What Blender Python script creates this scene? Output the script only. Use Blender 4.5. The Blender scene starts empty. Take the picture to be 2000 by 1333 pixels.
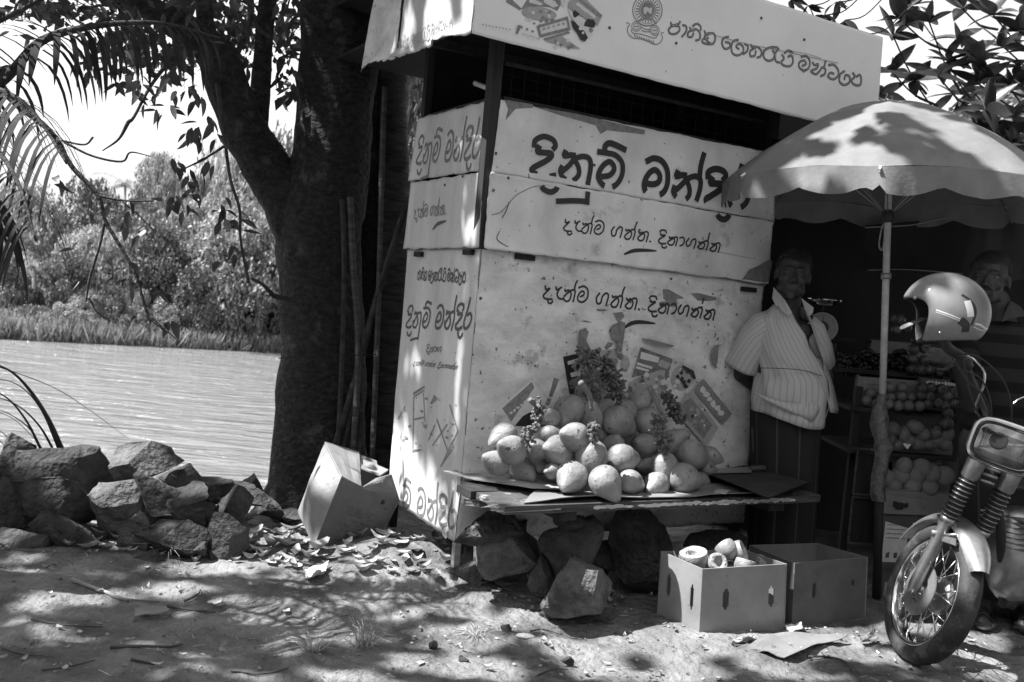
import bpy, bmesh, math, random
import numpy as np
from mathutils import Vector, Matrix

# ------------------------------------------------------------------ camera, sky, sun
SC = bpy.context.scene
FPX = 1900.0; ROLL = math.radians(5.03); PITCH = math.radians(2.5); CH = 1.3
_r0 = np.array([1, 0, 0.]); FW = np.array([0, math.cos(PITCH), -math.sin(PITCH)]); _u0 = np.array([0, math.sin(PITCH), math.cos(PITCH)])
RT = math.cos(ROLL)*_r0 + math.sin(ROLL)*_u0; UP = -math.sin(ROLL)*_r0 + math.cos(ROLL)*_u0
CAM = np.array([0, 0, CH])
cd = bpy.data.cameras.new('camera'); co = bpy.data.objects.new('camera', cd); SC.collection.objects.link(co)
co.matrix_world = Matrix(((RT[0], UP[0], -FW[0], CAM[0]), (RT[1], UP[1], -FW[1], CAM[1]), (RT[2], UP[2], -FW[2], CAM[2]), (0, 0, 0, 1)))
cd.sensor_width = 36; cd.lens = 36*FPX/2000; cd.clip_start = .05; cd.clip_end = 2000
cd.dof.use_dof = True; cd.dof.focus_distance = 4.2; cd.dof.aperture_fstop = 4.5
SC.camera = co
SUN = Vector((-.56, -.08, .82)).normalized()
W_ = bpy.data.worlds.new('World'); SC.world = W_; W_.use_nodes = True
nt = W_.node_tree; nt.nodes.clear()
sky = nt.nodes.new('ShaderNodeTexSky'); sky.sky_type = 'NISHITA'; sky.sun_disc = False
sky.sun_elevation = math.asin(SUN.z); sky.sun_rotation = math.atan2(SUN.x, SUN.y); sky.dust_density = 4.0; sky.air_density = 1.3
bw = nt.nodes.new('ShaderNodeRGBToBW'); bg = nt.nodes.new('ShaderNodeBackground'); wo = nt.nodes.new('ShaderNodeOutputWorld')
bg.inputs[1].default_value = .11
# black and white picture: the sky's own colour is dropped, thin cloud drifts over it
tcw = nt.nodes.new('ShaderNodeTexCoord'); cn = nt.nodes.new('ShaderNodeTexNoise'); cn.inputs['Scale'].default_value = 2.2; cn.inputs['Detail'].default_value = 6
mpw = nt.nodes.new('ShaderNodeMapping'); mpw.inputs['Scale'].default_value = (1, 1, 2.5)
crw = nt.nodes.new('ShaderNodeMapRange'); crw.inputs[1].default_value = .35; crw.inputs[2].default_value = .7; crw.inputs[3].default_value = 0.55; crw.inputs[4].default_value = 1.0
mx = nt.nodes.new('ShaderNodeMix'); mx.data_type = 'FLOAT'
nt.links.new(tcw.outputs['Generated'], mpw.inputs[0]); nt.links.new(mpw.outputs[0], cn.inputs[0]); nt.links.new(cn.outputs[0], crw.inputs[0])
nt.links.new(sky.outputs[0], bw.inputs[0]); nt.links.new(crw.outputs[0], mx.inputs[0]); nt.links.new(bw.outputs[0], mx.inputs[2]); mx.inputs[3].default_value = 4.1
nt.links.new(mx.outputs[0], bg.inputs[0]); nt.links.new(bg.outputs[0], wo.inputs[0])
sl = bpy.data.lights.new('sun', 'SUN'); sl.energy = 4.8; sl.angle = math.radians(.55); sl.color = (1, 1, 1)
so = bpy.data.objects.new('sun', sl); SC.collection.objects.link(so); so.rotation_euler = SUN.to_track_quat('Z', 'Y').to_euler()
vs = SC.view_settings; vs.view_transform = 'Standard'; vs.look = 'None'; vs.gamma = 1; vs.exposure = 1.42; vs.use_curve_mapping = False
SC.cycles.max_bounces = 6; SC.cycles.diffuse_bounces = 3; SC.cycles.transparent_max_bounces = 6

# ------------------------------------------------------------------ helpers
def ray(x, y): return FW + (x-1000)/FPX*RT - (y-666.5)/FPX*UP
def atY(x, y, Y): d = ray(x, y); return CAM + d*(Y/d[1])
def onz(x, y, z): d = ray(x, y); return CAM + d*((z-CH)/d[2])
def onp(x, y, P0, n): d = ray(x, y); return CAM + d*(((P0-CAM)@n)/(d@n))
def proj(p):
    d = np.array(p)-CAM; k = d@FW; return 1000+FPX*(d@RT)/k, 666.5-FPX*(d@UP)/k
WL = {}   # object name -> world origin (things that are not rotated)
def tag(o, label=None, cat=None, group=None, kind=None):
    if label: o['label'] = label
    if cat: o['category'] = cat
    if group: o['group'] = group
    if kind: o['kind'] = kind
    return o
def empty(name, loc=(0, 0, 0), label=None, cat=None, group=None):
    o = bpy.data.objects.new(name, None); SC.collection.objects.link(o); o.location = loc; o.empty_display_size = .1
    WL[o.name] = np.array(loc, float); return tag(o, label, cat, group)
class MB:
    def __init__(s): s.v = []; s.f = []; s.uv = {}; s.m = []; s.cm = 0
    def add(s, vs, fs):
        b = len(s.v); s.v += [tuple(map(float, p)) for p in vs]; s.f += [tuple(b+i for i in f) for f in fs]; s.m += [s.cm]*len(fs); return b
    def quad(s, a, b, c, d): s.add([a, b, c, d], [(0, 1, 2, 3)])
    def box(s, c, sz, R=None, taper=1.0):
        c = np.array(c, float); h = np.array(sz, float)/2; R = np.eye(3) if R is None else np.array(R)
        vs = []
        for z in (-1, 1):
            k = 1 if z < 0 else taper
            for x, y in ((-1, -1), (1, -1), (1, 1), (-1, 1)): vs.append(c+R@(np.array([x*k, y*k, z])*h))
        s.add(vs, [(3, 2, 1, 0), (4, 5, 6, 7), (0, 1, 5, 4), (1, 2, 6, 5), (2, 3, 7, 6), (3, 0, 4, 7)])
    def hexa(s, p):   # eight corners: bottom ring then top ring
        s.add(p, [(3, 2, 1, 0), (4, 5, 6, 7), (0, 1, 5, 4), (1, 2, 6, 5), (2, 3, 7, 6), (3, 0, 4, 7)])
    def plate(s, quad, n, t):
        n = np.array(n, float)*t; q = [np.array(a, float) for a in quad]; s.hexa([a-n for a in q]+q)
    def tube(s, pts, rad, n=10, caps=True, flat=1.0, seed=None, rough=0):
        pts = [np.array(p, float) for p in pts]; rad = rad if hasattr(rad, '__len__') else [rad]*len(pts)
        T = []
        for i in range(len(pts)):
            a = pts[max(i-1, 0)]; b = pts[min(i+1, len(pts)-1)]; d = b-a; T.append(d/(np.linalg.norm(d)+1e-9))
        ref = np.array([0, 0, 1.]) if abs(T[0][2]) < .9 else np.array([1., 0, 0])
        x = np.cross(ref, T[0]); x /= np.linalg.norm(x); rings = []; rnd = random.Random(seed or 1)
        off = [1+rough*(rnd.random()-.5) for _ in range(n)]
        for i, p in enumerate(pts):
            x = x-T[i]*(x@T[i]); x /= np.linalg.norm(x)+1e-9; y = np.cross(T[i], x)
            if rough: off = [o*.7+.3*(1+rough*(rnd.random()-.5)*2) for o in off]
            rings.append([p+rad[i]*off[k]*(math.cos(2*math.pi*k/n)*x+flat*math.sin(2*math.pi*k/n)*y) for k in range(n)])
        vs = [q for r in rings for q in r]; fs = []
        for i in range(len(pts)-1):
            for k in range(n): fs.append((i*n+k, i*n+(k+1) % n, (i+1)*n+(k+1) % n, (i+1)*n+k))
        if caps: fs += [tuple(reversed(range(n))), tuple((len(pts)-1)*n+k for k in range(n))]
        s.add(vs, fs)
    def lathe(s, prof, n=24, M=None):   # prof [(r,z)]
        M = Matrix.Identity(4) if M is None else M
        vs = [tuple(M@Vector((r*math.cos(2*math.pi*k/n), r*math.sin(2*math.pi*k/n), z))) for r, z in prof for k in range(n)]
        fs = []
        for i in range(len(prof)-1):
            for k in range(n): fs.append((i*n+k, i*n+(k+1) % n, (i+1)*n+(k+1) % n, (i+1)*n+k))
        s.add(vs, fs)
    def torus(s, R, r, M, n=48, k=12, sy=1.0):
        vs = []; fs = []
        for i in range(n):
            a = 2*math.pi*i/n
            for j in range(k):
                b = 2*math.pi*j/k; rr = R+r*math.cos(b); vs.append(tuple(M@Vector((rr*math.cos(a), rr*math.sin(a), r*sy*math.sin(b)))))
        for i in range(n):
            for j in range(k): fs.append((i*k+j, ((i+1) % n)*k+j, ((i+1) % n)*k+(j+1) % k, i*k+(j+1) % k))
        s.add(vs, fs)
    def ball(s, c, r, M=None, n=16, m=10):
        M = np.eye(3) if M is None else np.array(M); r = np.array(r if hasattr(r, '__len__') else (r, r, r), float); vs = []; fs = []
        for i in range(m+1):
            t = math.pi*i/m
            for k in range(n):
                a = 2*math.pi*k/n; vs.append(np.array(c)+M@(r*np.array([math.sin(t)*math.cos(a), math.sin(t)*math.sin(a), math.cos(t)])))
        for i in range(m):
            for k in range(n): fs.append(((i+1)*n+k, (i+1)*n+(k+1) % n, i*n+(k+1) % n, i*n+k))
        s.add(vs, fs)
    def build(s, name, mats, parent=None, smooth=False, origin=None, local=False, bevel=0, kind=None, label=None, autos=None):
        me = bpy.data.meshes.new(name); v = np.array(s.v, float)
        if local: o0 = np.zeros(3); loc = (0, 0, 0)
        else:
            o0 = np.array(origin, float) if origin is not None else (v.min(0)+v.max(0))/2
            if origin is None and parent is None: o0[2] = v[:, 2].min()
            pw = WL.get(parent.name, np.zeros(3)) if parent else np.zeros(3); loc = tuple(o0-pw)
        me.from_pydata([tuple(p) for p in (v-o0)], [], s.f)
        mats = mats if isinstance(mats, (list, tuple)) else [mats]
        for m in mats: me.materials.append(m)
        if len(mats) > 1: me.polygons.foreach_set('material_index', s.m)
        o = bpy.data.objects.new(name, me); SC.collection.objects.link(o); o.location = loc
        if parent: o.parent = parent
        WL[o.name] = o0 if not local else np.zeros(3)
        me.validate()
        if smooth: me.polygons.foreach_set('use_smooth', [True]*len(me.polygons))
        if bevel:
            b = o.modifiers.new('bevel', 'BEVEL'); b.width = bevel; b.segments = 2; b.limit_method = 'ANGLE'; b.angle_limit = math.radians(40)
        if autos:
            bm = bmesh.new(); bm.from_mesh(me)
            for f in bm.faces: f.smooth = True
            for e in bm.edges:
                if len(e.link_faces) == 2 and e.calc_face_angle() > math.radians(autos): e.smooth = False
            bm.to_mesh(me); bm.free()
        if kind: o['kind'] = kind
        if label: o['label'] = label
        return o
def fast(name, V, F, mat, parent=None, kind=None, smooth=False):   # V (n,3), F (m,4) arrays
    me = bpy.data.meshes.new(name); V = np.asarray(V, np.float32); F = np.asarray(F, np.int32)
    me.vertices.add(len(V)); me.vertices.foreach_set('co', V.ravel()); k = F.shape[1]
    me.loops.add(F.size); me.loops.foreach_set('vertex_index', F.ravel()); me.polygons.add(len(F))
    me.polygons.foreach_set('loop_start', np.arange(len(F), dtype=np.int32)*k)
    try: me.polygons.foreach_set('loop_total', np.full(len(F), k, np.int32))
    except Exception: pass
    me.update(calc_edges=True); me.materials.append(mat)
    if smooth: me.polygons.foreach_set('use_smooth', [True]*len(F))
    o = bpy.data.objects.new(name, me); SC.collection.objects.link(o)
    if parent: o.parent = parent; o.location = tuple(-WL[parent.name])
    if kind: o['kind'] = kind
    WL[o.name] = np.zeros(3)
    return o
def copy_tree(o, parent=None):
    c = o.copy(); SC.collection.objects.link(c)
    if parent: c.parent = parent
    for ch in list(o.children): copy_tree(ch, c)
    return c
def smoothline(pts, k=6, closed=False):
    P = [np.array(p, float) for p in pts]; n = len(P); out = []
    if n < 3: return [P[0]+(P[1]-P[0])*t for t in np.linspace(0, 1, k+1)]
    for i in range(n-1):
        a = P[i-1] if i else P[0]*2-P[1]; b = P[i]; c = P[i+1]; d = P[i+2] if i+2 < n else P[-1]*2-P[-2]
        for t in np.linspace(0, 1, k, endpoint=False):
            out.append(.5*((2*b)+(-a+c)*t+(2*a-5*b+4*c-d)*t*t+(-a+3*b-3*c+d)*t**3))
    out.append(P[-1]); return out
def rotm(ax, ang): return np.array(Matrix.Rotation(ang, 3, Vector(ax)))
def frame(z, up=(0, 0, 1)):   # columns x,y,z with z along given direction
    z = np.array(z, float); z /= np.linalg.norm(z); up = np.array(up, float)
    if abs(z@up) > .98: up = np.array([1., 0, 0])
    x = np.cross(up, z); x /= np.linalg.norm(x); y = np.cross(z, x); return np.stack([x, y, z], 1)

# ------------------------------------------------------------------ materials (black and white photograph: all greys)
def g(v): return (v, v, v, 1)
def mat(name, base, base2=None, scale=8, detail=6, rough=.7, bump=0, bscale=None, metal=0, stain=None, transl=0, stretch=None, spec=.5, coat=0, lo=.35, hi=.65, speck=None, island=0, bdist=.02):
    m = bpy.data.materials.new(name); m.use_nodes = True; t = m.node_tree; N = t.nodes; L = t.links
    p = N['Principled BSDF']; p.inputs['Roughness'].default_value = rough; p.inputs['Metallic'].default_value = metal; p.inputs['Specular IOR Level'].default_value = spec
    if coat: p.inputs['Coat Weight'].default_value = coat; p.inputs['Coat Roughness'].default_value = .08
    ge = N.new('ShaderNodeNewGeometry'); mp = N.new('ShaderNodeMapping'); L.new(ge.outputs['Position'], mp.inputs[0])
    if stretch: mp.inputs['Scale'].default_value = stretch
    n1 = N.new('ShaderNodeTexNoise'); n1.inputs['Scale'].default_value = scale; n1.inputs['Detail'].default_value = detail; n1.inputs['Roughness'].default_value = .62; L.new(mp.outputs[0], n1.inputs[0])
    r = N.new('ShaderNodeValToRGB'); r.color_ramp.elements[0].position = lo; r.color_ramp.elements[1].position = hi
    r.color_ramp.elements[0].color = g(base); r.color_ramp.elements[1].color = g(base2 if base2 is not None else base); L.new(n1.outputs[0], r.inputs[0]); col = r.outputs[0]
    def mixc(fac, colour, src, mode='MIX'):
        x = N.new('ShaderNodeMix'); x.data_type = 'RGBA'; x.blend_type = mode; L.new(fac, x.inputs[0]); L.new(src, x.inputs[6])
        if isinstance(colour, (int, float)): x.inputs[7].default_value = g(colour)
        else: L.new(colour, x.inputs[7])
        return x.outputs[2]
    if stain:   # (value, scale, threshold, strength)
        n2 = N.new('ShaderNodeTexNoise'); n2.inputs['Scale'].default_value = stain[1]; n2.inputs['Detail'].default_value = 9; n2.inputs['Roughness'].default_value = .7; L.new(ge.outputs['Position'], n2.inputs[0])
        mr = N.new('ShaderNodeMapRange'); mr.inputs[1].default_value = stain[2]; mr.inputs[2].default_value = stain[2]+.08; mr.inputs[4].default_value = stain[3]; L.new(n2.outputs[0], mr.inputs[0]); col = mixc(mr.outputs[0], stain[0], col)
    if speck:   # (value, scale, threshold)
        n3 = N.new('ShaderNodeTexNoise'); n3.inputs['Scale'].default_value = speck[1]; n3.inputs['Detail'].default_value = 3; L.new(ge.outputs['Position'], n3.inputs[0])
        mr = N.new('ShaderNodeMapRange'); mr.inputs[1].default_value = speck[2]; mr.inputs[2].default_value = speck[2]+.03; mr.inputs[4].default_value = .85; L.new(n3.outputs[0], mr.inputs[0]); col = mixc(mr.outputs[0], speck[0], col)
    if island:
        rp = N.new('ShaderNodeMapRange'); rp.inputs[3].default_value = 1-island; rp.inputs[4].default_value = 1+island; L.new(ge.outputs['Random Per Island'], rp.inputs[0])
        x = N.new('ShaderNodeVectorMath'); x.operation = 'SCALE'; L.new(col, x.inputs[0]); L.new(rp.outputs[0], x.inputs['Scale']); col = x.outputs[0]
    L.new(col, p.inputs['Base Color'])
    if bump:
        nb = N.new('ShaderNodeTexNoise'); nb.inputs['Scale'].default_value = bscale or scale*4; nb.inputs['Detail'].default_value = 8; L.new(mp.outputs[0], nb.inputs[0])
        b = N.new('ShaderNodeBump'); b.inputs['Strength'].default_value = bump; b.inputs['Distance'].default_value = bdist; L.new(nb.outputs[0], b.inputs['Height']); L.new(b.outputs[0], p.inputs['Normal'])
    if transl:
        tr = N.new('ShaderNodeBsdfTranslucent'); L.new(col, tr.inputs[0]); ms = N.new('ShaderNodeMixShader'); ms.inputs[0].default_value = transl
        L.new(p.outputs[0], ms.inputs[1]); L.new(tr.outputs[0], ms.inputs[2]); L.new(ms.outputs[0], N['Material Output'].inputs[0])
    m['_c'] = 1
    return m
M = {}
M['soil'] = mat('sandy_soil', .07, .24, scale=3.2, detail=14, rough=.95, bump=1.0, bscale=26, speck=(.06, 55, .665), bdist=.035)
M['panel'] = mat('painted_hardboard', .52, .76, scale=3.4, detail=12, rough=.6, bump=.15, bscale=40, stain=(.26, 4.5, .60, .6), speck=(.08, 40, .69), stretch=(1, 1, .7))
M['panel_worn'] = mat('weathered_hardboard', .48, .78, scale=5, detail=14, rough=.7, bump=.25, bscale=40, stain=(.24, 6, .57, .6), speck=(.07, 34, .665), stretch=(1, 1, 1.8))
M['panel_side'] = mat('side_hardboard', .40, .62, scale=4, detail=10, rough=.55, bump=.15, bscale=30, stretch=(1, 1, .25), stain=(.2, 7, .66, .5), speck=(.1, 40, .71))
M['fascia'] = mat('painted_fascia', .74, .82, scale=2.2, detail=8, rough=.55, bump=.05, bscale=30, speck=(.2, 28, .735))
M['ink'] = mat('black_paint', .018, .03, scale=30, rough=.5)
M['ink_soft'] = mat('faded_black_paint', .10, .2, scale=40, rough=.6)
M['halo'] = mat('white_outline_paint', .70, .74, scale=20, rough=.5)
M['grey_print'] = mat('grey_print', .17, .26, scale=60, rough=.6)
M['mid_print'] = mat('pale_grey_print', .32, .40, scale=50, rough=.6)
M['light_print'] = mat('light_print', .58, .68, scale=50, rough=.6)
M['peel'] = mat('peeled_hardboard', .16, .25, scale=40, rough=.9, bump=.3)
M['edge'] = mat('raw_board_edge', .05, .14, scale=40, rough=.9)
M['darkwood'] = mat('dark_old_wood', .012, .035, scale=14, rough=.85, bump=.3, stretch=(1, 1, .15))
M['black'] = mat('near_black', .006, .012, scale=9, rough=.9)  # near-black tone, set low in the colour to keep the interiors dark
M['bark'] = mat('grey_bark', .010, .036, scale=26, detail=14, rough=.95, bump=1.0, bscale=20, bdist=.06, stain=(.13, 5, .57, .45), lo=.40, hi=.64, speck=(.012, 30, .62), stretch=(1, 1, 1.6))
M['bark2'] = mat('ringed_bark', .04, .12, scale=8, detail=12, rough=.9, bump=1.0, bscale=16, stretch=(1, 1, 5))
M['limb'] = mat('limb_bark', .02, .06, scale=16, detail=10, rough=.95, bump=.8, bscale=50)
M['leaf'] = mat('dark_leaf', .03, .075, scale=9, rough=.45, transl=.25, island=.35)
M['leaf_part'] = mat('hanging_leaf', .03, .09, scale=7, rough=.45, transl=.28)
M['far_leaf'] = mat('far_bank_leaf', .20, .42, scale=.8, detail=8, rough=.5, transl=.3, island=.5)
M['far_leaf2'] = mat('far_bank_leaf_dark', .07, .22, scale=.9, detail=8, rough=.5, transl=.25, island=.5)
M['reed'] = mat('bank_reed', .16, .34, scale=1.2, rough=.6, transl=.3, island=.4)
M['almond'] = mat('almond_leaf', .025, .06, scale=14, rough=.32, transl=.12, spec=.6)
M['frond'] = mat('palm_leaflet', .02, .05, scale=12, rough=.75, transl=.12, spec=.15)
M['dry'] = mat('dry_leaf', .16, .45, scale=18, rough=.8, transl=.1, island=.5)
M['straw'] = mat('dry_grass', .25, .45, scale=20, rough=.8, island=.4)
M['rock'] = mat('broken_rock', .018, .075, scale=9, detail=12, rough=.9, bump=.8, bscale=30, bdist=.05, stain=(.22, 5, .62, .5))
M['rock_pale'] = mat('sunlit_broken_rock', .05, .17, scale=10, detail=12, rough=.9, bump=.9, bscale=34, bdist=.05)  # paler copy of the rock: sunlight is put into its colour
M['pebble'] = mat('pebble', .10, .30, scale=30, rough=.9, island=.5)
M['nut'] = mat('king_coconut_husk', .18, .30, scale=11, detail=9, rough=.45, bump=.3, bscale=40, stain=(.045, 17, .60, .85), speck=(.03, 50, .655), stretch=(1, 1, 1))
M['stalk'] = mat('coconut_stalk', .05, .2, scale=30, rough=.8)
M['stalk_pale'] = mat('cut_coconut_stalk', .10, .18, scale=12, rough=.7, bump=.3)
M['husk_in'] = mat('cut_husk', .28, .45, scale=25, rough=.8, bump=.4)
M['wood'] = mat('bench_plank', .03, .09, scale=12, detail=10, rough=.8, bump=.5, stretch=(.5, .5, 3), stain=(.45, 8, .60, .8))
M['wood_pale'] = mat('splintered_plank', .22, .45, scale=12, rough=.85, bump=.8, stretch=(.4, .6, 6))
M['card'] = mat('cardboard', .15, .21, scale=6, detail=8, rough=.85, bump=.06, bscale=30, speck=(.12, 40, .72))
M['card_white'] = mat('white_faced_cardboard', .19, .25, scale=7, detail=8, rough=.7, bump=.05, speck=(.12, 46, .70))
M['card_dark'] = mat('grey_and_shaded_cardboard', .07, .11, scale=7, detail=8, rough=.7, bump=.05, speck=(.35, 46, .74))
M['paper'] = mat('white_paper', .7, .8, scale=20, rough=.8)
M['cloth'] = mat('umbrella_cloth', .18, .25, scale=7, detail=10, rough=.85, transl=.22, bump=.1, bscale=60, stain=(.25, 3, .56, .4))
M['steel'] = mat('dull_steel', .30, .42, scale=30, rough=.4, metal=.7)
M['pole'] = mat('painted_pole', .45, .6, scale=20, rough=.5, stain=(.08, 25, .64, .9))
M['chrome'] = mat('scratched_chrome', .55, .75, scale=40, rough=.16, metal=1)
M['alloy'] = mat('brushed_alloy', .38, .5, scale=40, rough=.35, metal=.85, stain=(.15, 30, .62, .5))
M['rubber'] = mat('tyre_rubber', .02, .05, scale=14, rough=.75, bump=.2, stain=(.14, 8, .52, .6))
M['black_rubber'] = mat('black_rubber', .015, .03, scale=20, rough=.6)
M['lens'] = mat('headlamp_lens', .10, .34, scale=7, detail=2, rough=.08, metal=.75, lo=.4, hi=.6)
M['bulb'] = mat('headlamp_dark_centre', .02, .05, scale=14, rough=.2)
M['tank'] = mat('tank_paint', .03, .05, scale=20, rough=.25, coat=.5)
M['helmet'] = mat('grey_helmet_shell', .15, .22, scale=6, rough=.42, coat=.12, stain=(.14, 4, .55, .5))
M['lining'] = mat('helmet_lining', .03, .05, scale=50, rough=.95)
M['white'] = mat('white_plastic', .78, .82, scale=20, rough=.4)
M['skin'] = mat('dark_skin', .024, .04, scale=30, rough=.5, bump=.1, bscale=120)
M['hair'] = mat('grey_black_hair', .006, .02, scale=120, rough=.6, bump=.8, bscale=160)
M['hair_black'] = mat('black_hair', .006, .012, scale=120, rough=.5, bump=.6, bscale=160)
M['eye'] = mat('eye_white', .09, .12, scale=20, rough=.2)
M['fruit'] = mat('dull_apple', .02, .11, scale=9, rough=.35)
M['orange'] = mat('orange_peel', .11, .17, scale=12, rough=.45, bump=.2, bscale=180)
M['mango'] = mat('mango_skin', .11, .2, scale=7, rough=.45)
M['grape'] = mat('dark_grape', .012, .03, scale=20, rough=.35)
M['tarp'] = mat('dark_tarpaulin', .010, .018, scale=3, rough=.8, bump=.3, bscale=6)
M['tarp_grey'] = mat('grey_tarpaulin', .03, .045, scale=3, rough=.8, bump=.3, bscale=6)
M['dial'] = mat('scale_dial', .22, .28, scale=40, rough=.4)
M['slipper'] = mat('sandal_rubber', .03, .06, scale=30, rough=.7)

def cloth_stripes(name, base, dark, freq, width, rough=.85, dash=0, u=True):
    m = bpy.data.materials.new(name); m.use_nodes = True; t = m.node_tree; N = t.nodes; L = t.links; p = N['Principled BSDF']; p.inputs['Roughness'].default_value = rough; p.inputs['Specular IOR Level'].default_value = .2
    uv = N.new('ShaderNodeUVMap'); sp = N.new('ShaderNodeSeparateXYZ'); L.new(uv.outputs[0], sp.inputs[0])
    a = N.new('ShaderNodeMath'); a.operation = 'MULTIPLY'; a.inputs[1].default_value = freq; L.new(sp.outputs[0 if u else 1], a.inputs[0])
    b = N.new('ShaderNodeMath'); b.operation = 'FRACT'; L.new(a.outputs[0], b.inputs[0]); c = N.new('ShaderNodeMath'); c.operation = 'LESS_THAN'; c.inputs[1].default_value = width; L.new(b.outputs[0], c.inputs[0]); fac = c.outputs[0]
    if dash:
        d = N.new('ShaderNodeMath'); d.operation = 'MULTIPLY'; d.inputs[1].default_value = dash; L.new(sp.outputs[1 if u else 0], d.inputs[0]); e = N.new('ShaderNodeMath'); e.operation = 'FRACT'; L.new(d.outputs[0], e.inputs[0])
        f = N.new('ShaderNodeMath'); f.operation = 'LESS_THAN'; f.inputs[1].default_value = .72; L.new(e.outputs[0], f.inputs[0]); h = N.new('ShaderNodeMath'); h.operation = 'MULTIPLY'; L.new(fac, h.inputs[0]); L.new(f.outputs[0], h.inputs[1]); fac = h.outputs[0]
    n = N.new('ShaderNodeTexNoise'); n.inputs['Scale'].default_value = 300; L.new(uv.outputs[0], n.inputs[0])
    x = N.new('ShaderNodeMix'); x.data_type = 'RGBA'; L.new(fac, x.inputs[0]); x.inputs[6].default_value = g(base); x.inputs[7].default_value = g(dark); L.new(x.outputs[2], p.inputs['Base Color'])
    bu = N.new('ShaderNodeBump'); bu.inputs['Strength'].default_value = .2; bu.inputs['Distance'].default_value = .003; L.new(n.outputs[0], bu.inputs['Height']); L.new(bu.outputs[0], p.inputs['Normal'])
    return m
M['shirt'] = cloth_stripes('striped_shirt_cloth', .48, .37, 36, .22)
M['sarong'] = cloth_stripes('striped_sarong_cloth', .022, .06, 9, .08)
M['tshirt'] = cloth_stripes('banded_shirt_cloth', .022, .008, 9, .45, u=False)
rnd = random.Random(7); RNG = np.random.default_rng(7)
# ------------------------------------------------------------------ ground, water, far bank
from mathutils import noise as MN
def fbm(x, y, s, o=4): return MN.fractal(Vector((x*s, y*s, 3.3)), 1.0, 2.1, o)
SHA = np.array([-16.1, 30.6]); SHD = np.array([.873, .487]); SHN = np.array([-.487, .873]); WZ = -1.4
def edge_y(x): t = min(max((x+1.5)/.5, 0), 1); return 4.85*(1-t)+6.6*t
def gh(x, y):
    if -6 < x < 6 and 1 < y < 8:
        h = .030*fbm(x, y, 1.6)+.016*fbm(x+9, y, 6, 3)+.006*fbm(x, y+4, 24, 3)
        h += .10*math.exp(-((x+.25)**2/.18+(y-4.55)**2/.05)) + .05*math.exp(-((x+.9)**2/.5+(y-4.7)**2/.12))
        if x > -.2: h -= .02*min(1, max(0, (y-3.6)))*0
    else: h = .04*MN.noise(Vector((x*.4, y*.4, 0)))
    e = edge_y(x)
    if y > e: h = h-(y-e)*.8
    h = max(h, -2.6); d = float((np.array([x, y])-SHA)@SHN)
    if d > -6: h = max(h, WZ-.02+max(-1.3, min(d*.16, .5)))
    return h
xs = list(np.concatenate([[-900, -400, -200, -120], np.arange(-80, -8, 3), np.arange(-8, -3, .3), np.arange(-3, 3.2, .025), np.arange(3.2, 8, .3), np.arange(8, 80, 4), [120, 250, 900]]))
ys = list(np.concatenate([[-900, -300, -80, -40], np.arange(-20, 1.8, 1.2), np.arange(1.8, 2.6, .1), np.arange(2.6, 5.6, .025), np.arange(5.6, 8, .12), np.arange(8, 60, 1.5), [70, 90, 150, 400, 900]]))
V = np.array([(x, y, gh(x, y)) for y in ys for x in xs]); nx = len(xs)
ii = np.array([(j*nx+i, j*nx+i+1, (j+1)*nx+i+1, (j+1)*nx+i) for j in range(len(ys)-1) for i in range(nx-1)])
o = fast('ground', V, ii, M['soil'], kind='structure', smooth=True)
def wmat():
    m = bpy.data.materials.new('river_water'); m.use_nodes = True; t = m.node_tree; N = t.nodes; L = t.links; p = N['Principled BSDF']
    p.inputs['Base Color'].default_value = g(.18); p.inputs['Roughness'].default_value = .10; p.inputs['IOR'].default_value = 1.33
    ge = N.new('ShaderNodeNewGeometry'); hs = []
    for sc, st, rot, det in ((1.7, (.5, 2.2, 1), .55, 5), (.7, (.45, 1.8, 1), .75, 3)):
        mp = N.new('ShaderNodeMapping'); mp.inputs['Scale'].default_value = st; mp.inputs['Rotation'].default_value = (0, 0, -rot); L.new(ge.outputs['Position'], mp.inputs[0])
        n = N.new('ShaderNodeTexNoise'); n.inputs['Scale'].default_value = sc; n.inputs['Detail'].default_value = det; n.inputs['Distortion'].default_value = .6; L.new(mp.outputs[0], n.inputs[0]); hs.append(n.outputs[0])
    a = N.new('ShaderNodeMath'); a.operation = 'ADD'; L.new(hs[0], a.inputs[0]); L.new(hs[1], a.inputs[1])
    b = N.new('ShaderNodeBump'); b.inputs['Strength'].default_value = 1.0; b.inputs['Distance'].default_value = .3; L.new(a.outputs[0], b.inputs['Height']); L.new(b.outputs[0], p.inputs['Normal']); return m
mb = MB(); mb.quad((-600, 4.9, WZ), (600, 4.9, WZ), (600, 60, WZ), (-600, 60, WZ)); mb.quad
o = mb.build('river_water', wmat(), kind='structure')

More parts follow.
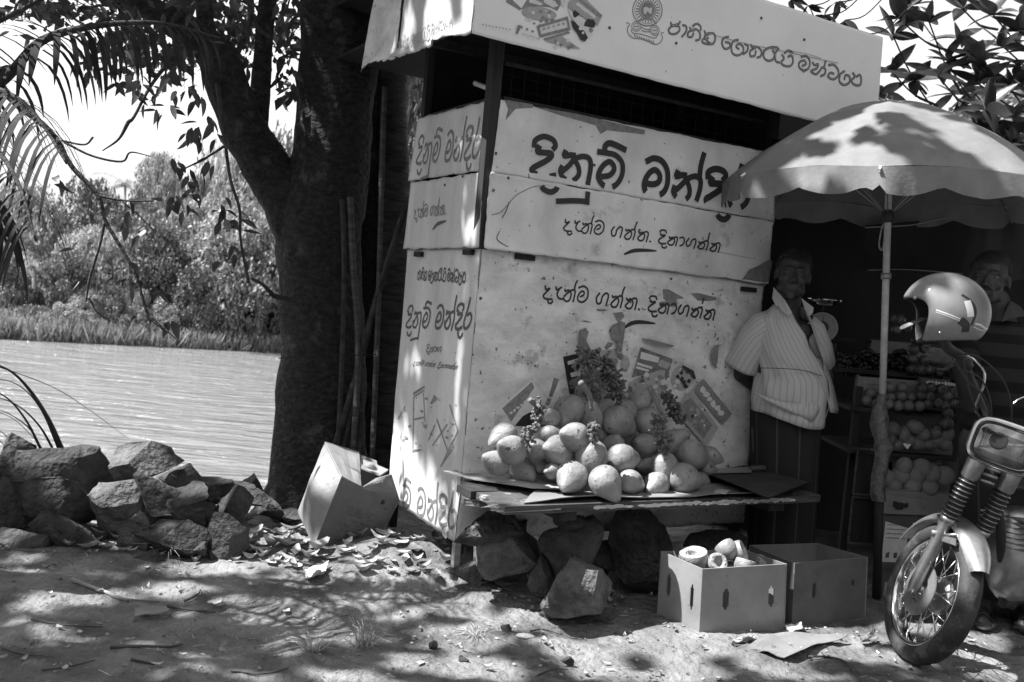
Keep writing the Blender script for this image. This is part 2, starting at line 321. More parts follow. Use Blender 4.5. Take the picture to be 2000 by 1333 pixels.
def leaf_quads(C, size, up=.5, aspect=.55, rng=RNG):   # C (n,3); returns V,F of folded-ish quads
    n = len(C); size = np.broadcast_to(size, (n,))
    d = rng.normal(size=(n, 3)); d /= np.linalg.norm(d, axis=1)[:, None]
    nn = rng.normal(size=(n, 3)); nn[:, 2] += up; nn -= d*(nn*d).sum(1)[:, None]; nn /= np.linalg.norm(nn, axis=1)[:, None]
    s = np.cross(d, nn)
    a = C-d*size[:, None]*.5; c = C+d*size[:, None]*.5; w = s*size[:, None]*aspect*.5
    b = C-w-d*size[:, None]*.08; e = C+w-d*size[:, None]*.08+nn*size[:, None]*.08
    Vv = np.stack([a, b, c, e], 1).reshape(-1, 3); Ff = np.arange(4*n).reshape(n, 4); return Vv, Ff
def crown_mesh(name, seed, n, leafsize, mt, kind='round', clumps=46):
    r = np.random.default_rng(seed); P = []
    for k in range(clumps):
        th = r.uniform(0, 2*math.pi); u = r.uniform(-.35, 1) if kind == 'round' else r.uniform(0, 1)
        rad = math.sqrt(max(0, 1-u*u))*r.uniform(.55, 1.0); c = np.array([rad*math.cos(th), rad*math.sin(th), .52+.46*u*r.uniform(.7, 1.1)])
        if kind == 'bush': c = np.array([rad*math.cos(th), rad*math.sin(th), .1+.75*u])
        cr = r.uniform(.14, .30); m = n//clumps; q = r.normal(size=(m, 3)); q /= np.linalg.norm(q, axis=1)[:, None]; q *= cr*r.uniform(.6, 1.05, m)[:, None]; q[:, 2] *= .7; P.append(c+q)
    P = np.concatenate(P); P = P[P[:, 2] > .0]; Vv, Ff = leaf_quads(P, leafsize*r.uniform(.6, 1.3, len(P)), up=1.8, rng=r)
    me = bpy.data.meshes.new(name); me.from_pydata(Vv.tolist(), [], Ff.tolist()); me.materials.append(mt); return me
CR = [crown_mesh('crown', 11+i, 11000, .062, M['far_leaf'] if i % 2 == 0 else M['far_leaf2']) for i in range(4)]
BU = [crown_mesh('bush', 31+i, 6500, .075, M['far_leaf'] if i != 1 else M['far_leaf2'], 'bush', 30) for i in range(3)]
def put(name, me, loc, sc, rz, parent=None):
    o = bpy.data.objects.new(name, me); SC.collection.objects.link(o); o.location = loc; o.scale = sc; o.rotation_euler = (0, 0, rz)
    if parent: o.parent = parent
    return o
def far_tree(px, topy, wpx, Y, k, label, botpy=None, group='trees on the far river bank'):
    X = atY(px, 600, Y)[0]; zt = atY(px, topy, Y)[2]; zb = max(gh(X, Y), WZ-.1); h = zt-zb; w = wpx*Y/FPX/2
    t = empty('river_tree', (X, Y, zb), label, 'tree', group)
    zc = zb if botpy is None else max(zb, atY(px, botpy, Y)[2])
    put('crown', CR[k % 4], (0, 0, zc-zb), (w, w*.9, (zt-zc)), k*1.3, t)
    mb = MB(); mb.tube([(0, 0, -.3), (.1*w, 0, h*.3), (-.05*w, .1, h*.62)], [.05*h+.05, .035*h, .015*h], 8)
    o = mb.build('trunk', M['limb'], t, local=True, smooth=True)
FT = [(300, 312, 110, 46, 'small round-topped tree standing alone against the sky on the far bank', 520), (355, 372, 170, 41, 'low dark tree right of the lone round tree', None), (445, 296, 190, 42, 'tall pale tree at the left of the forked trunk', None),
 (540, 284, 200, 41, 'tall tree seen through the fork of the big trunk', None), (620, 250, 240, 44, 'tree directly behind the big trunk on the far bank', None), (150, 372, 210, 42, 'broad dark tree above the pale bushes at the left', None),
 (20, 365, 220, 39, 'leftmost tree of the far bank behind the palm fronds', None), (255, 400, 200, 40, 'dark rounded tree below the distant palm', None), (390, 400, 260, 38, 'wide leafy tree in the middle of the far bank', None),
 (300, 440, 220, 36.5, 'pale leaning tree low above the water in the middle', None), (500, 395, 240, 37.5, 'bright leafy tree next to the big trunk', None), (470, 480, 260, 36, 'broad pale tree overhanging the water by the trunk', None),
 (175, 455, 160, 36, 'bushy tree behind the reeds at the left', None), (800, 60, 300, 26, 'leafy tree glimpsed between the trunks and the kiosk', None), (700, 200, 300, 30, 'tree hidden mostly behind the second trunk', None), (760, 330, 260, 43, 'far bank tree standing behind the kiosk side wall', None), (950, 360, 280, 47, 'far bank tree right behind the kiosk', None), (1180, 370, 280, 52, 'far bank tree behind the kiosk and the stall', None)]
for k, (px, ty, w, Y, lab, bot) in enumerate(FT): far_tree(px, ty, w, Y, k, lab, bot)
# shrubs along the shore
BL = ['pale shrub at the far left edge of the river', 'shrub beside the stems of the small palm', 'low shrub under the dark gap of the bank', 'round pale shrub under the broad dark tree', 'shrub below the lone round tree on the shore', 'bright shrub right of the middle of the bank',
      'shrub touching the water in the middle', 'leafy shrub below the wide middle tree', 'tall shrub nearest the big trunk', 'dark-based shrub low by the trunk', 'last shrub of the shore before the trunk', 'shrub behind the big trunk on the shore']
for i in range(12):
    px = 10+i*52; top = [600, 590, 585, 560, 548, 560, 575, 545, 530, 560, 545, 560][i]
    Yb = 31.0+px*.0078+.9; X = atY(px, 640, Yb)[0]; zt = atY(px, top, Yb)[2]; t = put('shore_shrub', BU[i % 3], (X, Yb, WZ-.05), (.95+.1*(i % 3), .8, zt-WZ), i*.9)
    tag(t, BL[i], 'shrub', 'shrubs along the far shore')
for i in range(13):
    px = -20+i*48; Yb = 33.4+px*.0078+(i % 3)*.8; X = atY(px, 640, Yb)[0]; zt = atY(px, [470, 520, 505, 480, 500, 470, 455, 500, 460, 450, 480, 440, 430][i], Yb)[2]
    tag(put('bank_thicket', BU[(i+1) % 3], (X, Yb, WZ-.05), (1.35, 1.1, zt-WZ), i*2.1), 'leafy thicket %s on the far bank behind the shore shrubs' % ['at the far left edge', 'beside the small palms', 'left of the dark gap', 'in the dark gap', 'right of the dark gap', 'under the broad dark tree', 'under the distant palm', 'below the lone round tree', 'left of the middle', 'in the middle', 'right of the middle', 'left of the big trunk', 'touching the big trunk'][i], 'thicket', 'thickets on the far bank')
# reeds: uncountable
n = 16000; tt = RNG.uniform(-6, 16, n); off = RNG.uniform(.0, 1.6, n); bx = SHA[0]+SHD[0]*tt-SHN[0]*0+SHN[0]*off; by = SHA[1]+SHD[1]*tt+SHN[1]*off
hh = RNG.uniform(.25, .75, n)*(1-.3*np.clip((tt)/12, 0, 1)); lean = RNG.normal(0, .16, (n, 2)); w = .03
base = np.stack([bx, by, np.full(n, WZ-.02)+off*.2], 1); tip = base+np.stack([lean[:, 0], lean[:, 1], hh], 1); a = RNG.uniform(0, 3.14, n); sd = np.stack([np.cos(a)*w, np.sin(a)*w, 0*a], 1)
Vv = np.stack([base-sd, base+sd, tip+sd*.4, tip-sd*.4], 1).reshape(-1, 3); o = fast('river_reeds', Vv, np.arange(4*n).reshape(n, 4), M['reed'], kind='stuff')

# far small palms
def far_palm(px, topy, basey, Y, size, label):
    X = atY(px, topy, Y)[0]; zt = atY(px, topy, Y)[2]; zb = max(gh(X, Y), WZ); t = empty('small_palm', (X, Y, zb), label, 'palm tree', 'palms on the far bank')
    mb = MB(); mb.tube([(0, 0, -.2), (.1, 0, (zt-zb)*.5), (0, 0, zt-zb)], [.11, .09, .07], 8); mb.build('trunk', M['wood_pale'], t, local=True, smooth=True)
    for k in range(11):
        a = k*2*math.pi/11+.2; up = .5+.5*math.sin(k*2.4); mb = MB(); pts = [np.array([math.cos(a)*size*s_, math.sin(a)*size*s_, zt-zb+size*(up*s_-.75*s_*s_)]) for s_ in np.linspace(0, 1, 9)]
        for i in range(8):
            p = pts[i]; q = pts[i+1]; sd = np.array([-math.sin(a), math.cos(a), 0])*size*.2*(1-.7*i/8)
            for s_ in (-1, 1):
                for tt_ in (0, .5):
                    c0 = p+(q-p)*tt_; mb.add([c0, c0+(q-p)*.3, c0+(q-p)*.6+sd*s_+np.array([0, 0, -size*.12])], [(0, 1, 2)])
        mb.build('frond', M['far_leaf2'] if k % 2 else M['reed'], t, local=True)
far_palm(66, 520, 610, 34, .95, 'small palm with a pale stem in the dark gap of the bank')
far_palm(245, 362, 500, 52, 1.7, 'distant palm rising above the far trees')
far_palm(25, 500, 610, 34.5, .9, 'small palm at the left edge of the dark gap')

# ------------------------------------------------------------------ kiosk
class PL:
    def __init__(s, o, d, n): s.o = np.array(o, float); s.d = np.array(d, float); s.n = np.array(n, float)
    def sz(s, x, y, off=0): p = onp(x, y, s.o+s.n*off, s.n); return float((p-s.o)@s.d), float(p[2])
    def pt(s, a, z, off=0): return s.o+s.d*a+s.n*off+np.array([0, 0, z])
AZ = math.radians(59.7); D1 = np.array([math.sin(AZ), math.cos(AZ), 0]); D2 = np.array([-math.cos(AZ), math.sin(AZ), 0])
K0 = atY(915, 771, 4.2); K0[2] = 0
FR = PL(K0, D1, (D1[1], -D1[0], 0)); LF = PL(K0, D2, -D1)
KZ = lambda *a: a
def disp(a, z, seed, amp=.0035):
    return amp*(MN.noise(Vector((a*2.3, z*2.9, seed*7.1)))+.5*MN.noise(Vector((a*6, z*5, seed*3.1))))
def sheet(name, pl, corners, off, seed, mt, parent, nx=60, nz=26, thick=.004, amp=.0035, ragged=0, curl=None, label=None, emat=None):
    # corners TL,TR,BR,BL in (a,z)
    c = [np.array(q) for q in corners]; mb = MB(); G = []
    for j in range(nz+1):
        v = j/nz
        for i in range(nx+1):
            u = i/nx; p = (c[0]*(1-u)+c[1]*u)*(1-v)+(c[3]*(1-u)+c[2]*u)*v
            if ragged and j in (0, nz):
                p = p+np.array([0, ragged*(MN.noise(Vector((u*9, v*3, seed)))+.6*MN.noise(Vector((u*31, v*3, seed+5))))])
            if ragged and i in (0, nx): p = p+np.array([ragged*.5*MN.noise(Vector((v*9, u, seed+9))), 0])
            d_ = disp(p[0], p[1], seed, amp)
            if curl: d_ += curl(u, v)
            G.append(pl.pt(p[0], p[1], off+d_))
    G = [G[k] for k in range(len(G))]; B = [q-pl.n*thick for q in G]; n = (nx+1)*(nz+1); w = nx+1; fs = []
    for j in range(nz):
        for i in range(nx):
            a = j*w+i; fs.append((a, a+1, a+w+1, a+w)); fs.append((n+a+w, n+a+w+1, n+a+1, n+a))
    mb.add(G+B, fs); mb.cm = 1; ed = []
    for i in range(nx): ed += [(i+1, i, n+i, n+i+1), (nz*w+i, nz*w+i+1, n+nz*w+i+1, n+nz*w+i)]
    for j in range(nz): ed += [(j*w, (j+1)*w, n+(j+1)*w, n+j*w), ((j+1)*w+nx, j*w+nx, n+j*w+nx, n+(j+1)*w+nx)]
    b0 = len(mb.v)-2*n; mb.f += [tuple(b0+k for k in f) for f in ed]; mb.m += [1]*len(ed)
    return mb.build(name, [mt, emat or M['edge']], parent, smooth=True, label=label)
KT = empty('lottery_kiosk', tuple(FR.pt(.8, 0, -.4)), 'leaning painted lottery kiosk with overhanging sign, panels peeling, by the tree', 'kiosk')
OA, OB, OC = .010, .022, 0.0
cA = [FR.sz(*p, OA) for p in [(978, 195), (1515, 301), (1512, 433), (960, 337)]]
cB = [FR.sz(*p, OB) for p in [(958, 336), (1510, 434), (1501, 555), (945, 485)]]
cC = [(0.0, 1.515), (1.668, 1.49), (1.69, .24), (0.0, .225)]
sA, sB, sC, sLA, sLB, sLC, sF, sFL = 1, 2, 3, 4, 5, 6, 7, 8
curlA = lambda u, v: .012*max(0, v-.86)/.14*max(0, math.sin(u*9.0))*(1 if u < .85 else .4)
curlB = lambda u, v: .008*max(0, .08-v)/.08*max(0, math.sin(u*7+1))+.014*max(0, v-.93)/.07*max(0, math.sin(u*5+.4))
sheet('upper_sign_panel', FR, cA, OA, sA, M['panel'], KT, 90, 24, ragged=.006, curl=curlA)
sheet('middle_sign_panel', FR, cB, OB, sB, M['panel'], KT, 90, 24, ragged=.007, curl=curlB)
sheet('lower_front_panel', FR, cC, OC, sC, M['panel_worn'], KT, 90, 60, ragged=.004)
lA = [LF.sz(*p, .01) for p in [(816, 232), (961, 195), (947, 333), (797, 354)]]; lB = [LF.sz(*p, .02) for p in [(803, 358), (944, 336), (936, 484), (788, 487)]]
lC = [(.79, 1.5), (0.0, 1.515), (0.0, .225), (.79, .225)]
lC = [LF.sz(796, 490), (0.0, 1.515), (0.0, .222), LF.sz(762, 940)]
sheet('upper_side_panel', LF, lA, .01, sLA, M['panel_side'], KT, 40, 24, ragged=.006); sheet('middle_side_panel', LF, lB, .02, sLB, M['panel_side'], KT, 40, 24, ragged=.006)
# side panel with its lower edge eaten away to a slanting line
def side_lower():
    a0, z0 = LF.sz(775, 990); a1, z1 = LF.sz(886, 1057); return [(.775, 1.5), (0.0, 1.513), (0.0, z1), (.77, z0+.02)]
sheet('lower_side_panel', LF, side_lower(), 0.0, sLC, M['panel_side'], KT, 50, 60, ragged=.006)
# frame: posts, rails, walls, floor, roof
def kbox(name, a0, a1, b0, b1, z0, z1, mt, parent=KT):   # a along D1, b depth along D2
    mb = MB(); P = lambda a, b, z: K0+D1*a+D2*b+np.array([0, 0, z])
    mb.hexa([P(a0, b0, z0), P(a1, b0, z0), P(a1, b1, z0), P(a0, b1, z0), P(a0, b0, z1), P(a1, b0, z1), P(a1, b1, z1), P(a0, b1, z1)]); return mb.build(name, mt, parent)
kbox('corner_post', -.022, .028, -.006, .045, 1.50, 2.50, M['darkwood']); kbox('corner_post', .012, .05, .012, .05, .16, 1.47, M['darkwood']); kbox('corner_post', 1.63, 1.675, .01, .05, .0, 2.5, M['darkwood'])
kbox('corner_post', .012, .05, .74, .78, .1, 2.5, M['darkwood']); kbox('corner_post', 1.63, 1.675, .74, .78, .0, 2.5, M['darkwood']); kbox('leg_post', .0, .028, .0, .03, .05, .215, M['wood_pale'])
kbox('floor', .052, 1.625, .052, .735, .24, .28, M['darkwood']); kbox('rail', .055, 1.62, .010, .04, 1.475, 1.505, M['darkwood']); kbox('rail', .055, 1.62, .010, .04, 1.80, 1.84, M['darkwood']); kbox('rail', .055, 1.62, .010, .04, 2.12, 2.165, M['darkwood'])
kbox('rail', .012, .04, .055, .73, 1.475, 1.505, M['darkwood']); kbox('rail', .012, .04, .055, .73, 2.12, 2.16, M['darkwood'])
# back wall with a broken gap that lets the sky through
P0, P1 = None, None
kbox('back_wall', .052, 1.625, .785, .80, .24, 2.10, M['black'])
gaps = [FR.sz(*p, -.79) for p in [(1333, 245), (1354, 264), (1367, 254), (1388, 268), (1396, 260), (1408, 272)]]
ga = [q[0] for q in gaps]; gz0 = min(q[1] for q in gaps[:4]); gz1 = max(q[1] for q in gaps[:4])
for nme, (a0, a1) in {'a': (.052, ga[0]), 'b': (ga[1], ga[2]), 'c': (ga[3], ga[4]), 'd': (ga[5], 1.625)}.items(): kbox('back_board', a0, a1, .785, .80, 2.102, gz1, M['black'])
kbox('back_board', .052, 1.625, .785, .80, gz1+.001, 2.52, M['black'])
kbox('right_wall', 1.64, 1.655, .055, .735, .2, 2.5, M['black'])
kbox('stall_back_board', 1.67, 3.05, 1.0, 1.02, 1.7, 2.79, M['black']); 
kbox('window_mesh_rail', .055, 1.62, .02, .03, 2.30, 2.315, M['darkwood'])
mb = MB()
for k in range(24): a = .09+k*.065; mb.tube([FR.pt(a, 2.165, -.02), FR.pt(a, 2.5, -.02)], .0009, 4)
for k in range(5): mb.tube([FR.pt(.06, 2.2+k*.06, -.022), FR.pt(1.62, 2.2+k*.06, -.022)], .0009, 4)
o = mb.build('wire_mesh', M['black'], KT, kind='stuff')
FO, LO = .20, .235      # fascia stand-off, front and side
aR = FR.sz(1719, 130, FO)[0]
kbox('roof', -LO+.006, aR-.006, -FO+.006, 1.6, 2.795, 2.815, M['black']); kbox('ceiling', -LO+.03, aR-.03, -FO+.03, 1.5, 2.515, 2.53, M['black'])
for b_ in (-.15, .2, .6): kbox('rafter', -LO+.04, aR-.04, b_, b_+.04, 2.47, 2.512, M['darkwood'])
fz = (2.815, 2.812, 2.322, 2.334)
cF = [(-LO-.002, fz[0]), (aR, fz[1]), (aR+.02, 2.30), (-LO+.002, fz[3])]
sheet('front_fascia', FR, cF, FO, sF, M['fascia'], KT, 110, 30, ragged=.005, amp=.003)
curlF = lambda u, v: -.0+.05*max(0, v-.9)/.1*max(0, math.sin(u*8+2.2))
lf1 = [(LF.sz(800, -60, LO)[0], 2.83), (-FO, 2.815), (-FO, 2.334), (LF.sz(775, 112, LO)[0], 2.36)]
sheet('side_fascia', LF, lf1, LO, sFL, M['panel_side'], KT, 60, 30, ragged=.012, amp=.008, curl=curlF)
lf2 = [(LF.sz(742, -60, LO+.012)[0]+.02, 2.86), (LF.sz(790, -60, LO+.012)[0], 2.84), (LF.sz(768, 118, LO+.012)[0], 2.36), (LF.sz(703, 150, LO+.012)[0], 2.36)]
sheet('side_fascia', LF, lf2, LO+.004, sFL+4, M['panel_worn'], KT, 30, 24, ragged=.02, amp=.012, curl=lambda u, v: .05*max(0, v-.85)/.15*max(0, math.sin(u*3.2)))
kbox('fascia_batten', -LO+.01, aR-.01, -FO+.01, -FO+.04, 2.36, 2.40, M['darkwood']); kbox('fascia_batten', -LO+.01, -LO+.04, -FO+.045, .7, 2.38, 2.42, M['darkwood'])
# clips under the middle panels
for (x, y) in ((1025, 503), (1462, 566)):
    a, z = FR.sz(x, y, .01); kbox('bracket', a-.05, a+.05, -.018, -.005, z-.012, z+.012, M['black'])
for (x, y) in ((818, 497), (915, 493)):
    a, z = LF.sz(x, y, .01); mb = MB(); mb.hexa([LF.pt(a-.04, z-.012, .003), LF.pt(a+.04, z-.012, .003), LF.pt(a+.04, z-.012, .02), LF.pt(a-.04, z-.012, .02), LF.pt(a-.04, z+.012, .003), LF.pt(a+.04, z+.012, .003), LF.pt(a+.04, z+.012, .02), LF.pt(a-.04, z+.012, .02)]); mb.build('bracket', M['black'], KT)
mb = MB(); mb.tube([atY(928, 163, 4.55), atY(966, 178, 4.4)], .012, 10); mb.build('lamp_tube', M['light_print'], KT, smooth=True)

# ------------------------------------------------------------------ lettering and print
def zc(off, sc): return lambda p: (off[0]+p[0]/sc, off[1]+p[1]/sc)
Z7 = zc((960, 180), 5.333); Z8 = zc((1220, 230), 5.333); ZT2 = zc((1060, 400), 5.126); ZT3 = zc((1300, 0), 4.0)
T1 = []   # (converter, points, width in that zoom, panel)
def S(lst, z, pts, w): lst.append(([z(p) for p in pts], w/5.2))
S(T1, Z7, [(440, 565), (452, 505), (540, 465), (635, 500), (662, 560), (640, 592)], 46)
S(T1, Z7, [(492, 572), (475, 622), (540, 632), (610, 640), (618, 672), (560, 720), (440, 785), (415, 820), (455, 855), (560, 885), (655, 872)], 48)
S(T1, Z7, [(490, 962), (525, 1015), (600, 1045), (655, 1015), (668, 985)], 46)
S(T1, Z7, [(765, 622), (755, 665), (820, 658), (858, 665)], 46)
S(T1, Z7, [(850, 650), (862, 710), (900, 780), (905, 860), (850, 920), (785, 920), (730, 880), (712, 820), (728, 780)], 42)
S(T1, Z7, [(735, 825), (800, 770), (862, 700), (950, 672), (1015, 700), (1028, 790), (1005, 930)], 44)
S(T1, Z7, [(1000, 950), (985, 1060), (975, 1160)], 44); S(T1, Z7, [(665, 1140), (850, 1135), (990, 1145)], 44)
S(T1, Z7, [(1172, 625), (1178, 565), (1220, 535), (1290, 555), (1385, 602)], 48)
S(T1, Z7, [(1108, 625), (1200, 638), (1290, 662), (1355, 740), (1358, 850), (1310, 950), (1240, 992), (1160, 970), (1112, 905), (1115, 840), (1160, 765), (1220, 728), (1262, 760), (1270, 815), (1225, 868), (1150, 882)], 44)
S(T1, Z8, [(228, 455), (300, 425), (385, 455), (440, 550), (442, 690), (395, 785), (310, 812), (228, 785), (200, 715), (218, 635), (268, 565), (320, 548), (362, 600), (355, 665), (300, 695), (228, 688)], 46)
S(T1, Z8, [(548, 565), (535, 612), (590, 600), (632, 605)], 46); S(T1, Z8, [(620, 600), (645, 665), (672, 740), (665, 815), (610, 862), (545, 840), (505, 775), (515, 720)], 42)
S(T1, Z8, [(525, 762), (590, 700), (650, 640), (725, 612), (780, 640), (785, 720), (760, 820), (728, 905)], 44); S(T1, Z8, [(775, 620), (788, 500), (820, 380)], 44)
S(T1, Z8, [(862, 625), (868, 565), (945, 535), (1025, 560), (1048, 610), (1022, 648)], 46)
S(T1, Z8, [(905, 632), (888, 680), (950, 688), (1012, 700), (990, 750), (880, 825), (845, 850), (865, 900), (945, 925), (1035, 905)], 48)
S(T1, Z8, [(928, 965), (955, 1035), (1010, 1065), (1055, 1035), (1062, 1010)], 44)
S(T1, Z8, [(1215, 500), (1175, 640), (1120, 745), (1085, 840), (1105, 925), (1170, 948), (1250, 900), (1285, 800), (1240, 735), (1170, 750)], 42)
T2 = []
for pts in [[(225, 150), (228, 182), (265, 172), (225, 212), (205, 237), (225, 262), (285, 268)], [(245, 272), (250, 298), (272, 302), (290, 285)], [(322, 160), (326, 186), (372, 166)], [(350, 180), (330, 225), (348, 262), (388, 266)],
            [(402, 182), (405, 200), (438, 192), (458, 228), (438, 280), (405, 285), (385, 258)], [(392, 245), (430, 212), (470, 190), (495, 205), (475, 292)], [(488, 195), (498, 145), (515, 110)],
            [(528, 172), (575, 160), (612, 195), (605, 262), (560, 298), (520, 280), (522, 240), (552, 205), (576, 210), (572, 236), (540, 250)],
            [(718, 222), (690, 262), (697, 312), (728, 305), (742, 255), (775, 224), (798, 245), (775, 332)],
            [(832, 245), (840, 262), (868, 254), (890, 290), (870, 340), (835, 345), (818, 318)], [(825, 310), (860, 278), (900, 250), (925, 268), (905, 352)], [(918, 258), (930, 210), (945, 175)],
            [(962, 270), (970, 288), (1000, 278), (1020, 312), (1003, 355), (970, 360), (948, 335)], [(955, 328), (990, 298), (1030, 272), (1056, 290), (1036, 372)], [(1070, 366), (1078, 374)],
            [(1170, 275), (1188, 256), (1228, 262), (1236, 286)], [(1180, 288), (1184, 306), (1226, 308), (1170, 345), (1160, 372), (1185, 390), (1232, 390)], [(1192, 400), (1196, 428), (1225, 434), (1240, 420)],
            [(1266, 322), (1270, 338), (1300, 330), (1320, 362), (1300, 402), (1265, 402), (1248, 376)], [(1255, 370), (1290, 348), (1328, 325), (1348, 342), (1330, 412)], [(1370, 335), (1402, 328), (1418, 360), (1402, 400), (1372, 414)],
            [(1462, 338), (1436, 380), (1445, 416), (1475, 402), (1490, 362), (1520, 345), (1532, 372), (1510, 440)],
            [(1560, 370), (1570, 386), (1598, 376), (1620, 402), (1600, 440), (1570, 442), (1550, 420)], [(1555, 418), (1590, 388), (1630, 364), (1656, 382), (1635, 456)], [(1650, 372), (1658, 325), (1670, 285)],
            [(1690, 385), (1700, 400), (1724, 394), (1738, 430), (1715, 465), (1682, 462), (1672, 440)], [(1678, 440), (1712, 412), (1750, 385), (1772, 402), (1755, 476)]]: S(T2, ZT2, pts, 13)
T3 = []
for pts in [[(38, 178), (50, 200), (100, 188), (110, 170)], [(90, 192), (40, 212), (22, 240), (38, 266), (78, 266), (106, 240), (100, 208), (70, 206)], [(130, 200), (158, 208), (156, 252), (124, 290)],
            [(185, 218), (200, 236), (238, 232), (266, 265), (262, 308), (232, 320)], [(222, 238), (180, 250), (170, 285), (200, 292), (215, 262)], [(208, 208), (240, 188), (270, 208), (270, 240)],
            [(300, 245), (310, 266), (342, 262), (376, 268), (384, 310), (360, 348), (292, 338), (286, 312), (330, 300)], [(340, 268), (300, 290), (330, 330), (352, 344)],
            [(490, 290), (452, 300), (438, 340), (458, 382), (496, 374), (500, 340), (466, 332)], [(565, 312), (528, 325), (512, 370), (522, 418), (560, 435), (602, 412), (604, 366), (572, 345), (550, 366), (572, 385)], [(618, 345), (642, 362), (636, 402), (606, 425)],
            [(665, 352), (680, 372), (718, 368), (750, 402), (744, 440), (716, 452)], [(704, 374), (662, 400), (664, 440), (696, 436), (706, 400)],
            [(872, 372), (820, 372), (776, 395), (766, 440), (794, 474), (836, 468), (852, 428), (838, 395)], [(884, 380), (858, 420), (860, 478), (888, 490)],
            [(908, 430), (925, 458), (902, 490), (930, 516), (976, 516), (996, 480), (984, 436), (956, 446)], [(928, 418), (958, 396), (994, 412)],
            [(1058, 446), (1098, 440), (1126, 478), (1118, 532), (1082, 552), (1046, 530), (1044, 492), (1080, 474), (1098, 500), (1068, 518)],
            [(1148, 490), (1162, 510), (1192, 504), (1178, 538), (1136, 556), (1172, 582), (1202, 558), (1222, 530), (1248, 544), (1240, 582), (1212, 596)], [(1236, 532), (1250, 478)],
            [(1272, 512), (1312, 508), (1344, 545), (1346, 592), (1308, 622), (1268, 600), (1284, 572), (1312, 578)],
            [(1395, 558), (1362, 585), (1356, 638), (1392, 666), (1434, 645), (1434, 600), (1404, 590), (1394, 622)], [(1460, 572), (1476, 600), (1450, 630), (1470, 662), (1514, 668), (1526, 630), (1516, 588), (1488, 602)]]: S(T3, ZT3, pts, 12)
def amap(src, dst):   # affine from three (a,z) pairs to three
    A = np.array([[p[0], p[1], 1] for p in src]); B = np.array(dst); X = np.linalg.solve(A, B); return lambda p: tuple(np.array([p[0], p[1], 1])@X)
def ribbons(name, strokes, src_pl, src_off, tgt_pl, offs, mt, parent=KT, fmap=None, wk=1.0, eps=.0016, split=None, taper=False, k=5, kind=None):
    # strokes: pixel polylines; offs(z)->(off, seed, amp)
    mb = MB(); cnt = 0
    for pts, w in strokes:
        sp = [np.array(src_pl.sz(x, y, src_off)) for x, y in pts]; sc = np.linalg.norm(np.array(src_pl.sz(pts[0][0]+5, pts[0][1], src_off))-sp[0])/5
        fine = smoothline(sp, k)
        fine = [f for i, f in enumerate(fine) if i == 0 or np.linalg.norm(f-fine[i-1]) > 1e-6]
        W = w*sc*wk; L_, R_ = [], []
        n = len(fine)
        for i, f in enumerate(fine):
            t = fine[min(i+1, n-1)]-fine[max(i-1, 0)]; t = t/(np.linalg.norm(t)+1e-9); nr = np.array([-t[1], t[0]]); ww = W/2
            if taper: ww *= math.sin(math.pi*min(1, (i+1)/(n+.5)))**.5
            L_.append(f+nr*ww); R_.append(f-nr*ww)
        if not taper:   # blunt ends
            t0 = fine[0]-fine[1]; t0 = t0/np.linalg.norm(t0)*W*.28; t1 = fine[-1]-fine[-2]; t1 = t1/np.linalg.norm(t1)*W*.28
            L_.insert(0, L_[0]+t0); R_.insert(0, R_[0]+t0); L_.append(L_[-1]+t1); R_.append(R_[-1]+t1)
        if fmap: L_ = [np.array(fmap(p)) for p in L_]; R_ = [np.array(fmap(p)) for p in R_]
        cnt += 1
        for i in range(len(L_)-1):
            q = [L_[i], L_[i+1], R_[i+1], R_[i]]; os_ = [offs(p[1]) for p in q]
            if len({o_[1] for o_ in os_ if o_}) != 1 or not all(os_): continue
            mb.add([tgt_pl.pt(p[0], p[1], o_[0]+disp(p[0], p[1], o_[1], o_[2])+eps+cnt*2e-5) for p, o_ in zip(q, os_)], [(0, 1, 2, 3)])
    return mb.build(name, mt, parent, kind=kind or (None if name in ('letter', 'swoosh') else 'stuff')) if mb.v else None
def glyphs(strokes, groups, name, mt, fmap=None, wk=1.0, pl=None, off=0, offs=None, eps=.0016, sub_=None):
    i = 0
    for gn in groups:
        o = ribbons(name, strokes[i:i+gn], pl, off, pl, offs, mt, fmap=fmap, wk=wk*1.12, eps=eps)
        if o is None: i += gn; continue
        if sub_:
            o2 = ribbons(sub_[0], strokes[i:i+gn], pl, off, pl, offs, sub_[1], parent=o, fmap=fmap, wk=sub_[2]*1.08, eps=sub_[3])
        i += gn
G1 = [3, 5, 2, 1, 4, 3, 1]; G2 = [2, 2, 3, 1, 1, 3, 2, 1, 3, 3, 1, 3, 2]; G3 = [3, 4, 3, 3, 2, 2, 2, 1, 2, 1, 1, 1]
def offFront(z):
    if z > 1.838: return (OA+curlpad, sA, .0035)
    if 1.815 > z > 1.515: return (OB, sB, .0035)
    if z < 1.495: return (OC, sC, .0035)
    return None
curlpad = .0
oF = lambda z: (FO, sF, .003)
oLA = lambda z: (.01, sLA, .0035); oLB = lambda z: (.02, sLB, .0035); oLC = lambda z: (0., sLC, .0035)
glyphs(T1, G1, 'letter', M['ink'], pl=FR, off=OA, offs=offFront, eps=.0042, sub_=('letter_outline', M['halo'], 1.26, .0014))
glyphs(T2, G2, 'letter', M['ink'], pl=FR, off=OB, offs=offFront)
m2 = amap([FR.sz(*ZT2(p), OB) for p in [(205, 235), (1755, 475), (515, 110)]], [FR.sz(*ZT2(p), OC) for p in [(5, 912), (1706, 1155), (345, 762)]])
glyphs(T2, G2, 'letter', M['ink'], fmap=m2, wk=1.05, pl=FR, off=OB, offs=offFront)
SW = [([ZT2(p) for p in [(815, 498), (900, 465), (990, 457), (1140, 464)]], 6.2)]
SW2 = [([ZT2(p) for p in [(808, 1240), (880, 1192), (970, 1176), (1125, 1190)]], 6.8)]
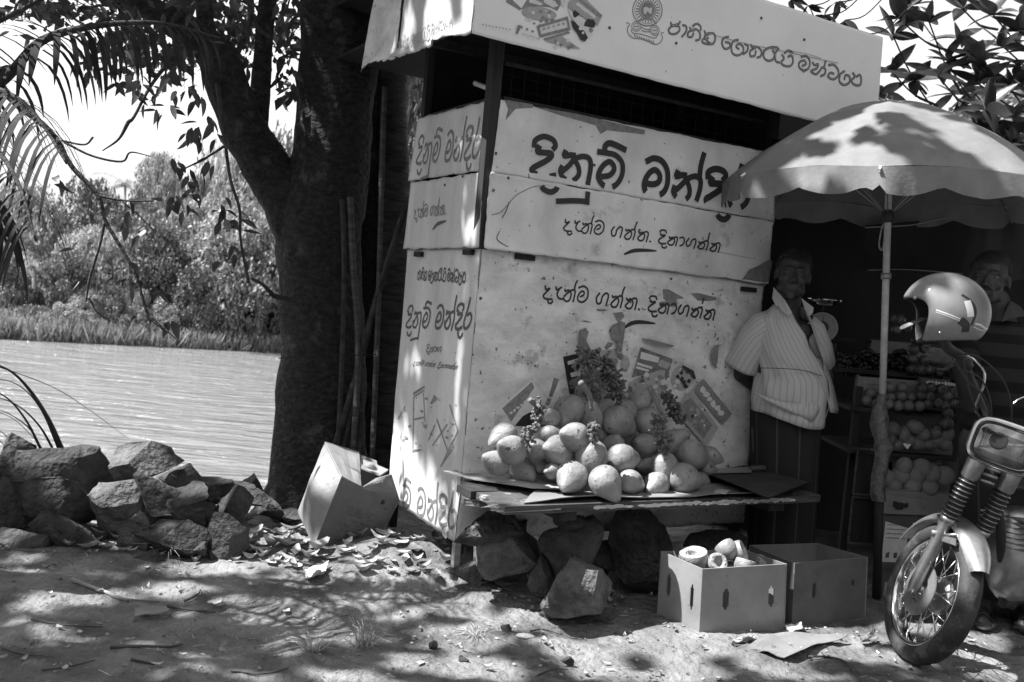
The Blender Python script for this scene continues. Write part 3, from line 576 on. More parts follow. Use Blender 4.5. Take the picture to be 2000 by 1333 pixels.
ribbons('swoosh', SW, FR, OB, FR, offFront, M['ink'], taper=True); ribbons('swoosh', SW2, FR, OC, FR, offFront, M['ink'], taper=True)
# side panels
ctrl1 = [FR.sz(*p, OA) for p in [Z7((410, 820)), Z8((1285, 800)), Z8((820, 385))]]
mLA = amap(ctrl1, [LF.sz(*p, .01) for p in [(813, 316), (939, 278), (912, 230)]]); ribbons('lettering', T1, FR, OA, LF, oLA, M['ink_soft'], fmap=mLA, wk=.8)
mLC = amap(ctrl1, [LF.sz(*p) for p in [(793, 636), (921, 620), (892, 579)]]); ribbons('lettering', T1, FR, OA, LF, oLC, M['ink'], fmap=mLC, wk=.85)
mLD = amap(ctrl1, [LF.sz(*p) for p in [(752, 975), (893, 1008), (856, 945)]]); ribbons('lettering', T1[8:], FR, OA, LF, oLC, M['ink_soft'], fmap=mLD, wk=.8)
ctrl2 = [FR.sz(*ZT2(p), OB) for p in [(205, 235), (1075, 370), (515, 110)]]
mLB = amap(ctrl2, [LF.sz(*p, .02) for p in [(810, 424), (871, 418), (829, 393)]]); ribbons('lettering', T2[:15], FR, OB, LF, oLB, M['ink_soft'], fmap=mLB, wk=1.1)
ribbons('swoosh', [([(846, 449), (856, 438), (872, 432)], 3.2)], LF, .02, LF, oLB, M['ink'], taper=True)
ctrl3 = [FR.sz(*ZT3(p), FO) for p in [(25, 240), (1525, 630), (40, 170)]]
mS3 = amap(ctrl3, [LF.sz(*p) for p in [(816, 543), (909, 541), (817, 530)]]); ribbons('small_lettering', T3, FR, FO, LF, oLC, M['ink'], fmap=mS3, wk=1.5)
mS4 = amap(ctrl2, [LF.sz(*p) for p in [(834, 690), (862, 688), (846, 674)]]); ribbons('small_lettering', T2[15:22], FR, OB, LF, oLC, M['ink_soft'], fmap=amap([FR.sz(*ZT2(p), OB) for p in [(1160, 370), (1530, 430), (1180, 260)]], [LF.sz(*p) for p in [(833, 686), (862, 687), (835, 674)]]), wk=1.3)
mS5 = amap([FR.sz(*ZT2(p), OB) for p in [(205, 235), (1755, 475), (515, 110)]], [LF.sz(*p) for p in [(807, 712), (891, 722), (826, 702)]]); ribbons('small_lettering', T2, FR, OB, LF, oLC, M['ink_soft'], fmap=mS5, wk=1.3)
mF3 = amap(ctrl3, [LF.sz(*p, LO) for p in [(778, 95), (884, 48), (778, 80)]]); ribbons('small_lettering', T3, FR, FO, LF, lambda z: (LO, sFL, .008), M['mid_print'], fmap=mF3, wk=1.2, eps=.003)
# fascia: name of the board
glyphs(T3, G3, 'letter', M['ink'], wk=1.25, pl=FR, off=FO, offs=oF, sub_=('letter_core', M['mid_print'], .42, .003))
ribbons('hanging_wire', [([ZT3(p) for p in [(378, 280), (620, 345), (860, 392), (1100, 445), (1340, 496)]], 1.0), ([ZT3(p) for p in [(960, 400), (1100, 425), (1210, 460)]], .8)], FR, FO, FR, oF, M['grey_print'], eps=.006)
def poly(name, pts, pl, off, offs, mt, parent=KT, eps=.0012, z=None):
    q = [np.array(pl.sz(*(z(p) if z else p), off)) for p in pts]; c = sum(q)/len(q); mb = MB(); R = [q]
    # concentric rings so that the print follows the panel's waves
    for k in (.66, .33): R.append([c+(p-c)*k for p in q])
    R2 = []
    for r in R:
        rr = []
        for i in range(len(r)):
            for t in (0, .25, .5, .75): rr.append(r[i]*(1-t)+r[(i+1) % len(r)]*t)
        R2.append(rr)
    P = lambda p: pl.pt(p[0], p[1], offs(p[1])[0]+disp(p[0], p[1], offs(p[1])[1], offs(p[1])[2])+eps) if offs(p[1]) else pl.pt(p[0], p[1], off+eps)
    n = len(R2[0]); vs = [P(p) for rr in R2 for p in rr]+[P(c)]; fs = []
    for k in range(2):
        for i in range(n): fs.append((k*n+i, k*n+(i+1) % n, (k+1)*n+(i+1) % n, (k+1)*n+i))
    for i in range(n): fs.append((2*n+i, 2*n+(i+1) % n, 3*n))
    mb.add(vs, fs); return mb, mt
def polys(name, items, pl, off, offs, z, parent=KT):
    groups = {}
    for k, (pts, mk) in enumerate(items):
        mb, mt = poly('', pts, pl, off, offs, M[mk], z=z, eps=.0010+k*.00012); groups.setdefault(mk, MB()).add(mb.v, mb.f)
    for mk, mb in groups.items(): mb.build(name, M[mk], parent, kind='stuff')
def circ(cx, cy, rx, ry, n=14, rot=0, a0=0, a1=2*math.pi): return [(cx+rx*math.cos(a)*math.cos(rot)-ry*math.sin(a)*math.sin(rot), cy+rx*math.cos(a)*math.sin(rot)+ry*math.sin(a)*math.cos(rot)) for a in np.linspace(a0, a1, n, endpoint=(a1-a0 < 6.2))]
ZE = zc((900, 0), 4.0)
def blob(cx, cy, r, rr=rnd): return [(cx+r*(.6+.7*rr.random())*math.cos(a), cy+r*(.6+.7*rr.random())*math.sin(a)) for a in np.linspace(0, 6.28, 8)[:-1]]
it = []
it += [([(355, -20), (380, -20), (475, 68), (462, 84), (352, 20)], 'grey_print'), ([(470, 75), (515, 0), (545, -30), (780, -30), (778, 40), (752, 90), (700, 60), (600, 52)], 'grey_print'), ([(545, -20), (580, 0), (640, 30), (625, 45), (530, 20)], 'light_print'),
       ([(640, -20), (735, 10), (760, 50), (720, 62), (650, 20)], 'light_print'), (circ(610, 110, 140, 55, 14, .12), 'mid_print')]
for k in range(16): it.append((blob(490+rnd.random()*270, 75+rnd.random()*170, 9+rnd.random()*10), rnd.choice(['grey_print', 'light_print', 'grey_print'])))
it += [([(590, 205), (832, 130), (855, 238), (612, 298)], 'grey_print'), ([(612, 220), (818, 160), (830, 218), (626, 270)], 'light_print')]
for k in range(5): it.append((blob(645+k*38, 228-k*10, 14), 'mid_print'))
it += [([(640, 305), (838, 248), (850, 262), (655, 320)], 'grey_print'), ([(655, 325), (790, 290), (930, 385), (850, 380), (780, 355)], 'mid_print')]
for k in range(12): it.append((blob(720+rnd.random()*220, 320+rnd.random()*60, 8+rnd.random()*10), rnd.choice(['grey_print', 'light_print', 'grey_print'])))
it += [([(840, 15), (880, -25), (960, -15), (1100, 125), (1062, 205), (830, 62)], 'mid_print'), ([(880, -20), (905, -20), (1098, 122), (1080, 150)], 'grey_print'), ([(905, 20), (1050, 130), (1040, 150), (890, 40)], 'light_print'),
       ([(830, 70), (1040, 220), (1010, 285), (985, 300), (850, 130)], 'light_print'), (blob(890, 115, 30), 'ink'), (blob(1000, 190, 42), 'ink'), (blob(1010, 240, 22), 'grey_print'), ([(850, 160), (880, 175), (960, 250), (985, 300), (960, 330), (930, 318), (900, 260), (870, 225)], 'ink'), (blob(930, 225, 20), 'light_print'), (blob(948, 262, 12), 'light_print'),
       ([(775, 35), (800, -25), (820, -25), (800, 60)], 'light_print')]
for k in range(5): it.append(([(440+k*4, 200+k*0), (450+k*4, 204), (432+k*2, 270), (424+k*2, 268)], 'grey_print'))
for k in range(3): it.append((blob(470+k*42, 218+k*16, 11), 'grey_print'))
for k in range(9): it.append(([(160+k*26, 190+k*5), (172+k*26, 192+k*5), (172+k*26, 203+k*5), (160+k*26, 200+k*5)], 'mid_print'))
for k in range(8): it.append(([(470+k*18, 262+k*6), (483+k*18, 266+k*6), (480+k*18, 274+k*6), (468+k*18, 270+k*6)], 'mid_print'))
polys('ticket_print', it, FR, FO, oF, ZE)
# emblem: ringed disc with lion, petals, urn, two small discs, scroll
em = []
def ring(cx, cy, rx, ry, w, rot=0): p = circ(cx, cy, rx, ry, 20, rot); return (([ZE(q) for q in p+[p[0]]]), w/4)
em += [ring(1457, 82, 114, 122, 7), ring(1457, 82, 98, 106, 3), ring(1457, 82, 60, 66, 5), ring(1457, 82, 48, 54, 9)]
for a in np.linspace(0, 2*math.pi, 26): em.append(([ZE((1457+66*math.cos(a), 82+72*math.sin(a))), ZE((1457+90*math.cos(a), 82+97*math.sin(a)))], 1.7))
for c in (1370, 1512):
    cy = 208 if c < 1400 else 240
    em += [ring(c, cy, 36, 38, 5), ring(c, cy, 22, 24, 4)]; em.append(([ZE((c-12, cy)), ZE((c+12, cy))], 1.6))
em += [([ZE(p) for p in [(1385, 165), (1440, 150), (1500, 160), (1525, 190)]], 1.6), ([ZE(p) for p in [(1400, 190), (1440, 205), (1500, 200)]], 1.6), ([ZE(p) for p in [(1405, 215), (1440, 230), (1480, 235)]], 1.4), ([ZE(p) for p in [(1410, 240), (1440, 250), (1478, 250)]], 1.4),
       ([ZE(p) for p in [(1292, 180), (1318, 190), (1300, 225), (1310, 270), (1345, 300), (1400, 305), (1460, 325), (1510, 348), (1550, 340), (1575, 300), (1562, 262), (1582, 258)]], 1.5), ([ZE(p) for p in [(1330, 235), (1345, 262), (1400, 268), (1460, 285), (1515, 300), (1540, 270)]], 1.4)]
for k in range(9): em.append(([ZE((1355+k*18, 275+k*6)), ZE((1362+k*18, 290+k*6))], 1.7))
ribbons('emblem', em, FR, FO, FR, oF, M['grey_print'], k=3)
polys('emblem_lion', [(circ(1457, 82, 44, 50), 'grey_print'), ([(1425, 95), (1430, 62), (1450, 55), (1470, 70), (1492, 60), (1490, 105), (1478, 110), (1474, 90), (1448, 92), (1444, 112), (1434, 112)], 'light_print')], FR, FO, oF, ZE)
# lower front panel: tickets
ZC = zc((940, 640), 3.702); it = []
it += [([(118, 585), (362, 378), (500, 560), (490, 720), (250, 722)], 'light_print'), ([(150, 585), (362, 392), (382, 432), (216, 682)], 'grey_print'), ([(240, 712), (300, 640), (395, 590), (420, 640), (490, 700), (420, 722)], 'ink')]
for k in range(7): it.append((blob(215+k*25, 618-k*19, 13), 'light_print'))
for k in range(3): it.append((blob(296+k*22, 492-k*18, 9), 'ink_soft'))
it += [([(588, 212), (700, 188), (980, 150), (1010, 420), (1060, 520), (660, 500)], 'mid_print'), ([(588, 212), (860, 150), (864, 168), (612, 228), (664, 498), (640, 500)], 'ink'), ([(620, 245), (700, 222), (708, 250), (625, 270)], 'light_print'), ([(640, 330), (735, 300), (745, 340), (650, 360)], 'light_print'), ([(650, 375), (720, 350), (735, 400), (665, 430)], 'peel')]
it += [(circ(1035, 262, 60, 92), 'light_print'), (circ(1035, 262, 36, 62), 'mid_print')]
it += [([(1148, 142), (1380, 228), (1330, 400), (1290, 310), (1085, 362)], 'ink_soft'), ([(1152, 175), (1285, 215), (1275, 255), (1145, 225)], 'light_print'), ([(1125, 250), (1235, 285), (1228, 300), (1118, 268)], 'light_print'), ([(1118, 278), (1210, 306), (1205, 320), (1112, 295)], 'light_print'), ([(1290, 230), (1370, 262), (1340, 300), (1275, 275)], 'mid_print'),
       ([(1060, 400), (1150, 350), (1290, 306), (1325, 312), (1335, 480), (1290, 540), (1060, 540)], 'mid_print'), (circ(1445, 365, 78, 90), 'mid_print')]
for k in range(30): it.append((blob(1070+rnd.random()*250, 340+rnd.random()*190, 8+rnd.random()*14), rnd.choice(['grey_print', 'ink_soft', 'light_print'])))
for k in range(14): it.append((blob(1390+rnd.random()*110, 300+rnd.random()*140, 8+rnd.random()*12), rnd.choice(['ink_soft', 'ink', 'light_print'])))
for k in range(46): it.append((blob(620+rnd.random()*420, 170+rnd.random()*360, 8+rnd.random()*16), rnd.choice(['grey_print', 'ink_soft', 'light_print', 'grey_print', 'peel'])))
it += [([(1440, 268), (1520, 310), (1538, 370), (1520, 372), (1500, 325), (1435, 285)], 'ink')]
it += [([(1520, 450), (1545, 500), (1700, 720), (1610, 860), (1380, 600), (1480, 480)], 'mid_print'), ([(1592, 368), (1798, 622), (1730, 698), (1520, 450)], 'grey_print'), ([(1500, 500), (1655, 700), (1590, 800), (1400, 580)], 'grey_print')]
for k in range(6): it.append((blob(1588+k*25, 448+k*33, 24), 'light_print'))
for k in range(18): it.append((blob(1440+rnd.random()*160, 560+rnd.random()*170, 7+rnd.random()*10), rnd.choice(['light_print', 'ink', 'mid_print'])))
it += [([(690, 20), (740, 0), (762, 30), (740, 110), (790, 180), (700, 170)], 'peel'), ([(925, -10), (1025, -40), (1020, 30), (1000, 170), (960, 185), (985, 110), (940, 90), (920, 40)], 'peel'), ([(1140, 72), (1200, 82), (1380, 130), (1360, 142), (1250, 130), (1150, 92)], 'peel')]
it += [([(1640, 200), (1670, 130), (1700, 120), (1690, 240), (1675, 300), (1650, 260)], 'peel')]
for k in range(40): it.append((blob(100+rnd.random()*1600, 10+rnd.random()*300, 2+rnd.random()*6), rnd.choice(['peel', 'ink_soft'])))
polys('ticket_print', it, FR, OC, offFront, ZC)
it = [([(1200, 845), (1260, 850), (1400, 925), (1410, 940), (1340, 945), (1335, 1000), (1260, 990), (1205, 940)], 'peel'), ([(1480, 890), (1560, 885), (1740, 930), (1745, 955), (1650, 968), (1550, 960)], 'peel'), ([(700, 1085), (800, 1075), (820, 1120), (770, 1160), (810, 1180), (800, 1270), (740, 1300), (660, 1270), (690, 1210), (760, 1180)], 'peel'),
      ([(1170, 975), (1250, 965), (1345, 985), (1340, 1030), (1190, 1010)], 'peel'), ([(370, 1165), (430, 1160), (500, 1182), (430, 1178)], 'ink_soft'), ([(540, 1045), (650, 1050), (620, 1068), (550, 1066)], 'ink_soft'), ([(1500, 985), (1740, 1010), (1730, 1030), (1490, 1010)], 'panel_worn')]
polys('peeled_patch', it, FR, OC, offFront, ZT2)
# stains on the upper and middle panels; ticket print on the side
it = [([(130, 80), (430, 130), (430, 165), (250, 155), (180, 230), (140, 300), (170, 180)], 'peel'), ([(430, 150), (900, 230), (1600, 400), (1590, 445), (1200, 400), (1130, 440), (1080, 350), (700, 240)], 'peel')]
polys('water_stain', it, FR, OA, offFront, Z7)
it = [([(1290, 0), (1325, 0), (1320, -0), (1290, 1)], 'peel')]
corner = [(1500, 508), (1508, 510), (1499, 560), (1445, 552), (1462, 528), (1480, 520)]
mbp, mt = poly('', corner, FR, OB, offFront, M['peel'], eps=.003); mbp.build('peeled_patch', mt, KT)
# cracks on the middle panel
ribbons('crack', [([Z7(p) for p in [(0, 1280), (90, 1255), (165, 1180), (250, 1080), (360, 1020), (450, 985), (560, 975)]], .9), ([Z7(p) for p in [(180, 1150), (150, 1240), (110, 1310)]], 1.5), ([(975, 452), (972, 470), (1010, 492)], 1.4), ([(1360, 484), (1470, 506)], .5)], FR, OB, FR, offFront, M['ink'], eps=.0025)
ZL = zc((740, 720), 3.509)
tl = [([(235, 165), (310, 118), (318, 130), (236, 185)], 'ink_soft'), ([(232, 555), (290, 555), (292, 562), (230, 578)], 'ink_soft'), ([(355, 240), (380, 180), (410, 210), (360, 246)], 'ink_soft')]
for k in range(30): tl.append((blob(150+rnd.random()*380, 190+rnd.random()*360, 4+rnd.random()*9), rnd.choice(['grey_print', 'mid_print', 'mid_print'])))
polys('ticket_print', tl, LF, 0, oLC, ZL)
ribbons('ticket_outline', [([ZL(p) for p in q], 1.6) for q in [[(238, 200), (235, 570)], [(305, 170), (315, 360)], [(240, 350), (310, 335)], [(240, 195), (310, 150)], [(135, 345), (180, 262)], [(370, 525), (470, 385)], [(490, 250), (545, 430)], [(545, 430), (430, 660)], [(340, 490), (385, 390)], [(425, 670), (500, 560)], [(400, 350), (470, 560)]]], LF, 0, LF, oLC, M['grey_print'])
# screws and holes
mb = MB()
for (x, y, pl, of) in [(968, 300, FR, OA), (1160, 323, FR, OA), (1248, 450, FR, OB), (963, 372, FR, OB), (992, 348, FR, OB), (1310, 545, FR, OB), (1180, 700, FR, OC), (938, 583, FR, OC), (1465, 815, FR, OC), (905, 345, LF, .02), (840, 540, LF, 0), (870, 362, LF, .02), (1190, 55, FR, FO), (1320, 85, FR, FO), (1486, 36, FR, FO), (1570, 78, FR, FO)]:
    a, z = pl.sz(x, y, of); mb.lathe([(0, .004), (.006, .003), (.007, 0)], 10, Matrix.Translation(pl.pt(a, z, of+.003)) @ Matrix(frame(pl.n)).to_4x4())
mb.build('screw_heads', M['edge'], KT, smooth=True, kind='stuff')
# ------------------------------------------------------------------ big forked tree, second trunk, poles
def limb(mb, pts, k=6, n=14, rough=.12, seed=3):   # pts: (px,py,Y,radius px)
    P = smoothline([np.append(atY(x, y, Y), r*Y/FPX) for x, y, Y, r in pts], k); mb.tube([p[:3] for p in P], [p[3]*(1+.012*math.sin(i*1.3+seed)) for i, p in enumerate(P)], n, rough=rough, seed=seed)
TR = empty('forked_tree', tuple(atY(620, 985, 5.6)), 'big dark forked tree with grey patchy bark standing between the river and the kiosk', 'tree')
mb = MB()
limb(mb, [(618, 1010, 5.6, 128), (622, 960, 5.6, 104), (626, 860, 5.6, 88), (630, 700, 5.6, 84), (628, 560, 5.6, 82), (622, 450, 5.6, 82), (632, 380, 5.6, 84), (648, 300, 5.6, 74), (655, 200, 5.6, 72), (665, 80, 5.6, 76), (672, -60, 5.6, 74), (690, -300, 5.6, 62), (720, -700, 5.6, 50)], 5, 34, .05)
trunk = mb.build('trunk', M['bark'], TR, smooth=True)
# knobbly displacement on the trunk
def rough_up(o, amp, sc):
    w = WL[o.name]
    for v in o.data.vertices:
        p = Vector(w)+v.co; d = MN.fractal(p*sc, 1.0, 2.0, 4); v.co += v.normal*amp*d
rough_up(trunk, .014, 4)
mb = MB(); limb(mb, [(600, 470, 5.6, 62), (560, 390, 5.55, 50), (515, 320, 5.5, 46), (475, 250, 5.4, 43), (447, 170, 5.3, 40), (418, 105, 5.2, 36), (370, 62, 5.1, 30), (310, 25, 5.0, 25), (235, -15, 4.9, 22), (120, -80, 4.8, 18), (-100, -180, 4.7, 12)], 6, 18, .12, 5)
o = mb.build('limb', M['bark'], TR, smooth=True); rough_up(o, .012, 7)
mb = MB(); limb(mb, [(500, 300, 5.5, 26), (500, 250, 5.5, 24), (509, 170, 5.5, 19), (514, 90, 5.5, 17), (522, 10, 5.5, 17), (540, -120, 5.5, 14), (560, -400, 5.5, 8)], 6, 14, .1, 8)
o = mb.build('limb', M['bark'], TR, smooth=True)
mb = MB(); limb(mb, [(418, 110, 5.2, 20), (405, 60, 5.2, 17), (398, 0, 5.2, 16), (400, -120, 5.2, 12)], 6, 12, .1, 8); mb.build('limb', M['bark'], TR, smooth=True)
BR = [[(455, 125, 5.3, 5), (475, 75, 5.3, 6), (490, 20, 5.3, 7), (480, -40, 5.3, 7)], [(490, 20, 5.3, 4), (505, 55, 5.25, 3), (530, 75, 5.2, 2.5)], [(640, 60, 5.4, 8), (590, 20, 5.2, 6), (560, -30, 5.1, 6)],
      [(425, 160, 5.2, 6), (433, 230, 5.0, 4), (440, 280, 4.95, 3.5), (450, 350, 4.9, 3), (468, 410, 4.9, 3), (470, 470, 4.9, 2.5), (486, 553, 4.9, 3)],
      [(370, 70, 5.0, 6), (300, 160, 4.8, 3.5), (262, 228, 4.7, 3), (250, 240, 4.7, 4), (232, 272, 4.7, 2.5), (200, 295, 4.7, 1.2)], [(600, 590, 5.4, 7), (540, 580, 5.3, 5), (525, 568, 5.25, 4), (512, 555, 5.2, 3.5), (492, 545, 5.2, 3)],
      [(440, 285, 4.95, 3), (400, 310, 4.9, 2), (360, 330, 4.9, 1.5)], [(430, 60, 5.3, 4), (470, 120, 5.3, 3), (455, 155, 5.3, 2)], [(110, 270, 4.2, 5), (140, 325, 4.2, 5), (190, 380, 4.2, 4.5), (205, 430, 4.2, 4), (240, 490, 4.2, 3.5), (266, 540, 4.2, 3), (288, 612, 4.2, 3), (320, 645, 4.2, 2)],
      [(205, 430, 4.2, 3), (195, 480, 4.2, 2.5), (175, 545, 4.2, 2.5), (168, 590, 4.2, 1.5)], [(190, 382, 4.2, 3), (240, 392, 4.2, 2.2), (300, 393, 4.2, 1.5)], [(125, 278, 4.2, 2.5), (180, 305, 4.2, 2.3), (238, 316, 4.2, 2.2), (255, 298, 4.2, 1.8), (295, 306, 4.2, .8)], [(120, 275, 4.2, 2), (165, 283, 4.2, 2), (182, 268, 4.2, 2.2)],
      [(-40, 120, 4.3, 9), (30, 200, 4.25, 7), (80, 240, 4.2, 6), (110, 270, 4.2, 5)], [(288, 612, 4.2, 2), (330, 650, 4.2, 1.5), (350, 668, 4.2, 1)], [(590, 20, 5.2, 4), (560, 60, 5.2, 3), (575, 110, 5.2, 2)], [(240, 395, 4.2, 2), (270, 420, 4.2, 1.5), (300, 450, 4.2, 1.2)]]
for q in BR:
    mb = MB(); limb(mb, q, 5, 7, .1, 4); mb.build('twig', M['limb'], TR, smooth=True)
# leaves: three leaf meshes
def leaf_mesh(name, mt, L=1.0, w=.36, bend=.25, n=5, fold=.08, tip=1.4):
    vs = []; fs = []
    for i in range(n+1):
        t = i/n; ww = w*.5*math.sin(math.pi*min(1, t**.8))**.8*(1-.25*t) if 0 < t < 1 else .004
        x = L*t; z = -bend*t*t*L
        vs += [(x, -ww, z+fold*ww*3), (x, 0, z), (x, ww, z+fold*ww*3)]
    for i in range(n):
        for k in (0, 1): a = 3*i+k; fs.append((a, a+3, a+4, a+1))
    me = bpy.data.meshes.new(name); me.from_pydata(vs, [], fs); me.materials.append(mt); me.polygons.foreach_set('use_smooth', [True]*len(fs)); return me
LM = [leaf_mesh('leaf', M['leaf_part'], w=.42, bend=.1), leaf_mesh('leaf', M['leaf_part'], w=.5, bend=.35), leaf_mesh('leaf', M['leaf_part'], w=.36, bend=-.1, fold=.3)]
def add_leaf(me, p, d, L, parent, roll=None, name='leaf', rr=rnd):
    d = np.array(d, float); d /= np.linalg.norm(d); z = np.array([rr.gauss(0, .5), rr.gauss(0, .5), 1]); z -= d*(z@d); z /= np.linalg.norm(z); y = np.cross(z, d)
    o = bpy.data.objects.new(name, me); SC.collection.objects.link(o); o.parent = parent; w = WL[parent.name]; lp = np.array(p)-w
    R_ = Matrix(((d[0], y[0], z[0], 0), (d[1], y[1], z[1], 0), (d[2], y[2], z[2], 0), (0, 0, 0, 1))); o.matrix_local = Matrix.Translation(Vector(lp)) @ R_ @ Matrix.Scale(L, 4); return o
hang = []   # (px,py,Y) leaf bunch centres seen against sky and water
for (x, y, Y, m) in [(385, 240, 4.9, 3), (372, 255, 4.9, 3), (412, 235, 4.9, 3), (395, 270, 4.9, 4), (420, 262, 4.9, 3), (352, 335, 4.9, 4), (330, 322, 4.9, 2), (375, 345, 4.9, 4), (402, 320, 4.9, 4), (345, 390, 4.9, 4), (388, 380, 4.9, 4), (320, 395, 4.9, 3), (360, 410, 4.9, 3), (440, 420, 4.9, 4), (455, 445, 4.9, 4), (432, 395, 4.9, 3), (470, 430, 4.9, 3), (415, 510, 4.9, 2), (480, 500, 4.9, 2), (450, 480, 4.9, 3),
                     (212, 292, 4.7, 0), (160, 110, 4.8, 3), (170, 125, 4.8, 3), (185, 120, 4.8, 3), (215, 60, 4.8, 4), (222, 135, 4.8, 3), (255, 180, 4.8, 4), (245, 150, 4.8, 4), (300, 190, 4.8, 5), (310, 215, 4.8, 4), (330, 205, 4.8, 4), (280, 160, 4.8, 4), (270, 130, 4.8, 4), (330, 150, 4.8, 5), (350, 190, 4.8, 3), (370, 170, 4.8, 4), (110, 355, 4.2, 4), (150, 370, 4.2, 2), (215, 400, 4.2, 3), (260, 395, 4.2, 4), (250, 430, 4.2, 3), (290, 440, 4.2, 3), (240, 520, 4.2, 2), (165, 560, 4.2, 2), (185, 585, 4.2, 3), (270, 570, 4.2, 3), (325, 630, 4.2, 3), (300, 590, 4.2, 2), (150, 470, 4.2, 2),
                     (440, 60, 5.4, 5), (450, 95, 5.4, 5), (470, 30, 5.4, 5), (445, 120, 5.4, 3), (480, 60, 5.4, 4), (560, 60, 5.4, 5), (565, 110, 5.4, 5), (555, 30, 5.4, 5), (550, 150, 5.4, 4), (572, 180, 5.4, 4), (548, 160, 5.4, 2), (570, 140, 5.4, 3), (420, 135, 5.4, 3), (480, 120, 5.4, 4), (460, 135, 5.4, 3), (440, 10, 5.4, 5), (565, 0, 5.4, 5), (205, 20, 4.8, 5), (240, 30, 4.8, 5), (270, 20, 4.8, 5), (280, 60, 4.8, 5), (240, 90, 4.8, 5), (310, 90, 4.8, 5), (340, 60, 4.9, 4), (360, 100, 4.8, 5), (350, 130, 4.8, 4), (190, 75, 4.8, 4), (40, 90, 4.0, 0), (30, 60, 4.3, 3), (390, 200, 4.9, 4), (360, 20, 4.9, 5), (340, 5, 4.9, 5)]:
    for k in range(m):
        p = atY(x+rnd.gauss(0, 9), y+rnd.gauss(0, 9), Y+rnd.gauss(0, .1)); d = (rnd.gauss(0, .6), rnd.gauss(0, .5), -abs(rnd.gauss(.7, .4))); add_leaf(rnd.choice(LM), p, d, rnd.uniform(.065, .105)*Y/4.9, TR)
ZN = zc((940, 640), 3.702)
# (cx, cy, radius, tipx, tipy, level, label)
NUTS = [(150, 795, 96, 50, 845, 3, 'sunlit coconut at the back left corner of the heap, tip to the left'),
        (210, 880, 102, 120, 835, 1.8, 'mottled coconut resting above the round one at the left end'),
        (100, 975, 92, 5, 925, 2.6, 'leftmost coconut of the heap with its bright tip pointing up left'),
        (300, 1035, 95, 315, 1060, 0, 'small round coconut facing the viewer at the left front of the bench'),
        (398, 880, 80, 360, 850, 2.5, 'half-lit coconut right of the mottled one'),
        (505, 768, 62, 560, 760, 3, 'small coconut with a dark stem scar behind the left stalk'),
        (545, 890, 112, 440, 865, 2.2, 'large coconut under the topmost front one, tip to the left'),
        (668, 790, 106, 565, 755, 1.5, 'topmost front coconut with a dark cut mark and its tip to the left'),
        (505, 1040, 58, 455, 1040, 1.8, 'small coconut wedged low between two bigger ones, part sunlit'),
        (645, 1092, 115, 575, 1130, 0, 'big spotted coconut at the front edge with its tip to the lower left'),
        (795, 955, 116, 770, 1085, 0.9, 'brightest large coconut in the middle of the heap, tip down'),
        (905, 1132, 112, 940, 1215, 0, 'frontmost coconut on the bench edge, half in sun and half in shade'),
        (1030, 950, 106, 1190, 945, 1.0, 'bright coconut with a long tip pointing right in the middle'),
        (960, 850, 84, 950, 800, 2.8, 'shaded coconut peeping over the two bright middle ones'),
        (1090, 1120, 86, 1180, 1160, 0, 'coconut in the front row right of the half-lit one, tip to the right'),
        (1258, 1145, 92, 1190, 1170, 0, 'veined dark coconut in the front row under the bright round one'),
        (1320, 1010, 94, 1280, 1085, 0.8, 'bright round veined coconut at the right front, tip down'),
        (1480, 1092, 106, 1572, 1108, 0, 'big coconut at the right end whose upper half and tip are sunlit'),
        (1600, 1110, 56, 1645, 1140, 1.5, 'small pointed coconut half hidden at the right end of the front row'),
        (1190, 990, 84, 1120, 1000, 3, 'dark coconut behind the long-tipped bright one'),
        (1170, 850, 92, 1110, 820, 3, 'scratched dark coconut in the middle of the heap'),
        (1535, 925, 108, 1650, 970, 1.8, 'mottled coconut at the right side of the heap, tip right'),
        (1665, 935, 68, 1700, 950, 2.8, 'small dull coconut farthest right against the panel'),
        (1635, 1020, 62, 1690, 1030, 2.2, 'pale smooth coconut under the farthest right one'),
        (1395, 830, 104, 1440, 760, 3, 'tall dark coconut behind the right stalk'),
        (1215, 705, 100, 1235, 800, 3.4, 'pointed coconut below the cut pale stalk'),
        (1000, 690, 112, 1105, 755, 3.4, 'big shaded coconut at the top centre, tip to the lower right'),
        (1035, 600, 88, 990, 560, 4.2, 'coconut at the very top behind the big shaded one'),
        (785, 635, 102, 770, 560, 4, 'coconut with a vertical scratch behind the middle stalk'),
        (632, 612, 108, 560, 690, 4.2, 'large coconut at the top left of the heap'),
        (508, 650, 66, 480, 600, 3.6, 'narrow dim coconut at the top left behind the stalk'),
        (1160, 525, 84, 1180, 470, 4.6, 'highest coconut on the right against the ticket print'),
        (430, 1010, 60, 400, 1020, 3.2, 'shaded coconut glimpsed low behind the small wedged one'),
        (860, 760, 78, 820, 700, 5, 'dark coconut deep in the centre of the heap'),
        (1300, 900, 80, 1260, 880, 3.8, 'dark coconut behind the bright round veined one'),
        (720, 880, 80, 690, 850, 4.2, 'shadowed coconut between the two large middle ones'),
        (1110, 1030, 70, 1090, 1000, 4.2, 'shadowed coconut deep behind the front row')]
BZ = .50; NN = FR.n; p0 = onz(985, 1000, BZ-.02); aL = float((p0-K0)@D1); bL = float((p0-K0)@NN)
def nutpos(i):
    cx, cy, r, tx, ty, lev, lab = NUTS[i]; x, y = ZN((cx, cy)); rp = r/3.702; b = bL-.12-.075*lev; b = max(b, .07+.01*(lev > 3)); p = onp(x, y, K0+NN*b, NN)
    if lev == 0:
        p2 = onz(x, y, BZ+rp*4.0/FPX*.95+.012); b2 = float((p2-K0)@NN)
        if .09 < b2 < bL-.02: p = p2
    return p, rp*p[1]/FPX*1.12
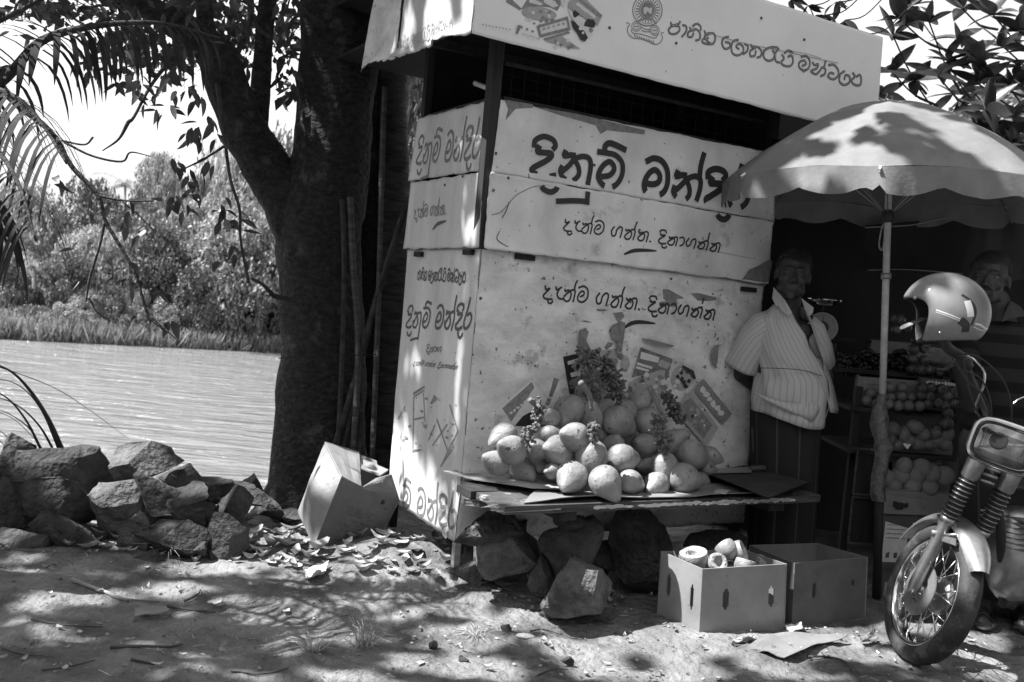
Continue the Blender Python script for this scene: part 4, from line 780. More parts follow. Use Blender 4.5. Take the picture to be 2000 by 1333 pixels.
# pruned canopy overhead: where the photograph shows sunlit patches the crown has gaps
SV = np.array(SUN)
lit_pts = []; LITG = [(60, 1125, 55, 7), (150, 1172, 70, 12), (60, 1190, 50, 8), (100, 1245, 40, 8), (300, 1265, 18, 4), (390, 1112, 55, 16), (340, 1150, 60, 14), (360, 1195, 25, 7), (470, 1110, 60, 12), (490, 1180, 50, 12), (570, 1200, 110, 24), (700, 1118, 130, 14), (600, 1140, 60, 16), (770, 1180, 80, 16), (640, 1240, 80, 18), (545, 1262, 50, 10),
     (860, 1125, 80, 18), (960, 1165, 60, 14), (900, 1190, 50, 12), (900, 1245, 80, 18), (1000, 1215, 50, 11), (850, 1300, 80, 14), (960, 1305, 50, 13), (1080, 1215, 60, 12), (1180, 1228, 60, 10), (1130, 1268, 70, 15), (1250, 1218, 50, 9), (1290, 1262, 50, 15), (1200, 1312, 70, 12), (1330, 1300, 50, 17), (1410, 1268, 60, 9), (1470, 1256, 90, 8),
     (1600, 1245, 75, 12), (1495, 1290, 55, 10), (1600, 1278, 60, 9), (1750, 1215, 40, 12), (1700, 1290, 40, 9), (1880, 1245, 60, 12), (1935, 1305, 40, 12), (1900, 1280, 60, 9), (1700, 1240, 40, 10), (820, 1085, 60, 16), (900, 1095, 40, 14), (740, 1080, 40, 10), (560, 1060, 30, 10), (1330, 1225, 40, 9), (25, 1215, 25, 5), (500, 1330, 60, 8), (300, 1140, 30, 6), (700, 1330, 60, 8), (200, 1160, 60, 6), (50, 1095, 25, 6), (1560, 1320, 40, 8)]
litg = []
for (x, y, a, b) in LITG:
    p = onz(x, y, 0); p2 = onz(x+a, y, 0); p3 = onz(x, y-b, 0); litg.append((p[0], p[1], abs(p2[0]-p[0])*(1.0 if x < 700 else 1.25), abs(p3[1]-p[1])*(1.05 if x < 700 else 1.4)))
def lp(x, y, Y, r): lit_pts.append(list(atY(x, y, Y))+[r])
for a in [(1650, 275, 4.05, .10), (1695, 268, 3.95, .09), (1610, 208, 4.3, .08), (1655, 205, 4.3, .07), (1710, 198, 4.4, .07), (1745, 208, 4.4, .06), (1810, 215, 4.3, .06), (1850, 240, 4.2, .08), (1890, 265, 4.1, .09), (1925, 290, 4.1, .09), (1960, 315, 4.0, .09), (1985, 345, 4.0, .08), (1560, 325, 4.2, .06), (1690, 330, 3.9, .05),
          (930, 470, 4.22, .0), (905, 478, 4.35, -.01)]: lp(*a)
for y in range(540, 660, 30): lp(911, y, 4.3, -.01)
for y in range(660, 1050, 34): lp(900-(y-660)*.04, y, 4.3, .0)
for a in [(870, 985, 4.35, .01), (880, 1040, 4.25, .02), (800, 700, 4.7, -.01), (785, 860, 4.75, -.01),
          (883, 60, 4.2, .06), (880, 20, 4.2, .06), (860, 40, 4.25, .05), (800, 90, 4.5, .025), (815, 60, 4.5, .02), (838, 50, 4.3, .03),
          (95, 925, 4.6, .1), (150, 900, 4.6, .08), (255, 915, 4.6, .14), (200, 905, 4.6, .06), (140, 965, 4.45, .07), (220, 1010, 4.45, .08), (225, 980, 4.45, .05), (345, 935, 4.6, .07), (310, 960, 4.5, .05), (460, 1000, 4.5, .07), (425, 970, 4.5, .06), (485, 985, 4.8, .07), (30, 1060, 4.3, .05), (270, 1045, 4.4, .05), (150, 1000, 4.4, .03), (350, 975, 4.5, .04), (60, 945, 4.6, .05),
          (640, 900, 4.8, .09), (665, 905, 4.75, .08), (605, 950, 4.8, .09), (620, 1010, 4.75, .05), (745, 950, 4.7, .06), (590, 1000, 4.85, .07), (690, 880, 4.95, .04), (720, 900, 4.9, .05), (555, 1010, 4.9, .07), (540, 1050, 4.6, .08), (580, 1060, 4.6, .06),
          (1310, 1150, 3.95, .13), (1340, 1190, 3.9, .11), (1330, 1100, 3.95, .1), (1360, 1095, 4.05, .08), (1400, 1080, 4.1, .05), (1450, 1065, 4.15, .07), (1480, 1100, 4.1, .05), (1640, 1075, 4.45, .07), (1660, 1090, 4.4, .05),
          (905, 928, 3.95, .04), (950, 935, 3.85, .04), (1020, 992, 3.65, .06), (1070, 990, 3.7, .04),
          (1830, 555, 3.6, .05), (1850, 545, 3.6, .05), (1778, 640, 3.55, .04), (1885, 1050, 3.5, .07), (1905, 1070, 3.5, .06), (1870, 900, 3.65, .05), (1850, 1000, 3.6, .06), (1820, 1060, 3.6, .05), (1800, 1100, 3.65, .04), (1970, 900, 3.4, .06), (1850, 960, 3.6, .05), (1742, 1200, 3.8, .04), (1890, 1130, 3.6, .05), (1915, 720, 3.8, .04),
          (980, 1070, 4.1, .04), (1000, 1110, 4.1, .04), (1075, 1075, 4.05, .04), (1110, 1080, 4.0, .04), (1145, 1120, 3.95, .06), (1170, 1135, 3.95, .05), (925, 1040, 4.15, .03), (990, 1045, 4.1, .03), (1060, 1120, 4.0, .04), (1120, 1060, 4.0, .03), (1900, 120, 6.9, .2), (1745, 140, 6.9, .15), (1940, 40, 6.9, .15), (1950, 230, 6.9, .15)]: lp(*a)
for (x_, y_) in [(742, 200), (744, 250), (746, 300), (748, 350), (752, 400), (770, 430), (775, 470), (742, 520)]: lp(x_, y_, 6.0, .035)
for (x_, y_) in [(612, 110), (606, 150), (600, 190), (596, 230)]: lp(x_, y_, 5.35, .015)
for i_, dx, dy, r_ in [(0, -40, -10, .035), (2, -20, -20, .04), (4, -10, -30, .03), (6, -40, -40, .03), (7, -10, -50, .05), (8, 10, -10, .02), (9, -20, -60, .03), (10, 0, -40, .065), (10, 0, 50, .05), (11, 40, 20, .03), (12, -10, -50, .06), (12, 60, -20, .05), (16, 0, 0, .065), (17, 20, -50, .055), (17, 60, 0, .04), (23, 0, -10, .02), (5, 0, 0, .02), (29, -10, -50, .02)]:
    p_, R__ = nutpos(i_); x_, y_ = ZN((NUTS[i_][0]+dx, NUTS[i_][1]+dy)); lit_pts.append(list(atY(x_, y_, p_[1]-R__*.7))+[r_])
lit_pts = np.array(lit_pts); litg = np.array(litg)
nL = 46000
Z = RNG.uniform(4.6, 6.6, nL); gx = RNG.uniform(-3.9, 4.9, nL); gy = RNG.uniform(1.6, 8.3, nL)   # foot of the shadow on the ground
P = np.stack([gx+SV[0]/SV[2]*Z, gy+SV[1]/SV[2]*Z, Z], 1)
keep = np.ones(nL, bool)
for cx, cy, a, b in litg: keep &= (((gx-cx)/(a+.03))**2+((gy-cy)/(b+.03))**2) > 1
for x, y, z, r in lit_pts:
    q = P-np.array([x, y, z]); d = q-np.outer(q@SV, SV); keep &= (d*d).sum(1) > (r+.035)**2
P = P[keep]
Vv, Ff = leaf_quads(P, RNG.uniform(.10, .17, len(P)), up=2.0, aspect=.8)
fast('foliage', Vv, Ff, M['leaf'], TR, kind='stuff')
# limbs that carry the crown, above the picture
for k, (ex, ey, ez) in enumerate([(-3.2, 4.2, 5.4), (-5.2, 5.6, 5.9), (-2.4, 6.8, 6.0), (-.6, 6.6, 5.6), (-4.4, 3.2, 5.6), (-1.4, 4.6, 6.2)]):
    s = atY(690, -300, 5.6) if k != 1 else atY(120, -80, 4.8); e = np.array([ex, ey, ez]); m_ = (s+e)/2+np.array([0, 0, .35]); mb = MB(); mb.tube(smoothline([s, m_, e], 8), list(np.linspace(.09, .02, 17)), 9, rough=.1, seed=k); mb.build('limb', M['limb'], TR, smooth=True)
# in-frame foliage behind the limbs
C = []
for (x, y, rx, ry, Y, m) in [(330, 30, 120, 50, 5.8, 150), (500, 60, 80, 80, 6.1, 130), (120, 20, 110, 30, 5.4, 90), (260, 110, 60, 50, 5.4, 60), (260, 15, 110, 28, 5.6, 120), (300, 60, 60, 35, 5.6, 70), (470, 40, 60, 45, 6.0, 120), (560, 60, 40, 60, 6.0, 100), (450, 110, 30, 30, 6.0, 40), (230, 110, 50, 35, 5.6, 40), (90, 20, 90, 25, 5.6, 60), (400, 20, 60, 30, 6.0, 60), (560, 180, 25, 40, 6, 20), (340, 130, 45, 40, 5.4, 70)]:
    for k in range(m): C.append(atY(x+rnd.gauss(0, rx*.5), y+rnd.gauss(0, ry*.6), Y+rnd.gauss(0, .3)))
Vv, Ff = leaf_quads(np.array(C), RNG.uniform(.05, .10, len(C)), up=.6, aspect=.6); fast('foliage', Vv, Ff, M['leaf'], TR, kind='stuff')

T2R = empty('ringed_tree', tuple(atY(750, 960, 6.1)), 'dark ringed trunk with sun-flecked bark wedged between the big tree and the kiosk', 'tree')
mb = MB(); limb(mb, [(752, 990, 6.1, 60), (752, 800, 6.1, 50), (758, 600, 6.1, 46), (760, 400, 6.1, 42), (760, 250, 6.1, 36), (765, 120, 6.1, 34), (775, -60, 6.1, 30), (800, -300, 6.1, 24)], 8, 20, .1, 9); o = mb.build('trunk', M['bark2'], T2R, smooth=True); rough_up(o, .012, 9)
mb = MB(); limb(mb, [(700, 990, 6.0, 40), (702, 700, 6.0, 36), (706, 450, 6.0, 34), (705, 250, 6.0, 34), (715, 60, 6.0, 30), (740, -200, 6.0, 24)], 8, 16, .1, 12); mb.build('stem', M['bark'], T2R, smooth=True)
C = np.array([atY(820+rnd.gauss(0, 60), -250+rnd.gauss(0, 90), 6.1+rnd.gauss(0, .5)) for k in range(500)]); Vv, Ff = leaf_quads(C, RNG.uniform(.08, .14, len(C))); fast('foliage', Vv, Ff, M['leaf'], T2R, kind='stuff')
for q, r_, lab in [([(660, 880), (668, 700), (672, 520), (668, 390)], 5, 'thin straight pole leaning on the big tree, nearest its bark'), ([(690, 890), (700, 680), (690, 520), (684, 385)], 6.5, 'pale bowed pole leaning beside the thin straight one'), ([(727, 895), (735, 700), (740, 560), (748, 260), (752, 170)], 5.5, 'longest upright pole in front of the sun-flecked trunk'),
                  ([(652, 880), (700, 720), (742, 560), (795, 400)], 6.5, 'slanting pole crossing the upright poles toward the kiosk'), ([(668, 885), (690, 780), (706, 700), (712, 640)], 4, 'short slanting stick low behind the crossing pole'), ([(705, 890), (704, 780), (700, 700)], 6, 'short thick pole standing low between the leaning poles')]:
    mb = MB(); P = [atY(x, y, 5.28 if i == 0 else 5.36) for i, (x, y) in enumerate(q)]; mb.tube(smoothline(P, 6), r_*5.3/FPX, 9, rough=.08); o = mb.build('leaning_pole', M['limb'] if 'pale' not in lab and 'longest' not in lab else M['wood'], smooth=True); tag(o, lab, 'pole', 'poles leaning against the big tree')
mb = MB(); mb.tube(smoothline([atY(545, 700, 5.15), atY(600, 696, 5.12), atY(660, 695, 5.2), atY(735, 693, 5.3)], 6), .003, 5); o = mb.build('cord', M['black'], smooth=True); tag(o, 'thin dark cord tied round the big trunk and the poles', 'cord')

# ------------------------------------------------------------------ large-leaved tree at the right
AL = empty('almond_tree', (4.6, 8.0, 0), 'large-leaved tree with dark glossy rosettes of leaves above the umbrella at the right', 'tree')
mb = MB(); mb.tube(smoothline([(4.6, 8.0, -.1), (4.7, 7.9, 1.5), (4.5, 7.6, 2.6), (4.3, 7.3, 3.4)], 6), list(np.linspace(.16, .07, 19)), 12, rough=.12); mb.build('trunk', M['bark'], AL, smooth=True)
ALM = [leaf_mesh('leaf', M['almond'], w=.48, bend=.12, n=7), leaf_mesh('leaf', M['almond'], w=.52, bend=.3, n=7), leaf_mesh('leaf', M['almond'], w=.5, bend=-.15, n=7, fold=.2)]
ROS = [(1780, 12), (1815, 44), (1868, 76), (1905, 112), (1940, 30), (1992, 62), (1745, 72), (1742, 142), (1785, 158), (1832, 150), (1902, 122), (1968, 168), (1862, 185), (1925, 215), (1992, 130), (1978, 232), (1950, 272), (1992, 322), (1912, 165), (1758, 38), (1880, 18), (1960, 92), (1722, 185), (1905, 185), (1940, 245), (2010, 10), (2020, 190), (2020, 290), (1980, 290), (1850, 120), (2040, 100)]
for i, (x, y) in enumerate(ROS):
    Y = 7.0+rnd.gauss(0, .3); c = atY(x, y, Y); st = atY(x+90+rnd.gauss(0, 30), y+70+rnd.gauss(0, 30), 7.3); mb = MB(); mb.tube(smoothline([c, (c+st)/2+np.array([0, 0, -.04]), st], 4), [.006]*5+[.010]*4, 6); mb.build('branch', M['limb'], AL, smooth=True)
    for k in range(7):
        a = k*2*math.pi/7+rnd.gauss(0, .3)+i; d = (math.cos(a), math.sin(a)*.8, rnd.gauss(.25, .45)); add_leaf(rnd.choice(ALM), c, d, rnd.uniform(.15, .27), AL)
for (x, y) in [(1578, 12), (1612, 30), (1650, 40), (1545, 0), (1635, 5), (1590, 35), (1690, 68)]:
    c = atY(x, y, 6.0); mb = MB(); mb.tube(smoothline([c, atY(x+40, y-10, 6.1), atY(x+90, y-60, 6.3)], 4), .004, 5); mb.build('branch', M['limb'], AL, smooth=True)
    for k in range(4): add_leaf(rnd.choice(ALM), c, (rnd.gauss(0, .6), rnd.gauss(0, .5), -abs(rnd.gauss(.3, .4))), rnd.uniform(.08, .15), AL)
C = np.array([atY(1900+rnd.uniform(-150, 190), 170+rnd.uniform(-30, 240), 10.5+rnd.gauss(0, .8)) for k in range(2600)]); C = C[[proj(p)[1] > 300-(proj(p)[0]-1700)*.55 for p in C]]
Vv, Ff = leaf_quads(C, RNG.uniform(.08, .2, len(C)), up=1, aspect=.7); fast('foliage', Vv, Ff, M['far_leaf2'], AL, kind='stuff')

# ------------------------------------------------------------------ coconut palm leaning in from the left
PA = empty('coconut_palm', (-3.6, 3.6, 0), 'palm standing out of frame at the left whose fronds hang into the top left corner', 'palm tree')
mb = MB(); mb.tube(smoothline([(-3.6, 3.6, -.1), (-3.5, 3.6, 1.4), (-3.3, 3.6, 2.5)], 6), list(np.linspace(.16, .12, 13)), 12, rough=.06); mb.build('trunk', M['bark2'], PA, smooth=True)
def frond(pts, Y, n, L, drop, wide, side=(1, -1), r=7, fwd=.35, mt='frond', parent=PA):
    P = smoothline([atY(x, y, Y+dy) for x, y, dy in pts], 10); fr = MB(); m = len(P); fr.tube(P, list(np.linspace(r*Y/FPX, .004, m)), 7); f = fr.build('frond', M['limb'], parent, smooth=True)
    for k in range(n):
        t = .08+.9*k/n; i = min(int(t*(m-1)), m-2); p = P[i]; T = P[i+1]-P[i]; T = T/np.linalg.norm(T)
        for s in side:
            sd = np.cross(T, [0, 0, 1]); sd /= np.linalg.norm(sd); ll = L*(1-.45*abs(t-.4))*rnd.uniform(.8, 1.15); d = sd*s*.8+T*fwd*(1+t)+np.array([0, 0, .25]); d /= np.linalg.norm(d); d += np.array([rnd.gauss(0, .07) for _ in range(3)])
            q = []; w0 = wide*rnd.uniform(.8, 1.2); wn = np.cross(d, [0, 0, 1]); wn = wn/np.linalg.norm(wn); mb = MB(); N_ = 6; pos = p.copy(); dd = d.copy()
            for j in range(N_+1):
                ww = w0*math.sin(math.pi*min(1, .12+.88*j/N_))**.7*.5+.0008; q += [pos-wn*ww, pos+wn*ww]; dd = dd+np.array([0, 0, -drop/N_*2.2]); dd /= np.linalg.norm(dd); pos = pos+dd*ll/N_
            mb.add(q, [(2*j, 2*j+2, 2*j+3, 2*j+1) for j in range(N_)]); mb.build('leaflet', M[mt], f, smooth=True)
frond([(-120, 235, 0), (0, 162, 0), (75, 85, 0), (150, 58, 0), (240, 46, .1), (330, 48, .2), (430, 75, .3)], 3.9, 24, .34, 1.4, .022, r=12)
frond([(-120, 190, .2), (-40, 170, .1), (30, 190, 0), (80, 240, -.1), (130, 320, -.2)], 3.6, 26, .44, 1.1, .014, r=8)
frond([(-160, 240, .2), (-60, 250, .1), (0, 300, 0), (40, 370, -.1), (70, 470, -.2)], 3.4, 26, .42, 1.0, .014, r=8)
frond([(-130, 110, 0), (-40, 60, 0), (60, 10, 0), (190, -60, 0)], 3.8, 16, .36, .55, .012, r=9)
frond([(-180, 320, 0), (-90, 330, 0), (-20, 390, 0), (15, 480, 0)], 3.3, 18, .36, .9, .013, r=7)
# young palm low at the left, rooted behind the rock wall
YP = empty('young_palm', tuple(atY(125, 890, 4.85)), 'low young palm arching out over the water from behind the rocks at far left', 'palm tree')
for (q, r_) in [([(122, 880), (95, 820), (60, 765), (20, 725), (-40, 700)], 9), ([(80, 878), (50, 820), (10, 775), (-50, 750)], 5), ([(105, 880), (75, 830), (30, 790), (-40, 765)], 4.5), ([(82, 880), (60, 840), (20, 810), (-30, 790)], 3.5), ([(115, 880), (80, 800), (35, 752), (-30, 735)], 3.5),
                ([(30, 880), (10, 850), (-20, 830)], 2.5), ([(-60, 700), (30, 728), (110, 760), (180, 805), (250, 857)], 2.6), ([(16, 880), (-10, 850)], 2), ([(-50, 790), (20, 815), (60, 850), (85, 878)], 2)]:
    mb = MB(); P = smoothline([atY(x, y, 4.8) for x, y in q], 6); w = [max(.0015, r_*4.8/FPX*(1-.7*i/len(P))) for i in range(len(P))]; mb.tube(P, w, 7, flat=.35); mb.build('frond', M['frond'], YP, smooth=True)

# ------------------------------------------------------------------ rocks
def rock_mb(c, r, seed, R=None, cut=11):
    rr = random.Random(seed); bm = bmesh.new(); bmesh.ops.create_icosphere(bm, subdivisions=3, radius=1.0)
    for k in range(cut):
        n = Vector((rr.gauss(0, 1), rr.gauss(0, 1), rr.gauss(0, 1))).normalized(); d = rr.uniform(.26, .66)
        for v in bm.verts:
            t = v.co.dot(n)
            if t > d: v.co -= n*(t-d)
    mb = MB(); R = rotm((rr.gauss(0, 1), rr.gauss(0, 1), rr.gauss(0, 1)), rr.uniform(0, 6)) if R is None else R
    vs = []
    for v in bm.verts:
        co = R@np.array(v.co)*1.75; co = co*(1+.10*MN.fractal(Vector(co*2.2)+Vector((seed, 0, 0)), 1, 2, 4)); vs.append(np.array(c)+co*np.array(r))
    mb.add(vs, [tuple(v.index for v in f.verts) for f in bm.faces]); bm.free(); return mb
def rock(px, py, w, h, Y, seed, parent, mt='rock', dr=None):
    c = atY(px, py, Y); k = Y/FPX/2; r = (w*k, (dr or (w+h)*.5*k*.8), h*k); mb = rock_mb(c, r, seed); return mb.build('rock', M[mt], parent, autos=24)
RW = empty('rubble_wall', tuple(onz(230, 1085, 0)), 'low heap of broken rocks edging the sandy ground above the river', 'rock wall')
RL = [(28, 912, 80, 72, 4.62), (140, 915, 140, 100, 4.62), (262, 918, 120, 64, 4.64, 'rock_pale'), (35, 980, 100, 96, 4.5), (136, 980, 118, 92, 4.48), (230, 992, 90, 96, 4.46, 'rock_pale'), (308, 978, 66, 78, 4.48), (372, 992, 92, 78, 4.45), (352, 936, 90, 42, 4.6), (452, 1010, 92, 82, 4.45), (33, 1060, 84, 86, 4.36), (122, 1044, 112, 88, 4.38), (270, 1045, 52, 66, 4.36, 'rock_pale'),
      (327, 1040, 90, 52, 4.34), (432, 1046, 60, 74, 4.36), (482, 972, 80, 44, 4.8), (500, 955, 44, 38, 5.1), (131, 1092, 42, 24, 4.25), (296, 1088, 56, 22, 4.25), (405, 960, 60, 40, 4.66), (195, 1060, 60, 50, 4.5), (85, 1000, 60, 60, 4.7), (190, 960, 70, 60, 4.72), (270, 985, 60, 60, 4.72), (340, 1000, 60, 60, 4.7), (410, 1020, 70, 50, 4.66), (470, 1035, 50, 40, 4.5), (520, 990, 60, 40, 4.9), (70, 1095, 30, 16, 4.22), (390, 1075, 34, 20, 4.28), (10, 940, 60, 60, 4.75), (80, 935, 60, 50, 4.75), (-40, 960, 90, 140, 4.55), (-50, 1060, 80, 80, 4.4), (560, 1010, 50, 30, 4.95)]
for i, q in enumerate(RL): rock(q[0], q[1], q[2]*1.12, q[3]*1.12, q[4], 50+i*3, RW, q[5] if len(q) > 5 else 'rock')
for nm, lab, items in [('rock_pier', 'pile of angular rocks under the left end of the bench beside the kiosk leg', [(978, 1092, 112, 100, 4.15, 'rock_pale'), (960, 1028, 110, 50, 4.1), (925, 1085, 60, 80, 4.4), (905, 1118, 56, 30, 4.2, 'rock_pale'), (1010, 1035, 60, 40, 4.35)]),
                       ('rock_pier', 'stacked rocks with a sunlit sloping top propping the front of the bench', [(1090, 1072, 112, 92, 4.08), (1140, 1140, 112, 88, 3.98, 'rock_pale'), (1062, 1142, 50, 80, 4.05), (1104, 1018, 84, 22, 4.05), (1070, 1198, 44, 26, 3.98), (1176, 1196, 34, 18, 3.95)]),
                       ('rock_pier', 'broad dark upright rock in the shade under the middle of the bench', [(1262, 1105, 140, 158, 4.4), (1190, 1090, 70, 60, 4.5), (1200, 1140, 80, 60, 4.45)]),
                       ('rock_pier', 'dark rock under the right end of the bench behind the cardboard boxes', [(1535, 1060, 110, 90, 4.85), (1400, 1080, 80, 70, 4.75), (1560, 1120, 90, 60, 4.9)])]:
    t = empty(nm, tuple(onz(items[0][0], items[0][1]+50, 0)), lab, 'rock pile', 'rock piles carrying the bench')
    for i, q in enumerate(items): rock(q[0], q[1], q[2]*1.12, q[3]*1.12, q[4], 311+i*7+q[0], t, q[5] if len(q) > 5 else 'rock')

# ------------------------------------------------------------------ bench
BN = empty('plank_bench', tuple(onz(1300, 1150, 0)), 'rough plank bench with flaking paint along its front edge, loaded with coconuts', 'bench')
def bxy(a, b): p = K0+D1*a+np.array([D1[1], -D1[0], 0])*b; return p   # a along the bench, b out from the kiosk
def plank(a0, a1, b0, b1, z, t, mt, name='plank', ja=.0, seed=1, amp=.004, sub=24):
    mb = MB(); T = []; B = []
    for j in range(3):
        for i in range(sub+1):
            u = i/sub; v = j/2; a = a0+(a1-a0)*u+(ja*(MN.noise(Vector((v*8, seed, 0)))) if i in (0, sub) else 0); b = b0+(b1-b0)*v+(amp*MN.noise(Vector((u*14, seed, 4))) if j in (0, 2) else 0); p = bxy(a, b); zz = z+amp*MN.noise(Vector((u*4, v, seed))); T.append((p[0], p[1], zz)); B.append((p[0], p[1], zz-t*(1+.25*MN.noise(Vector((u*18, v*3, seed+2))))))
    w = sub+1; n = 3*w; fs = []
    for j in range(2):
        for i in range(sub): a = j*w+i; fs += [(a+w, a+w+1, a+1, a), (n+a, n+a+1, n+a+w+1, n+a+w)]
    for i in range(sub): fs += [(i, i+1, n+i+1, n+i), (2*w+i+1, 2*w+i, n+2*w+i, n+2*w+i+1)]
    for j in range(2): fs += [((j+1)*w, j*w, n+j*w, n+(j+1)*w), (j*w+sub, (j+1)*w+sub, n+(j+1)*w+sub, n+j*w+sub)]
    mb.add(T+B, fs); return mb.build(name, M[mt], BN)
p1 = onz(1613, 970, BZ); aRt = float((p1-K0)@D1); bR = float((p1-K0)@np.array([D1[1], -D1[0], 0]))
plank(aL, aRt, bL-.13, bL, BZ, .032, 'wood', ja=.03, seed=2); plank(aL+.02, aRt-.02, bL-.27, bL-.14, BZ-.003, .03, 'wood', ja=.03, seed=5); plank(aL-.0, aRt-.06, bL-.41, bL-.28, BZ-.001, .03, 'darkwood', ja=.04, seed=8); plank(aL+.06, aRt-.03, .03, bL-.42, BZ-.002, .03, 'darkwood', ja=.04, seed=9)
# splintered left end
mb = MB()
for k in range(26):
    a = aL-.02+rnd.uniform(-.02, .02); b = bL-.125+k*.005; z = BZ-rnd.uniform(.002, .03); p = bxy(a, b); q = bxy(a+rnd.uniform(.1, .35), b+rnd.gauss(0, .004)+.0); mb.tube([tuple(p[:2])+(z,), tuple(q[:2])+(z+.002,)], [.0012, .003], 4)
mb.build('splinters', M['wood_pale'], BN, kind='stuff')
mb = MB()   # flaking light paint on the front edge
for k in range(120):
    a = aL+.42+rnd.random()**.9*(aRt-aL-.6); w = rnd.uniform(.008, .04); h = rnd.uniform(.004, .011); zc_ = BZ-.016+rnd.gauss(0, .0022); pts = []
    for j in range(7): an = j*2*math.pi/7; p = bxy(a+w*math.cos(an)*rnd.uniform(.6, 1), bL+.0065); pts.append((p[0], p[1], zc_+h*math.sin(an)*rnd.uniform(.6, 1)))
    mb.add(pts, [tuple(range(7))])
mb.build('flaking_paint', M['light_print'], BN, kind='stuff')
mb = MB(); q = [bxy(aL-.02, bL-.3), bxy(aL+.35, bL-.06), bxy(aL+.38, bL-.12), bxy(aL-.0, bL-.36)]; mb.plate([tuple(p[:2])+(BZ-.035,) for p in q][::-1], (0, 0, 1), .028); mb.build('cross_beam', M['wood'], BN)
mb = MB(); mb.hexa([tuple(bxy(a, b)[:2])+(z,) for z in (BZ-.075, BZ-.036) for a, b in ((aL+.28, bL-.38), (aL+.36, bL-.38), (aL+.36, bL-.03), (aL+.28, bL-.03))]); mb.build('cross_beam', M['darkwood'], BN)
mb = MB(); mb.hexa([tuple(bxy(a, b)[:2])+(z,) for z in (BZ-.075, BZ-.036) for a, b in ((aRt-.3, bL-.38), (aRt-.2, bL-.38), (aRt-.2, bL-.03), (aRt-.3, bL-.03))]); mb.build('cross_beam', M['darkwood'], BN)
def flatsheet(name, pts, z, mt, lab, cat, t=.004, wob=.012, seed=1, zf=None, grp=None, n=14):
    # quad of px points unprojected to height z; wavy sheet
    q = [onz(x, y, z) for x, y in pts]; mb = MB(); T = []
    for j in range(n+1):
        for i in range(n+1):
            u, v = i/n, j/n; p = (q[0]*(1-u)+q[1]*u)*(1-v)+(q[3]*(1-u)+q[2]*u)*v; p = p.copy(); e = min(u, 1-u, v, 1-v)
            p[:2] += .008*np.array([MN.noise(Vector((u*6, v*6, seed))), MN.noise(Vector((u*6, v*6, seed+3)))])*(1 if e == 0 else 0); p[2] += .004+wob*(MN.noise(Vector((p[0]*5, p[1]*5, seed)))+.6)+(zf(u, v) if zf else 0); T.append(p)
    w = n+1; N_ = w*w; fs = []
    for j in range(n):
        for i in range(n): a = j*w+i; fs += [(a+w, a+w+1, a+1, a), (N_+a, N_+a+1, N_+a+w+1, N_+a+w)]
    for i in range(n): fs += [(i, i+1, N_+i+1, N_+i), (n*w+i+1, n*w+i, N_+n*w+i, N_+n*w+i+1), ((i+1)*w, i*w, N_+i*w, N_+(i+1)*w), (i*w+n, (i+1)*w+n, N_+(i+1)*w+n, N_+i*w+n)]
    mb.add(T+[p-np.array([0, 0, t]) for p in T], fs); o = mb.build(name, M[mt]); return tag(o, lab, cat, grp)
flatsheet('cardboard_sheet', [(865, 925), (960, 920), (1120, 958), (1040, 958)], BZ+.016, 'wood_pale', 'pale stiff sheet jutting left from under the coconuts at the bench end', 'cardboard', t=.005, wob=.01)
flatsheet('cardboard_sheet', [(1060, 950), (1420, 950), (1470, 972), (1022, 985)], BZ+.001, 'card', 'curling cardboard sheet spread under the front coconuts on the bench', 'cardboard', wob=.014, seed=4, zf=lambda u, v: .012*max(0, v-.8)/.2*math.sin(u*5)**2)
flatsheet('cardboard_sheet', [(960, 925), (1200, 925), (1240, 948), (980, 950)], BZ+.004, 'card_dark', 'dark cardboard sheet flat under the left coconuts', 'cardboard', wob=.008, seed=7)
# ------------------------------------------------------------------ coconuts
def nut_mesh(seed):
    rr = random.Random(seed); vs = []; fs = []; n, m = 22, 18; p1, p2, p3 = rr.uniform(0, 6), rr.uniform(0, 6), rr.uniform(.02, .05)
    for i in range(m+1):
        t = i/m; th = math.pi*t; z = -math.cos(th)
        r = math.sin(th)*(1-.10*z)  # fuller towards the stem end
        if z > .5: k = (z-.5)/.5; z = z+.34*k**1.6; r = r*(1-.2*k)
        for k in range(n):
            a = 2*math.pi*k/n; rr_ = r*(1+p3*math.cos(3*a+p1)+.012*math.sin(5*a+p2)); vs.append((.92*rr_*math.cos(a), .92*rr_*math.sin(a), z*1.0))
    for i in range(m):
        for k in range(n): fs.append((i*n+k, i*n+(k+1) % n, (i+1)*n+(k+1) % n, (i+1)*n+k))
    me = bpy.data.meshes.new('king_coconut'); me.from_pydata(vs, [], fs); me.materials.append(M['nut']); me.polygons.foreach_set('use_smooth', [True]*len(fs)); return me
NM = [nut_mesh(s) for s in range(5)]
NN = FR.n
for i, (cx, cy, r, tx, ty, lev, lab) in enumerate(NUTS):
    p, R_ = nutpos(i); t = onp(*ZN((tx, ty)), p, NN)-p; tl = np.linalg.norm(t); tip = t+NN*max(0, (R_*1.25)**2-tl*tl)**.5*.45; p = p-tip/np.linalg.norm(tip)*R_*.12
    o = bpy.data.objects.new('king_coconut', NM[i % 5]); SC.collection.objects.link(o); F_ = frame(tip); o.matrix_world = Matrix.Translation(Vector(p)) @ Matrix(F_).to_4x4() @ Matrix.Rotation(i*1.7, 4, 'Z') @ Matrix.Diagonal((R_, R_, R_*1.02, 1))
    tag(o, lab, 'coconut', 'king coconuts heaped on the bench')
